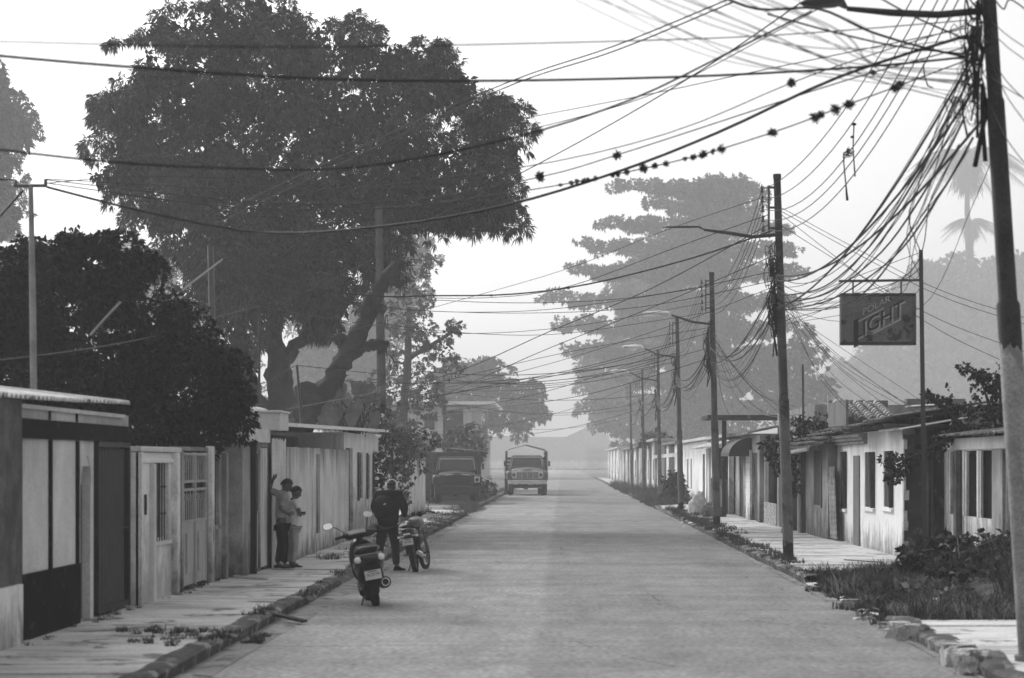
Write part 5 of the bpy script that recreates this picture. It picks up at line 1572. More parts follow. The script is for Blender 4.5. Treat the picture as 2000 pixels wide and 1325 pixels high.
P2L = W([(92, 352, 29.5), (500, 395, 28), (800, 392, 26.8), (1055, 346, 25.5), (1205, 303, 24.6), (1400, 240, 24), (1650, 158, 23), (1888, 92, 22.3)], .007, 'thin wire with two single air plants above the beaded wire', g0)
P3L = W([(92, 350, 29.5), (600, 372, 27.5), (1000, 330, 25.5), (1300, 262, 24.3), (1546, 162, 23.3), (1700, 108, 22.7), (1888, 50, 22.3)], .006, 'thin wire bearing one air plant high before the nearest lamp', g0)
W([(840, 430, 40), (1060, 316, 36), (1230, 222, 32), (1400, 118, 28), (1600, -20, 24)], .009, 'steep thin wire rising from the mango crown to the top edge', g0)
W([(420, 420, 50), (760, 262, 38), (1000, 158, 32), (1200, 90, 28), (1420, 0, 25)], .009, 'pair of pale blurred wires rising through the mango crown', 'blurred wires through the mango crown')
W([(420, 438, 50), (760, 275, 38), (1000, 166, 32), (1200, 100, 28), (1430, 5, 25)], .009, 'pair of pale blurred wires rising through the mango crown', 'blurred wires through the mango crown')
W([(1020, 232, 33), (1250, 188, 29), (1500, 135, 26), (1890, 55, 22.3)], .006, 'thin straight wire above the climbing wire, ending at the nearest pole', g0)
W([(1000, 262, 33), (1260, 190, 29), (1520, 60, 25), (1700, -40, 22.3)], .006, 'thin wire crossing beneath the near lamp head', g0)
g1 = 'blurred wires fanning to the nearest pole from above the street'
for k in range(13):
    xx = 1120 + k * 34 + rnd.uniform(-12, 12); yy = rnd.uniform(75, 215)
    W([(xx - 60, -30, 13 + rnd.random() * 2), (xx + 160, 62 + rnd.uniform(-20, 25), 15.5), (min(xx + 380, 1720), 62 + yy * .45, 18.5), (1888, yy, 22.2)], rnd.choice([.003, .004, .005]), 'thin blurred wire fanning down to the nearest pole from the top edge', g1)
g2 = 'thick black cables at the top right corner'
W([(1380, -20, 18), (1480, 18, 18.5), (1600, 18, 19.4), (1700, 62, 20.5), (1800, 92, 21.5), (1888, 112, 22.2)], .012, 'thick black cable passing just under the near lamp head', g2)
W([(1500, 28, 19), (1640, 66, 20), (1760, 92, 21.2), (1888, 106, 22.2)], .009, 'thick black cable meeting the pole tangle from the left, below the lamp arm', g2)
W([(1690, -20, 20), (1790, 35, 21), (1890, 78, 22.2)], .009, 'short thick cable dropping from the top edge into the pole tangle', g2)
g3 = 'wires leaving the nearest pole to the right'
for a, c in ((40, 92), (60, 118), (112, 205), (118, 260), (150, 190), (205, 340)):
    W([(1935, a, 22.3), (1970, (a + c) / 2 + 5, 21), (2040, c + 25, 19)], .005, 'thin wire dropping from the nearest pole out of the right edge', g3)
W([(1940, -5, 22), (1960, 18, 21.5), (1975, 0, 21), (2030, 40, 20)], .008, 'kinked black wire at the top right corner', g3)
g4 = 'long straight drops from the second pole to the right'
for k, (a, c) in enumerate(((405, 632), (412, 645), (440, 700), (418, 740))):
    W([(1524, a, 44.8), (1700, a + (c - a) * .42, 44), (1850, a + (c - a) * .72 + 4, 43), (2040, c, 42)], .006, 'straight service wire running from the second pole past the hanging sign', g4)
W([(1545, 760, 70), (1640, 800, 66), (1700, 815, 64)], .01, 'pale cable drooping over the grey block storey', 'pale cables on the roofs', M_wirel)
W([(1400, 700, 67), (1440, 780, 66), (1500, 812, 65), (1560, 810, 64)], .012, 'white slack cable from the third pole to the block storey', 'pale cables on the roofs', M_wirel)
g5 = 'service drops from the second pole to the near right roofs'
for k in range(9):
    ex, ey = rnd.uniform(1590, 1850), rnd.uniform(780, 830); yy = rnd.uniform(46, 56)
    W([(1526, rnd.uniform(560, 620), 44.8), ((1526 * .55 + ex * .45), rnd.uniform(690, 735), (44.8 + yy) / 2), (ex, ey, yy)], .005, 'slack thin service wire drooping from the second pole to the near right roofs', g5)
g6 = 'service drops from the third pole'
for k in range(8):
    ex, ey = rnd.uniform(1420, 1560), rnd.uniform(795, 830); yy = rnd.uniform(66, 78)
    W([(1395, rnd.uniform(640, 690), 67.3), ((1395 * .5 + ex * .5), rnd.uniform(735, 775), (67.3 + yy) / 2), (ex, ey, yy)], .006, 'slack thin service wire drooping from the third pole to the roofs behind it', g6)
g7 = 'wires from the near pole tangle swooping past the hanging sign'
for k in range(9):
    a = rnd.uniform(1850, 1905); c = rnd.uniform(1560, 1720)
    W([(a, rnd.uniform(180, 300), 22.4), (a - rnd.uniform(60, 110), rnd.uniform(380, 470), 27), (c + 60, rnd.uniform(540, 600), 34), (1532, rnd.uniform(575, 640), 44.7)], rnd.choice([.004, .005, .007]), 'slack wire swooping from the nearest pole tangle past the hanging sign', g7)
for k in range(3):
    a = 1868 + k * 16
    W([(a, 190 + k * 40, 22.4), (1800 - k * 10 + k * 28, 330 + k * 25, 26), (1700 + k * 22, 480 + k * 12, 33), (1610 + k * 8, 560 + k * 12, 39), (1532, 578 + k * 14, 44.7)], .013, 'heaviest black cable bundle curving from the nearest pole to the second pole', 'heavy cable bundles')
g8 = 'wires crossing the street from the second pole to the left'
specs = [([(1492, 385, 44.8), (1300, 450, 46), (1100, 528, 49), (850, 600, 54), (640, 660, 58)], .006),
         ([(1500, 420, 44.8), (1330, 480, 46), (1110, 560, 49), (950, 582, 52), (760, 580, 56)], .008),
         ([(1500, 440, 44.8), (1280, 560, 46), (1080, 645, 49), (850, 740, 54), (560, 800, 60)], .010),
         ([(1510, 500, 44.8), (1300, 590, 46), (1050, 690, 50), (850, 780, 60)], .008),
         ([(1512, 530, 44.8), (1250, 580, 47), (1000, 592, 50), (745, 580, 55)], .008),
         ([(1512, 548, 44.8), (1250, 600, 47), (1000, 612, 50), (745, 604, 55)], .007),
         ([(1512, 560, 44.8), (1300, 640, 46), (1000, 730, 52), (700, 790, 60)], .006)]
for k, (s_, r) in enumerate(specs): W(s_, r, 'wire crossing the street from the second pole towards the left roofs', g8)
g9 = 'wires crossing the street from the third pole to the left'
specs = [([(1386, 560, 67.3), (1100, 602, 66), (900, 610, 64), (740, 600, 64)], .009), ([(1386, 590, 67.3), (1100, 640, 66), (850, 650, 62), (510, 600, 46)], .008),
         ([(1386, 610, 67.3), (1100, 652, 66), (900, 650, 65), (742, 632, 64)], .008), ([(1386, 650, 67.3), (1150, 715, 66), (900, 765, 64), (745, 800, 62)], .009),
         ([(1386, 680, 67.3), (1120, 745, 66), (900, 745, 64), (580, 714, 45)], .008), ([(1386, 700, 67.3), (1150, 770, 70), (950, 800, 80), (850, 815, 90)], .010),
         ([(1386, 640, 67.3), (1100, 690, 66), (800, 760, 64), (620, 790, 62)], .008)]
for s_, r in specs: W(s_, r, 'wire crossing the street from the third pole towards the left trees', g9)
g10 = 'far wires crossing the misty street'
for k in range(14):
    i = k % 4; y = (90, 112.5, 136, 160)[i]; a = POLES[3 + i](rnd.uniform(4.6, 7.2), -.1)
    e = Vector((rnd.uniform(-8, -4), y + rnd.uniform(-12, 25), rnd.uniform(3.4, 6.5)))
    sag(a, e, rnd.uniform(.3, .7), .014, 'faint wire crossing the misty far street', g10)
g11 = 'wires at the left posts'
W([(-40, 708, 30), (180, 680, 33), (330, 650, 38), (430, 618, 43), (507, 598, 46)], .010, 'low wire crossing the dense tree to the thin post', g11, mat('wire_grey', .1))
W([(507, 598, 46), (620, 560, 52), (740, 500, 64)], .010, 'wire climbing from the thin post to the concrete post', g11)
W([(325, 592, 45), (380, 548, 48), (434, 507, 52)], .022, 'thick twisted wire rising to the dark post', g11, M_wirel)
KN2 = W([(434, 507, 52), (560, 552, 53), (720, 578, 54), (850, 578, 54), (1000, 575, 52), (1150, 555, 50), (1350, 505, 47), (1510, 450, 44.8)], .018, 'long knotted twisted wire from the dark post to the second pole', g11)
W([(-40, 350, 29), (31, 352, 29.5)], .010, 'short wire entering the T-shaped post from the left edge', g11)
W([(-40, 465, 27), (20, 400, 29), (45, 372, 29.5)], .018, 'thick brace wire below the T-shaped post', g11)
W([(580, 714, 45), (540, 735, 47), (500, 770, 50)], .007, 'thin wire from the rusty roof pipe to the mango trunk', g11)
W([(640, 355, 40), (300, 345, 34), (92, 358, 29.5)], .006, 'thin faint wire left of the mango crown', g11)
W([(1796, 494, 43), (1700, 530, 44), (1600, 570, 44.5), (1540, 600, 44.8)], .006, 'thin stay wire from the sign post to the second pole', 'sign wires')
W([(1525, 600, 44.8), (1640, 628, 44), (1800, 600, 40), (1900, 400, 30), (1960, 250, 22.4)], .005, 'thin slack wire looping in front of the hanging sign', 'sign wires')

# air plants on the wires
L_air = mat('air_plant', .012, var=.2, spec=.05)
def airplant(p, r, seed):
    C = np.array([list(Vector(p) + Vector((random.Random(seed + i).uniform(-1, 1), random.Random(seed * 3 + i).uniform(-1, 1), random.Random(seed * 7 + i).uniform(-1, 1))) * r * .35) for i in range(5)])
    o = leaf_mesh('air_plant', L_air, C, 34, r * .85, r * .24, 0, seed, None, tuple(p), None, .3, 0)
    return setp(o, 'spiky dark air plant clinging to a thin overhead wire', 'air plant', 'air plants on the overhead wires')
def near_px(curve, px):
    best = min(curve, key=lambda v: abs(1099 + v.x / v.y * F - px)); return best
for i, (cv, px, r) in enumerate([(PL, q, rr) for q, rr in ((1095, .022), (1116, .028), (1127, .03), (1140, .035), (1148, .03), (1163, .03), (1197, .03), (1207, .035), (1225, .035), (1258, .05), (1280, .035), (1301, .035), (1338, .025), (1355, .035), (1373, .05), (1392, .03), (1409, .045), (1508, .05), (1590, .05), (1601, .045), (1630, .055), (1656, .055), (1747, .05), (1757, .05))]
                                 + [(P2L, 1055, .055), (P2L, 1205, .05), (P3L, 1546, .05), (P2L, 1706, .035), (KN2, 1110, .04), (KN2, 960, .03), (KN2, 850, .03), (P2L, 1058, .03)]):
    # interpolate along the curve
    j = min(range(len(cv) - 1), key=lambda t: abs(1099 + cv[t].x / cv[t].y * F - px))
    best = None
    for a in (max(j-1, 0), j):
        p, q = cv[a], cv[a+1]; xa = 1099 + p.x / p.y * F; xb = 1099 + q.x / q.y * F
        if min(xa, xb) <= px <= max(xa, xb): best = p.lerp(q, (px - xa) / (xb - xa) if xb != xa else 0)
    airplant(best or cv[j], r * 1.05, i + 1)
# things caught on the wires
y = 34.0
t = thing('dangling_stick', 'thin dark stick hanging upright from the wires, the upper of two', 'stick', P(1667, 290, y)); o = t.location.copy()
b = MB(o); b.tube([P(1668, 240, y), P(1666, 290, y), P(1670, 345, y)], [.010, .009, .011], 6); b.ell(P(1668, 243, y), (.035, .02, .025), 8, 6); b.ell(P(1664, 268, y), (.025, .02, .02), 8, 6); b.build('stick', M_wire, t)
t = thing('dangling_stick', 'dark tangled stick hanging lower with a clump at its top', 'stick', P(1652, 340, y)); o = t.location.copy()
b = MB(o); b.tube([P(1660, 292, y), P(1648, 300, y), P(1648, 318, y), P(1652, 360, y), P(1655, 392, y)], [.012, .014, .01, .010, .02], 6); b.build('stick', M_wire, t)
C = np.array([list(P(1657, 300, y)), list(P(1660, 296, y)), list(P(1654, 303, y))])
leaf_mesh('clump', L_air, C, 20, .07, .018, 0, 5, t, o, None, .3, 0)
for a, c in (((1600, 350), (1668, 240)), ((1540, 430), (1655, 292))):
    pass
t = thing('dangling_wire', 'loose wire end hanging below the near tangle', 'wire', P(1805, 130, 24)); o = t.location.copy()
b = MB(o); b.tube([P(1803, 126, 24), P(1806, 150, 24), P(1812, 168, 24), P(1822, 172, 24)], .008, 5); b.build('wire_end', M_wire, t)
# extra tangle on the near pole: loops and drop wires
b = MB((4.3, 22.3, 6)); rnd = random.Random(8)
for k in range(85):
    px, py = rnd.gauss(1893, 15), rnd.uniform(40, 240)
    if px > 1925: px = 1915
    c = P(px, py, 22.1 + rnd.uniform(-.1, .15)); a = rnd.uniform(0, 6); R_ = rnd.uniform(.02, .1); pts = []
    for j in range(8):
        t_ = a + j * .75; pts.append(c + Vector((cos(t_) * R_ * .6, rnd.uniform(-.02, .02), sin(t_) * R_ + rnd.uniform(-.02, .02))))
    b.tube(pts, rnd.uniform(.0025, .005), 4, caps=False)
for k in range(9):
    px, py = rnd.gauss(1897, 8), rnd.uniform(60, 200)
    c = P(px, py, 22.1); b.tube([c, c + Vector((rnd.uniform(-.05, .03), 0, -.15)), c + Vector((rnd.uniform(-.06, .06), 0, -.35))], rnd.uniform(.007, .014), 6)
b.build('wire_tangle', M_wire, None)
ob = bpy.data.objects[-1] if False else [x for x in COL.objects if x.name.startswith('wire_tangle') and x.parent is None][0]
pr = [x for x in COL.objects if x.name == 'utility_pole'][0]
ob.parent = pr; ob.location = Vector((4.3, 22.3, 6)) - pr.location
# ================================================================== vehicles
def loft(b, secs, n=20, pw=2.5, axis='y', cap=True):
    """secs: (t, cx, cz, hw, hh[, power]) superellipse sections along y"""
    vs = []
    for s_ in secs:
        t, cx, cz, hw, hh = s_[:5]; p_ = s_[5] if len(s_) > 5 else pw
        for k in range(n):
            a = 2 * pi * k / n; c, s2 = cos(a), sin(a)
            x = cx + hw * math.copysign(abs(c) ** (2 / p_), c); z = cz + hh * math.copysign(abs(s2) ** (2 / p_), s2)
            vs.append((x, t, z) if axis == 'y' else (x, z, t))
    fs = []
    for i in range(len(secs) - 1):
        for k in range(n):
            k2 = (k + 1) % n; fs.append((i*n+k, i*n+k2, (i+1)*n+k2, (i+1)*n+k))
    if cap: fs += [tuple(range(n))[::-1], tuple((len(secs)-1)*n + k for k in range(n))]
    return b.add(vs, fs)
M_blk = mat('plastic_black', .006, var=.15, rough=.45, spec=.12, obj=True, fine=0)
M_gloss = mat('paint_gloss_black', .006, var=.1, rough=.25, spec=.25, clear=.15, obj=True, fine=0)
M_rub = mat('rubber', .012, var=.2, rough=.85, obj=True)
M_alu = mat('alloy', .16, rough=.35, metal=.9, obj=True, var=.1, fine=0)
M_chr = mat('chrome', .75, rough=.12, metal=1.0, obj=True, var=.03, fine=0)
M_mir = mat('mirror_glass', .95, rough=.02, metal=1.0, obj=True, var=0.0, fine=0)
M_len = mat('clear_lens', .85, rough=.1, spec=.5, obj=True, var=.05, fine=0)
M_red = mat('dark_lens', .02, rough=.12, spec=.5, obj=True, var=.1, fine=0)
M_plate = mat('plate_pale', .62, var=.1, rough=.5, obj=True, fine=0)
M_silver = mat('paint_silver', .2, rough=.3, metal=.5, obj=True, var=.1, fine=0)

def part(name, m, root, fn, smooth=False, bevel=0, sub=0, label=None):
    b = MB(); fn(b); o = b.build(name, m, root, smooth=smooth, bevel=bevel, sub=sub)
    if label: o['label'] = label
    return o
def wheel(root, y, z, R, r, wd=1.0, name='wheel', spokes=5, steer=0, x=0):
    w_ = bpy.data.objects.new(name, None); COL.objects.link(w_); w_.parent = root; w_.location = (x, y, z); w_.rotation_euler = (0, 0, steer)
    b = MB(); b.torus((0, 0, 0), R - r, r, n=40, m=12, flat=wd)
    for i in range(44):
        a = 2 * pi * i / 44; M = Matrix.Rotation(a, 3, 'X')
        for sx in (-1, 1): b.obox(M @ Vector((sx * r * wd * .45, 0, R - .003)), (r * wd * .7, .018, .012), M @ Matrix.Rotation(.4 * sx, 3, 'Z'))
    b.build('tyre', M_rub, w_, smooth=40)
    b = MB(); b.torus((0, 0, 0), R - 2 * r + .012, .016, n=36, m=8, flat=1.6)
    for i in range(spokes):
        a = 2 * pi * i / spokes; b.tube([(0, 0, 0), (0, cos(a) * (R - 2*r), sin(a) * (R - 2*r))], .012, 6)
    b.tube([(-.05, 0, 0), (.05, 0, 0)], .045, 12); b.build('rim', M_alu, w_, smooth=40)
    return w_
def mirror(root, base, head, size, tilt, stalk_r=.006, shape=2.8):
    b = MB(); base, head = Vector(base), Vector(head)
    b.tube([base, base.lerp(head, .5) + Vector((0, 0, .03)), head + Vector((0, .02, 0))], stalk_r, 8)
    m_ = b.build('mirror', M_blk, root, smooth=True)
    R_ = Matrix.Rotation(tilt[1], 3, 'Z') @ Matrix.Rotation(tilt[0], 3, 'X') @ Matrix.Rotation(tilt[2], 3, 'Y')
    b = MB(); vs = []
    def ring(sc, y):
        out = []
        for k in range(28):
            a = 2 * pi * k / 28; c, s2 = cos(a), sin(a)
            out.append(head + R_ @ Vector((size[0] * sc * math.copysign(abs(c) ** (2 / shape), c), y, size[1] * sc * math.copysign(abs(s2) ** (2 / shape), s2))))
        return out
    rings = [ring(1, -.004), ring(1.04, 0.004), ring(.96, .022), ring(.5, .038)]
    vs = sum(rings, []); fs = [(i*28+k, i*28+(k+1)%28, (i+1)*28+(k+1)%28, (i+1)*28+k) for i in range(3) for k in range(28)] + [tuple(84 + k for k in range(28))]
    b.add(vs, fs); b.build('mirror_shell', M_blk, m_, smooth=True)
    b = MB(); b.add(ring(.93, -.006), [tuple(range(28))]); b.build('mirror_glass', M_mir, m_)
def plate(root, c, w_, h_, rx, rz, txt, ts):
    R_ = Matrix.Rotation(rz, 3, 'Z') @ Matrix.Rotation(rx, 3, 'X')
    p = part('number_plate', M_plate, root, lambda b: b.obox(c, (w_, .006, h_), R_), bevel=.002)
    t = text(txt, ts, M_blk, p, (0, 0, 0), Vector(c) + R_ @ Vector((0, -.006, -.0)), ext=.001, sx=.85)
    t.rotation_euler = R_.to_euler()
    part('plate_edge', M_blk, p, lambda b: b.obox(Vector(c) + R_ @ Vector((0, -.0045, h_ * .36)), (w_ * .55, .003, .010), R_))

# ---- scooter seen from behind
sx_, sy_ = XY(735, 32.9), 32.9
root = thing('scooter', 'glossy black scooter parked on its stand, nearest of the two-wheelers', 'scooter', (sx_, sy_, 0), (radians(0), radians(-10), radians(9)), None)
wheel(root, 0, .235, .235, .058, 1.0, 'rear_wheel', 3); wheel(root, 1.28, .235, .235, .055, .95, 'front_wheel', 3, radians(12))
part('body', M_gloss, root, lambda b: loft(b, [(-.34, 0, .70, .05, .03), (-.30, 0, .69, .15, .065), (-.18, 0, .67, .205, .115), (.0, 0, .63, .225, .16), (.25, 0, .58, .215, .18), (.48, 0, .50, .17, .19), (.62, 0, .42, .14, .15)], 24, 2.6), smooth=True)
part('rear_cover', M_blk, root, lambda b: loft(b, [(-.22, 0, .50, .09, .10), (-.12, 0, .47, .17, .16), (.08, 0, .42, .19, .17), (.45, 0, .36, .17, .13), (.7, 0, .30, .15, .07)], 20, 2.8), smooth=True)
part('engine', M_blk, root, lambda b: (loft(b, [(-.12, -.09, .25, .05, .10), (.1, -.08, .27, .09, .12), (.45, -.04, .28, .11, .10), (.65, 0, .3, .08, .07)], 16, 3), b.tube([(-.16, -.1, .22), (-.14, .5, .27)], .05, 10)), smooth=40)
part('seat', M_rub, root, lambda b: loft(b, [(-.24, 0, .80, .09, .03), (-.15, 0, .83, .15, .05), (.12, 0, .84, .165, .055), (.32, 0, .80, .15, .05), (.58, 0, .78, .12, .05), (.68, 0, .74, .07, .03)], 20, 2.6), smooth=True)
part('grab_rail', M_silver, root, lambda b: b.tube([(-.15, .12, .80), (-.165, -.1, .825), (-.14, -.24, .85), (-.07, -.31, .865), (.07, -.31, .865), (.14, -.24, .85), (.165, -.1, .825), (.15, .12, .80)], .022, 10, flat=.7), smooth=True)
tl = part('tail_light', M_red, root, lambda b: loft(b, [(-.375, 0, .715, .06, .025), (-.35, 0, .715, .12, .04), (-.28, 0, .71, .16, .05)], 20, 3), smooth=True)
for k in (-1, 1):
    part('indicator', M_len, tl, lambda b: b.ell((k * .165, -.30, .70), (.055, .05, .048), 14, 10, Matrix.Rotation(k * .3, 3, 'Y')), smooth=True)
part('tail_trim', M_silver, tl, lambda b: b.tube([(-.19, -.22, .755), (-.1, -.335, .762), (.1, -.335, .762), (.19, -.22, .755)], .010, 8), smooth=True)
part('fender', M_blk, root, lambda b: (b.hexa([(-.085, -.30, .30), (.085, -.30, .30), (.085, -.27, .30), (-.085, -.27, .30), (-.10, -.30, .62), (.10, -.30, .62), (.10, -.22, .62), (-.10, -.22, .62)]), b.hexa([(-.06, -.33, .2), (.06, -.33, .2), (.06, -.31, .2), (-.06, -.31, .2), (-.08, -.305, .32), (.08, -.305, .32), (.08, -.28, .32), (-.08, -.28, .32)])), bevel=.006)
plate(root, (.01, -.335, .465), .235, .135, radians(-14), radians(0), 'AC0T7P', .062)
mu = part('muffler', M_blk, root, lambda b: (b.tube([(.17, -.26, .33), (.17, -.24, .33), (.17, .18, .29), (.14, .42, .26)], [.078, .085, .08, .03], 18)), smooth=40)
part('muffler_ring', M_chr, mu, lambda b: (b.torus((.17, -.272, .33), .052, .010, Matrix.Rotation(radians(90), 3, 'Z'), n=24, m=8)), smooth=True)
part('muffler_tip', M_blk, mu, lambda b: b.tube([(.17, -.27, .33), (.17, -.285, .33)], .02, 12), smooth=40)
part('floorboard', M_blk, root, lambda b: loft(b, [(.55, 0, .30, .16, .05), (.75, 0, .27, .17, .03), (.98, 0, .30, .16, .04)], 16, 4), smooth=40)
part('leg_shield', M_gloss, root, lambda b: loft(b, [(.92, 0, .52, .19, .22), (1.0, 0, .62, .21, .27), (1.08, 0, .72, .17, .24), (1.14, 0, .70, .10, .16)], 24, 2.8), smooth=True)
part('front_fender', M_gloss, root, lambda b: loft(b, [(1.05, 0, .40, .05, .05), (1.22, 0, .47, .075, .05), (1.42, 0, .42, .06, .05), (1.5, 0, .36, .03, .03)], 16, 2.4), smooth=True)
[part('fork', M_alu, root, lambda b: b.tube([(k * .06, 1.28, .24), (k * .05, 1.08, .66)], .02, 10), smooth=True) for k in (-1, 1)]
hb = part('handlebar_cover', M_blk, root, lambda b: loft(b, [(.88, 0, .99, .10, .035), (.93, 0, 1.00, .23, .05), (1.0, 0, 1.02, .25, .065), (1.07, 0, 1.03, .19, .06), (1.12, 0, 1.02, .08, .035)], 24, 2.4), smooth=True)
part('instrument_glass', M_silver, hb, lambda b: b.obox((-.03, .925, 1.045), (.26, .09, .02), Matrix.Rotation(radians(32), 3, 'X')), bevel=.01)
for k in (-1, 1):
    part('grip', M_rub, hb, lambda b: b.tube([(k * .2, .98, 1.01), (k * .36, .93, 1.0)], .019, 12), smooth=40)
    part('brake_lever', M_blk, hb, lambda b: b.tube([(k * .2, 1.03, 1.0), (k * .34, 1.0, .985)], .007, 8), smooth=True)
mirror(root, (-.2, .97, 1.05), (-.44, .93, 1.20), (.075, .048), (radians(-12), radians(6), radians(-4)))
mirror(root, (.12, .97, 1.05), (.17, .93, 1.28), (.075, .048), (radians(2), radians(-14), radians(14)))
part('kickstand', M_steel, root, lambda b: (b.tube([(-.1, .25, .26), (-.22, .12, -.04)], .014, 8), b.tube([(-.26, .10, -.045), (-.17, .14, -.035)], .014, 8)), smooth=True)

# ---- motorcycle seen from behind
mx_, my_ = XY(812, 43.0), 43.0
root = thing('motorcycle', 'slim dark motorcycle parked beyond the scooter with one mirror raised', 'motorcycle', (mx_, my_, 0), (0, radians(-8), radians(-5)))
wheel(root, 0, .31, .31, .05, .95, 'rear_wheel', 6); wheel(root, 1.30, .31, .31, .043, .9, 'front_wheel', 6, radians(-8))
part('rear_fender', M_blk, root, lambda b: (loft(b, [(-.40, 0, .52, .055, .02), (-.34, 0, .62, .065, .05), (-.15, 0, .70, .07, .05), (.1, 0, .70, .07, .05)], 14, 3), b.hexa([(-.05, -.40, .34), (.05, -.40, .34), (.05, -.385, .34), (-.05, -.385, .34), (-.06, -.41, .56), (.06, -.41, .56), (.06, -.38, .56), (-.06, -.38, .56)])), smooth=40)
part('tail', M_gloss, root, lambda b: loft(b, [(-.42, 0, .78, .06, .035), (-.35, 0, .78, .11, .06), (-.1, 0, .77, .12, .08), (.2, 0, .74, .11, .08)], 18, 2.8), smooth=True)
part('seat', M_rub, root, lambda b: loft(b, [(-.30, 0, .85, .09, .03), (-.2, 0, .86, .12, .04), (.2, 0, .83, .125, .045), (.55, 0, .81, .10, .04)], 18, 2.8), smooth=True)
part('luggage_rack', M_blk, root, lambda b: [b.tube([(k * .13, .05, .84), (k * .14, -.28, .86), (k * .09, -.40, .87), (0, -.42, .87)], .011, 8) for k in (-1, 1)], smooth=True)
tl = part('tail_light', M_red, root, lambda b: loft(b, [(-.455, 0, .735, .055, .03), (-.42, 0, .735, .07, .04)], 14, 3), smooth=True)
part('light_lens', M_len, tl, lambda b: b.obox((.0, -.458, .725), (.13, .01, .032), Matrix.Identity(3)), bevel=.004)
for k in (-1, 1): part('indicator', M_len, root, lambda b: (b.ell((k * .17, -.36, .68), (.03, .028, .022), 12, 8), b.tube([(k * .06, -.35, .7), (k * .15, -.36, .685)], .008, 6)), smooth=True)
plate(root, (.0, -.425, .58), .20, .12, radians(-8), 0, 'AJ4X5A', .052)
part('side_cover', M_blk, root, lambda b: loft(b, [(.05, 0, .62, .12, .09), (.3, 0, .60, .14, .12), (.5, 0, .58, .12, .12)], 16, 3), smooth=True)
part('tank', mat('tank_grey', .07, rough=.35, spec=.4, obj=True), root, lambda b: loft(b, [(.45, 0, .84, .09, .06), (.58, 0, .88, .14, .11), (.82, 0, .90, .16, .13), (1.0, 0, .90, .11, .10), (1.08, 0, .88, .05, .05)], 20, 2.4), smooth=True)
part('engine', M_alu, root, lambda b: (loft(b, [(.45, 0, .36, .11, .10), (.6, 0, .38, .13, .13), (.8, 0, .42, .12, .12), (.9, 0, .45, .08, .08)], 14, 4), [b.box(-.1, .1, .72, .9, .52 + i * .03, .535 + i * .03) for i in range(5)]), smooth=30)
part('frame', M_blk, root, lambda b: (b.tube([(0, 1.08, .85), (0, .95, .45), (0, .6, .28), (0, .3, .38), (0, .2, .75)], .022, 8), [b.tube([(k * .07, 0, .31), (k * .08, .4, .4)], .02, 8) for k in (-1, 1)], [b.tube([(k * .11, .02, .36), (k * .11, .08, .68)], .028, 10) for k in (-1, 1)]), smooth=True)
part('muffler', M_chr, root, lambda b: b.tube([(.14, -.30, .36), (.14, -.28, .36), (.14, .2, .30), (.12, .6, .28)], [.035, .045, .042, .02], 14), smooth=40)
[part('fork', M_alu, root, lambda b: b.tube([(k * .08, 1.30, .31), (k * .08, 1.04, .98)], .021, 10), smooth=True) for k in (-1, 1)]
part('front_fender', M_blk, root, lambda b: loft(b, [(1.05, 0, .55, .04, .03), (1.25, 0, .645, .055, .025), (1.5, 0, .58, .045, .025)], 12, 2.5), smooth=True)
part('headlight', M_blk, root, lambda b: b.ell((0, 1.16, .93), (.09, .09, .09), 16, 10), smooth=True)
part('instruments', M_blk, root, lambda b: (b.tube([(.06, 1.06, 1.04), (.06, 1.0, 1.07)], .045, 16), b.tube([(-.06, 1.06, 1.04), (-.06, 1.0, 1.07)], .045, 16)), smooth=40)
hb = part('handlebar', M_blk, root, lambda b: b.tube([(-.36, .88, 1.06), (-.22, .96, 1.09), (-.1, 1.02, 1.03), (.1, 1.02, 1.03), (.22, .96, 1.09), (.36, .88, 1.06)], .012, 10), smooth=True)
for k in (-1, 1): part('grip', M_rub, hb, lambda b: b.tube([(k * .25, .945, 1.085), (k * .38, .865, 1.055)], .018, 10), smooth=True)
mirror(root, (.24, .95, 1.10), (.33, .93, 1.31), (.058, .038), (radians(8), radians(40), radians(30)))
mirror(root, (-.24, .95, 1.10), (-.33, .93, 1.24), (.058, .038), (radians(8), radians(-40), radians(-30)))
part('kickstand', M_steel, root, lambda b: b.tube([(-.06, .35, .3), (-.20, .25, -.03)], .012, 8), smooth=True)
[part('footpeg', M_rub, root, lambda b: b.tube([(k * .1, .35, .33), (k * .24, .33, .33)], .016, 8), smooth=True) for k in (-1, 1)]

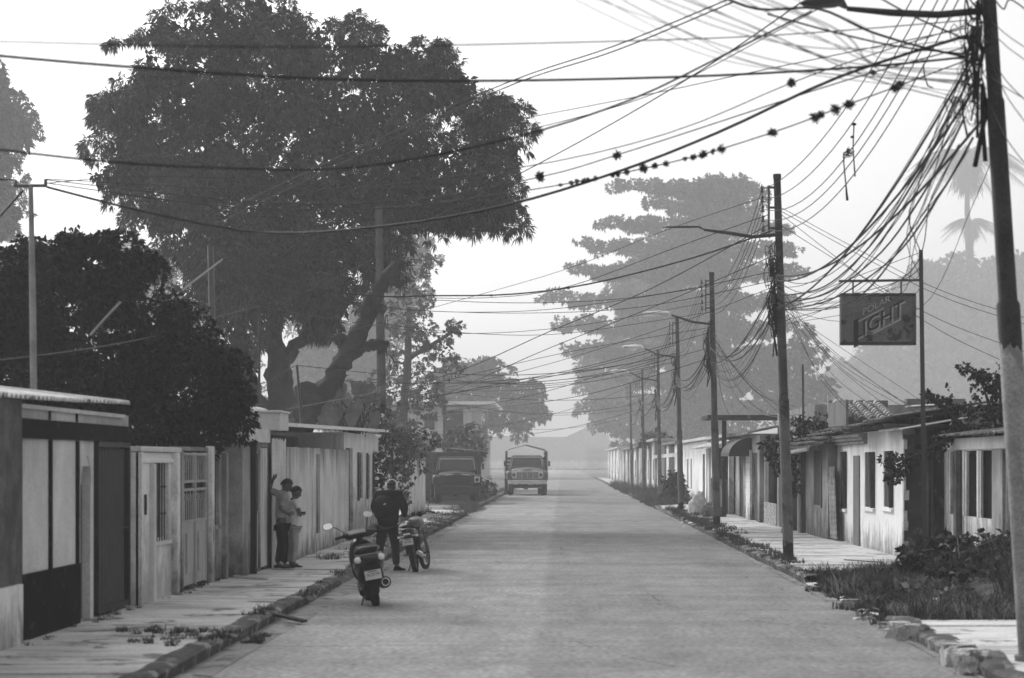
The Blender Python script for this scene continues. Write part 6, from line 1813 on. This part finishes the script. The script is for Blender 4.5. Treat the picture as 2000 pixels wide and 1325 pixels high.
# ---- lorries
M_tdark = mat('truck_paint_dark', .012, var=.3, rough=.5, spec=.3, obj=True)
M_tgrey = mat('truck_paint_grey', .11, var=.3, rough=.5, spec=.3, obj=True)
M_tpale = mat('truck_trim_pale', .62, var=.25, rough=.5, obj=True)
M_twind = mat('windscreen', .03, rough=.1, spec=.6, obj=True, var=.2, fine=0)
M_wooddk = mat('truck_planks', .045, var=.4, rough=.8, obj=True, scale=3)
def truck(label, loc, rz, paint, trim, kind, sc=1.0):
    root = thing('truck', label, 'truck', loc, (0, 0, radians(rz))); root.scale = (sc, sc, sc)
    W_ = 1.12
    # wheels
    for (x, y, dual) in ((-.92, .75, 0), (.92, .75, 0), (-.95, 4.9, 1), (.95, 4.9, 1)):
        w_ = bpy.data.objects.new('wheel', None); COL.objects.link(w_); w_.parent = root; w_.location = (x, y, .46)
        b = MB()
        for dx in ((0,) if not dual else (-.14, .14)):
            b.tube([(dx - .12, 0, 0), (dx - .10, 0, 0), (dx + .10, 0, 0), (dx + .12, 0, 0)], [.42, .46, .46, .42], 32)
        b.build('tyre', M_rub, w_, smooth=40)
        b = MB(); sg = 1 if x > 0 else -1; b.tube([(sg * .10, 0, 0), (sg * (.13 + .14 * dual), 0, 0)], [.22, .2], 20); b.build('rim', trim, w_, smooth=40)
    [part('chassis_rail', M_tdark, root, lambda b: b.box(k * .35, k * .48, .3, 6.6, .55, .75)) for k in (-1, 1)]
    part('axle', M_tdark, root, lambda b: b.tube([(-.9, .75, .46), (.9, .75, .46)], .06, 8)); part('axle', M_tdark, root, lambda b: (b.tube([(-.9, 4.9, .46), (.9, 4.9, .46)], .09, 8), b.ell((0, 4.9, .46), .2, 12, 8)))
    # bonnet: arched top, wide flat front
    def hood(b):
        secs = []
        for y, hw, zt in ((.10, .86, 1.36), (.16, .88, 1.43), (.6, .86, 1.50), (1.25, .84, 1.56)):
            row = []
            for k in range(13):
                u = k / 12 * 2 - 1; row.append((hw * u, y, zt - .10 * abs(u) ** 2.4 + (.02 if abs(u) < .2 else 0)))
            row = [(-hw, y, .95)] + row + [(hw, y, .95)]
            secs.append(row)
        vs = sum(secs, []); m = 15
        fs = [(i*m+k, i*m+k+1, (i+1)*m+k+1, (i+1)*m+k) for i in range(3) for k in range(m-1)] + [tuple(range(m))]
        b.add(vs, fs)
    part('bonnet', paint, root, hood, smooth=35)
    part('bonnet_edge', trim, root, lambda b: b.tube([(.88 * u, .12, 1.375 - .10 * abs(u) ** 2.4) for u in [k / 12 * 2 - 1 for k in range(13)]], .02, 6), smooth=True)
    [part('fender', paint, root, lambda b: loft(b, [(.05, k * .96, 1.05, .13, .20), (.12, k * .97, 1.05, .17, .27), (.5, k * .98, 1.12, .18, .24), (1.0, k * .98, 1.14, .18, .22), (1.45, k * .98, .98, .16, .16)], 14, 4), smooth=40) for k in (-1, 1)]
    g = part('grille_panel', paint if kind == 'dark' else trim, root, lambda b: b.box(-.84, .84, .05, .14, .92, 1.34), bevel=.015)
    if kind == 'pale':
        part('grille', M_black, g, lambda b: b.box(-.62, .62, .02, .05, .95, 1.29))
        part('grille_bars', trim, g, lambda b: ([b.box(-.62, .62, -.005, .02, .97 + i * .058, .99 + i * .058) for i in range(6)], [b.box(x - .012, x + .012, -.012, -.005, .95, 1.29) for x in (-.6, -.3, 0, .3, .6)]))
    else:
        part('grille', M_black, g, lambda b: [b.box(-.60, .60, .03, .05, .94 + i * .09, .98 + i * .09) for i in range(4)])
    for k in (-1, 1):
        hx = k * (.74 if kind == 'pale' else .93)
        part('headlight_surround', trim if (kind == 'pale' or k > 0) else paint, root, lambda b: b.box(hx - .13, hx + .13, .0, .05, 1.0, 1.27), bevel=.02)
        part('headlight', M_twind if not (kind == 'dark' and k > 0) else M_tdark, root, lambda b: b.tube([(hx, -.005, 1.13), (hx, -.03, 1.13)], [.09, .075], 18), smooth=40)
    part('bumper', trim if kind == 'pale' else paint, root, lambda b: b.hexa([(-1.05, -.12, .62), (1.05, -.12, .62), (1.08, .05, .62), (-1.08, .05, .62), (-1.05, -.12, .84), (1.05, -.12, .84), (1.08, .05, .84), (-1.08, .05, .84)]), bevel=.02)
    if kind == 'dark': part('front_apron', M_tdark, root, lambda b: b.box(-.95, .95, .0, .1, .45, .62), bevel=.01)
    # cab
    def cab(b):
        zs = ((.85, 1.00, 1.15, 2.5), (1.5, 1.0, 1.2, 2.5), (1.58, .98, 1.22, 2.5), (2.14, .86, 1.52, 2.42), (2.22, .78, 1.62, 2.35))
        vs = []
        for z, hw, y0_, y1_ in zs: vs += [(-hw, y0_, z), (hw, y0_, z), (hw, y1_, z), (-hw, y1_, z)]
        fs = [(i*4+k, i*4+(k+1)%4, (i+1)*4+(k+1)%4, (i+1)*4+k) for i in range(4) for k in range(4)] + [(0, 3, 2, 1), (16, 17, 18, 19)]
        b.add(vs, fs)
    c_ = part('cab', paint, root, cab, bevel=.04)
    part('windscreen', M_twind, c_, lambda b: b.hexa([(-.84, 1.235, 1.62), (.84, 1.235, 1.62), (.84, 1.28, 1.62), (-.84, 1.28, 1.62), (-.76, 1.475, 2.08), (.76, 1.475, 2.08), (.76, 1.52, 2.08), (-.76, 1.52, 2.08)]))
    part('windscreen_trim', trim, c_, lambda b: b.tube([(-.86, 1.22, 1.60), (-.78, 1.475, 2.10), (.78, 1.475, 2.10), (.86, 1.22, 1.60)], .016, 6), smooth=True)
    [part('wiper', M_black, c_, lambda b: b.tube([(x, 1.2, 1.6), (x + .3, 1.3, 1.78)], .008, 5)) for x in (-.4, .2)]
    for k in (-1, 1):
        d = part('door', paint, root, lambda b: b.box(k * 1.0, k * 1.015, 1.45, 2.4, .95, 1.6), bevel=.006)
        part('door_window', M_twind, d, lambda b: b.hexa([(k * .985, 1.55, 1.64), (k * 1.0, 1.55, 1.64), (k * 1.0, 2.38, 1.64), (k * .985, 2.38, 1.64), (k * .89, 1.72, 2.06), (k * .905, 1.72, 2.06), (k * .905, 2.36, 2.06), (k * .89, 2.36, 2.06)]))
        part('wing_mirror', M_steel, root, lambda b: (b.tube([(k * 1.0, 1.35, 1.5), (k * 1.22, 1.25, 1.6), (k * 1.22, 1.25, 1.95), (k * .95, 1.45, 2.0)], .012, 6), b.box(k * 1.17, k * 1.29, 1.2, 1.23, 1.62, 1.88)))
    # cargo body
    if kind == 'pale':
        part('cargo_floor', M_wooddk, root, lambda b: b.box(-1.18, 1.18, 2.65, 6.9, .95, 1.1))
        def stakes(b):
            for k in (-1, 1):
                for i in range(8): b.box(k * 1.18, k * 1.12, 2.7 + i * .58, 2.78 + i * .58, 1.1, 2.42)
                for j in range(6): b.box(k * 1.118, k * 1.09, 2.7, 6.9, 1.15 + j * .22, 1.30 + j * .22)
        part('stake_side', M_wooddk, root, stakes)
        part('headboard', M_wooddk, root, lambda b: ([b.box(-1.1, 1.1, 2.66, 2.70, 1.15 + j * .2, 1.30 + j * .2) for j in range(5)], [b.box(x - .06, x + .06, 2.6, 2.66, 1.1, 2.45) for x in (-1.12, 1.12)]))
        def hoops(b):
            for y in (2.75, 4.1, 5.5, 6.8):
                b.tube([(-1.16, y, 1.2), (-1.16, y, 2.45), (-1.0, y, 2.56), (0, y, 2.82), (1.0, y, 2.56), (1.16, y, 2.45), (1.16, y, 1.2)], .038, 8)
            for x, z in ((-1.16, 2.45), (0, 2.82), (1.16, 2.45)): b.tube([(x, 2.75, z), (x, 6.8, z)], .028, 6)
        part('roof_frame', M_tpale, root, hoops, smooth=True)
    else:
        part('cargo_box', M_wooddk, root, lambda b: (b.box(-1.12, 1.12, 2.62, 2.7, .95, 2.33), b.box(-1.12, -1.06, 2.7, 6.6, 1.0, 2.28), b.box(1.06, 1.12, 2.7, 6.6, 1.0, 2.28), b.box(-1.12, 1.12, 6.6, 6.66, 1.0, 2.28), b.box(-1.12, 1.12, 2.7, 6.6, .95, 1.0)), bevel=.01)
        part('cargo_rib', M_tdark, root, lambda b: [b.box(1.12, 1.17, 2.7 + i * .76, 2.78 + i * .76, .95, 2.34) for i in range(6)])
        part('front_board', M_tdark, root, lambda b: b.box(-1.0, 1.0, 2.56, 2.61, 2.0, 2.42), bevel=.01)
    return root
truck('dark old truck parked nose-out on the left verge', (XY(893, 112), 112, .02), 3.5, M_tdark, M_tpale, 'dark', 1.04)
truck('grey stake-bed truck with barred grille and peaked roof frame', (XY(1030, 142), 142, .0), 2.0, M_tgrey, M_tpale, 'pale', 1.12)

# ---- sacks and boulder by the fourth pole
M_sack = mat('sack_cloth', .55, var=.3, scale=5, fine=.2, bump=.8, bscale=10)
for i, (px, py, s_, lab, mm) in enumerate([(1362, 985, (.30, .26, .48), 'bulging pale sack leaning beside the third pole', M_sack), (1385, 990, (.22, .2, .30), 'smaller grey sack squeezed between the pale sack and the pole', mat('sack_grey', .2, var=.4, scale=5))]):
    yy = 84; c = P(px, 1000, yy)
    bm = bmesh.new(); bmesh.ops.create_icosphere(bm, subdivisions=4, radius=1)
    rg = random.Random(i)
    for v in bm.verts:
        d = v.co.copy(); k = 1 + .10 * sin(5 * d.x + 3 * d.z + i) * cos(4 * d.y - 2 * d.z) + .05 * sin(11 * d.z + 6 * d.x)
        sh = 1 - .35 * max(0, d.z) ** 2
        v.co = Vector((d.x * s_[0] * k * sh + d.z * .12, d.y * s_[1] * k * sh, max(-.8, d.z) * s_[2] * k))
    me = bpy.data.meshes.new('sack'); bm.to_mesh(me); bm.free()
    me.polygons.foreach_set('use_smooth', [True] * len(me.polygons)); me.materials.append(mm)
    o = bpy.data.objects.new('sack', me); COL.objects.link(o); o.location = (c.x, yy, .14 + s_[2] * .78); setp(o, lab, 'sack')
o = rock(XY(1392, 80), 80, .14 + .2, .42, 5, (1.1, .6, .6), M_tile); o.name = 'boulder'; setp(o, 'dark boulder at the foot of the pole with the meter box', 'boulder')
# ================================================================== people
M_skin = mat('skin', .075, rough=.55, obj=True, var=.1, fine=0)
M_hair = mat('hair', .015, rough=.6, obj=True, var=.2, fine=.3)
def skinmesh(name, m, chains, root, parent=None, sub=2, root_pt=None):
    """chains: lists of (point, radius or (rx, ry)); points shared by value are merged"""
    V, R, E_ = [], [], []
    idx = {}
    def vid(p, r):
        k = tuple(round(c, 4) for c in p)
        if k not in idx: idx[k] = len(V); V.append(Vector(p)); R.append(r)
        return idx[k]
    for ch in chains:
        prev = None
        for p, r in ch:
            i = vid(p, r)
            if prev is not None and prev != i: E_.append((prev, i))
            prev = i
    me = bpy.data.meshes.new(name); me.from_pydata([tuple(v) for v in V], E_, [])
    o = bpy.data.objects.new(name, me); COL.objects.link(o); o.parent = parent or root
    me.materials.append(m)
    md = o.modifiers.new('skin', 'SKIN'); md.use_smooth_shade = True
    for i, r in enumerate(R):
        q = me.skin_vertices[0].data[i]; q.radius = r if hasattr(r, '__len__') else (r, r)
    ri = 0 if root_pt is None else idx[tuple(round(c, 4) for c in root_pt)]
    for i in range(len(V)): me.skin_vertices[0].data[i].use_root = (i == ri)
    s_ = o.modifiers.new('subdivision', 'SUBSURF'); s_.levels = sub; s_.render_levels = sub
    return o
def hand(wrist, palm_dir, side, curl=.5, s_=1.0):
    """palm and five fingers as chains that start at the wrist"""
    w_, d = Vector(wrist), Vector(palm_dir).normalized(); sd2 = Vector(side).normalized(); nrm = d.cross(sd2).normalized()
    palm = w_ + d * .05 * s_; ch = [[(tuple(w_), .022 * s_), (tuple(palm), (.034 * s_, .016 * s_))]]
    for k, (off, ln) in enumerate(((-.028, .062), (-.010, .076), (.010, .078), (.028, .068))):
        a = palm + d * .035 * s_ + sd2 * off * s_; b_ = a + (d * (1 - curl * .4) + nrm * curl * .5).normalized() * ln * .5 * s_; c = b_ + (d * (1 - curl) + nrm * curl).normalized() * ln * .5 * s_
        ch.append([(tuple(palm), (.034 * s_, .016 * s_)), (tuple(a), .0095 * s_), (tuple(b_), .0085 * s_), (tuple(c), .0065 * s_)])
    t1 = w_ + d * .03 * s_ - sd2 * .038 * s_; t2 = t1 + (d * .7 - sd2 * .5 + nrm * .4).normalized() * .03 * s_; t3 = t2 + (d * .9 + nrm * .3).normalized() * .025 * s_
    ch.append([(tuple(w_), .022 * s_), (tuple(t1), .011 * s_), (tuple(t2), .0095 * s_), (tuple(t3), .007 * s_)])
    return ch
def head(root, c, r, yaw, pitch, mskin, hair_fn=None, tilt=0):
    """head with face features; looks along +Y before turning"""
    R_ = Matrix.Rotation(yaw, 3, 'Z') @ Matrix.Rotation(-pitch, 3, 'X') @ Matrix.Rotation(tilt, 3, 'Y')
    c = Vector(c); b = MB(); nu, nv = 24, 18; vs = []
    for j in range(nv + 1):
        th = pi * j / nv
        for k in range(nu):
            a = 2 * pi * k / nu
            x, y_, z = sin(th) * cos(a), sin(th) * sin(a), cos(th)
            X_ = x * .078; Y_ = y_ * .098; Z_ = z * .118
            if z < -.1: X_ *= 1 - .28 * (-z); Y_ = Y_ * (1 - .2 * (-z)) + .018 * (-z)
            if y_ > .55:                      # face front
                Y_ += .022 * math.exp(-((x / .16) ** 2)) * math.exp(-(((z + .12) / .16) ** 2))       # nose
                Y_ -= .008 * math.exp(-(((abs(x) - .35) / .15) ** 2)) * math.exp(-(((z - .08) / .12) ** 2))  # eye sockets
                Y_ += .007 * math.exp(-((x / .3) ** 2)) * math.exp(-(((z + .48) / .07) ** 2))        # lips
                Y_ += .008 * math.exp(-((x / .3) ** 2)) * math.exp(-(((z + .85) / .15) ** 2))        # chin
            vs.append(c + R_ @ (Vector((X_, Y_, Z_)) * r))
    fs = [(j*nu+k, (j+1)*nu+k, (j+1)*nu+(k+1)%nu, j*nu+(k+1)%nu) for j in range(nv) for k in range(nu)]
    b.add(vs, fs)
    for k in (-1, 1): b.ell(c + R_ @ (Vector((k * .08, -.005, -.005)) * r), (.012 * r, .022 * r, .032 * r), 10, 8, R_)
    h = b.build('head', mskin, root, smooth=True)
    for k in (-1, 1):
        b = MB(); b.ell(c + R_ @ (Vector((k * .03, .086, .008)) * r), .009 * r, 8, 6); b.build('eye', M_hair, h, smooth=True)
    return h, R_
def haircap(h, c, R_, r, thick=.012, low=.15):
    b = MB(); c = Vector(c); nu, nv = 22, 10; vs = []
    for j in range(nv + 1):
        for k in range(nu):
            a = 2 * pi * k / nu
            lim = 1.15 + .75 * max(0, -sin(a)) ** .6 - low * max(0, sin(a))
            th = lim * j / nv
            x, y_, z = sin(th) * cos(a), sin(th) * sin(a), cos(th)
            w_ = 1 + .04 * sin(9 * a + 5 * th)
            vs.append(c + R_ @ (Vector((x * (.078 + thick) * w_, y_ * (.098 + thick) * w_ - .004, z * (.118 + thick))) * r))
    fs = [(j*nu+k, (j+1)*nu+k, (j+1)*nu+(k+1)%nu, j*nu+(k+1)%nu) for j in range(nv) for k in range(nu)]
    b.add(vs, fs); return b.build('hair', M_hair, h, smooth=True)
def shoe(root, name, heel, toe, m, h_=.055, w_=.042):
    heel, toe = Vector(heel), Vector(toe); d = (toe - heel); L_ = d.length; d.normalize(); s_ = Vector((-d.y, d.x, 0)); b = MB()
    vs = []; secs = ((0, .6, .9), (.12, .85, 1.3), (.35, .8, 1.3), (.6, 1.0, .9), (.85, .95, .65), (1.0, .5, .4))
    for u, ww, hh in secs:
        c = heel + d * L_ * u
        for (a, z) in ((-1, 0), (1, 0), (1.0, .5), (.6, 1), (-.6, 1), (-1.0, .5)): vs.append(c + s_ * a * w_ * ww + Vector((0, 0, z * h_ * hh)))
    fs = [(i*6+k, i*6+(k+1)%6, (i+1)*6+(k+1)%6, (i+1)*6+k) for i in range(5) for k in range(6)] + [tuple(range(6))[::-1], tuple(30 + k for k in range(6))]
    b.add(vs, fs); return b.build(name, m, root, smooth=50)

C_black = mat('cloth_black', .012, var=.3, rough=.85, obj=True, spec=.05)
C_black2 = mat('cloth_charcoal', .018, var=.3, rough=.8, obj=True, spec=.08)
C_shirt = mat('cloth_grey_shirt', .26, var=.35, rough=.85, obj=True, scale=6)
C_white = mat('cloth_white_shirt', .62, var=.15, rough=.85, obj=True, scale=5)
C_trous = mat('cloth_pale_trousers', .30, var=.3, rough=.85, obj=True, scale=5)

# ---- rider with backpack, seen from behind, head bent (local: facing +Y)
rx_, ry_ = XY(757, 43.6), 43.6
root = thing('person', 'person in black with backpack and white headphones standing beside the motorcycle', 'person', (rx_, ry_, 0), (0, 0, radians(-8)))
pel = (0, 0, .90)
LH, RH = (-.095, 0, .86), (.095, 0, .86)
LK, RK = (-.155, .03, .47), (.14, .05, .48)
LA, RA = (-.185, -.02, .09), (.175, -.03, .09)
CH, NK = (.01, .05, 1.30), (.03, .10, 1.50)
LS, RS = (-.19, .06, 1.42), (.21, .06, 1.42)
LE, RE = (-.29, .10, 1.17), (.31, .10, 1.17)
LW, RW = (-.20, .33, 1.03), (.24, .34, 1.02)
HD = (.035, .19, 1.585)
body = [[(pel, (.14, .10)), ((0, .02, 1.10), (.13, .09)), (CH, (.16, .10)), ((.02, .07, 1.42), (.09, .07)), (NK, .052), ((.033, .14, 1.55), .055)],
        [(pel, (.14, .10)), (LH, .085), (LK, .058), (LA, .042), ((LA[0], LA[1] + .10, .045), .035)], [(pel, (.14, .10)), (RH, .085), (RK, .058), (RA, .042), ((RA[0] + .05, RA[1] + .09, .045), .035)],
        [((.02, .07, 1.42), (.09, .07)), (LS, .058), (LE, .042), (LW, .028)], [((.02, .07, 1.42), (.09, .07)), (RS, .058), (RE, .042), (RW, .028)]]
body += hand(LW, (.2, 1, -.2), (1, -.2, 0), .7) + hand(RW, (-.2, 1, -.2), (-1, -.2, 0), .7)
skinmesh('body', M_skin, body, root, sub=2)
h, R_ = head(root, HD, 1.06, radians(6), radians(38), M_skin); haircap(h, HD, R_, 1.06)
b = MB()
pts = [Vector(HD) + R_ @ (Vector((.112 * cos(a), -.03, .145 * sin(a))) * 1.0) for a in [pi * i / 16 for i in range(17)]]
b.tube(pts, .011, 8)
for k in (-1, 1): b.tube([Vector(HD) + R_ @ Vector((k * .086, -.015, -.01)), Vector(HD) + R_ @ Vector((k * .116, -.018, -.01))], .040, 16)
b.build('headphones', mat('headphone_white', .85, rough=.35, obj=True, var=.05), root, smooth=40)
skinmesh('jacket', C_black, [[((0, .0, .78), (.225, .16)), ((0, .02, 1.02), (.225, .16)), (CH, (.25, .165)), ((.02, .07, 1.42), (.17, .12)), ((.03, .10, 1.50), (.09, .075))],
        [((.02, .07, 1.42), (.13, .09)), (LS, .105), (LE, .085), ((LW[0] - .01, LW[1] - .03, LW[2]), .055)], [((.02, .07, 1.42), (.13, .09)), (RS, .105), (RE, .085), ((RW[0] + .01, RW[1] - .03, RW[2]), .055)]], root, sub=2)
skinmesh('trousers', C_black2, [[(pel, (.185, .14)), ((LH[0], 0, .80), .12), (LK, .09), ((LA[0], LA[1], .09), .072)], [(pel, (.185, .14)), ((RH[0], 0, .80), .12), (RK, .09), ((RA[0], RA[1], .09), .072)]], root, sub=2)
shoe(root, 'shoe', (LA[0], LA[1] - .05, .002), (LA[0] - .03, LA[1] + .20, .002), C_black, .06, .045); shoe(root, 'shoe', (RA[0] - .04, RA[1] - .04, .002), (RA[0] + .15, RA[1] + .12, .002), C_black, .06, .045)
bp = part('backpack', C_black2, root, lambda b: loft(b, [(-.24, -.07, 1.16, .10, .14), (-.21, -.07, 1.17, .15, .20), (-.13, -.06, 1.19, .17, .23), (-.05, -.04, 1.20, .15, .22), (-.03, -.03, 1.2, .1, .15)], 24, 3.2), smooth=True)
part('pocket', C_black, bp, lambda b: loft(b, [(-.275, -.07, 1.08, .08, .07), (-.26, -.07, 1.08, .11, .09), (-.2, -.07, 1.08, .12, .10)], 20, 3.2), smooth=True)
[part('strap', C_black, bp, lambda b: b.tube([(x, -.05, 1.36), (x * 1.05, .03, 1.48), (x * 1.1, .16, 1.40), (x * 1.1, .17, 1.2)], .02, 8, flat=.5), smooth=True) for x in (-.14, .14)]
part('reflective_patch', mat('patch_pale', .75, obj=True, var=.1), bp, lambda b: b.tube([(-.02, -.262, 1.25), (.02, -.255, 1.27)], .01, 8))

# ---- man leaning his forearm on the wall, facing right
mx2, my2 = XY(549, 41.2), 41.2
ZP = .155
root = thing('person', 'man in grey shirt and dark trousers leaning one raised arm on the wall', 'person', (mx2, my2, ZP), (0, 0, radians(-68)))
# local: +Y is the way he faces, -X his left ... wall lies on his left-back side
pel = (0, 0, .84); CH = (0, .02, 1.20); UP = (0, .03, 1.31)
LS, RS = (-.17, .0, 1.32), (.17, .03, 1.31)
LE, LW = (-.30, -.13, 1.40), (-.22, -.10, 1.56)
RE, RW = (.24, -.08, 1.06), (.13, .10, .98)
LK, RK = (-.07, .02, .45), (.09, .05, .45)
LA, RA = (-.07, -.05, .08), (.09, .03, .08)
HD = (.02, .10, 1.475)
body = [[(pel, (.13, .09)), ((0, 0, 1.0), (.12, .085)), (CH, (.14, .09)), (UP, (.08, .06)), ((.01, .06, 1.38), .048), ((.015, .08, 1.42), .05)],
        [(pel, (.13, .09)), ((-.08, 0, .80), .078), (LK, .053), (LA, .038), ((LA[0], LA[1] + .1, .03), .03)], [(pel, (.13, .09)), ((.08, 0, .80), .078), (RK, .053), (RA, .038), ((RA[0], RA[1] + .1, .03), .03)],
        [(UP, (.08, .06)), (LS, .052), (LE, .038), (LW, .026)], [(UP, (.08, .06)), (RS, .052), (RE, .038), (RW, .026)]]
body += hand(LW, (.5, .2, .5), (0, 1, 0), .6) + hand(RW, (-.6, .6, 0), (0, 0, 1), .5)
skinmesh('body', M_skin, body, root)
h, R_ = head(root, HD, 1.0, radians(-20), radians(26), M_skin); haircap(h, HD, R_, 1.0, .016)
skinmesh('shirt', C_shirt, [[((0, .0, .82), (.155, .115)), ((0, 0, 1.0), (.155, .115)), (CH, (.17, .115)), (UP, (.11, .08))],
        [(UP, (.11, .08)), (LS, .075), ((-.29, -.12, 1.395), .058)], [(UP, (.11, .08)), (RS, .075), ((.23, -.06, 1.09), .058)]], root)
skinmesh('trousers', C_black, [[(pel, (.145, .11)), ((-.085, 0, .74), .095), (LK, .075), (LA, .06)], [(pel, (.145, .11)), ((.085, 0, .74), .095), (RK, .075), (RA, .06)]], root)
for a in (LA, RA): shoe(root, 'shoe', (a[0], a[1] - .06, .0), (a[0], a[1] + .19, .0), C_black, .045, .042)
# ---- second person with folded arms
px2, py2 = XY(571, 41.6), 41.6
root = thing('person', 'shorter person in white shirt and pale trousers with folded arms beside the leaning man', 'person', (px2, py2, ZP), (0, 0, radians(-58)))
pel = (0, 0, .76); CH = (0, .02, 1.08); UP = (0, .02, 1.18)
LS, RS = (-.145, .01, 1.18), (.145, .01, 1.18)
LE, LW = (-.19, .06, .96), (.06, .19, .98)
RE, RW = (.19, .06, .95), (-.06, .20, .95)
LK, RK = (-.08, .03, .42), (.08, .02, .42); LA, RA = (-.09, .0, .075), (.08, -.02, .075)
HD = (0, .075, 1.345)
body = [[(pel, (.12, .085)), ((0, 0, .92), (.105, .075)), (CH, (.125, .08)), (UP, (.07, .055)), ((0, .04, 1.245), .044), ((0, .055, 1.29), .046)],
        [(pel, (.12, .085)), ((-.07, 0, .72), .072), (LK, .05), (LA, .036), ((LA[0], LA[1] + .1, .03), .028)], [(pel, (.12, .085)), ((.07, 0, .72), .072), (RK, .05), (RA, .036), ((RA[0], RA[1] + .1, .03), .028)],
        [(UP, (.07, .055)), (LS, .047), (LE, .036), (LW, .025)], [(UP, (.07, .055)), (RS, .047), (RE, .036), (RW, .025)]]
body += hand(LW, (1, 0, 0), (0, 0, 1), .5, .9) + hand(RW, (-1, 0, 0), (0, 0, 1), .5, .9)
skinmesh('body', M_skin, body, root)
h, R_ = head(root, HD, .97, radians(-15), radians(28), M_skin); haircap(h, HD, R_, .97, .014)
skinmesh('shirt', C_white, [[((0, .0, .66), (.15, .115)), ((0, 0, .9), (.145, .11)), (CH, (.15, .105)), (UP, (.095, .075))],
        [(UP, (.095, .075)), (LS, .068), ((-.18, .03, 1.05), .055)], [(UP, (.095, .075)), (RS, .068), ((.18, .03, 1.05), .055)]], root)
skinmesh('trousers', C_trous, [[(pel, (.13, .10)), ((-.075, 0, .68), .088), (LK, .066), (LA, .052)], [(pel, (.13, .10)), ((.075, 0, .68), .088), (RK, .066), (RA, .052)]], root)
for a in (LA, RA): shoe(root, 'shoe', (a[0], a[1] - .06, .0), (a[0], a[1] + .18, .0), C_black2, .045, .04)
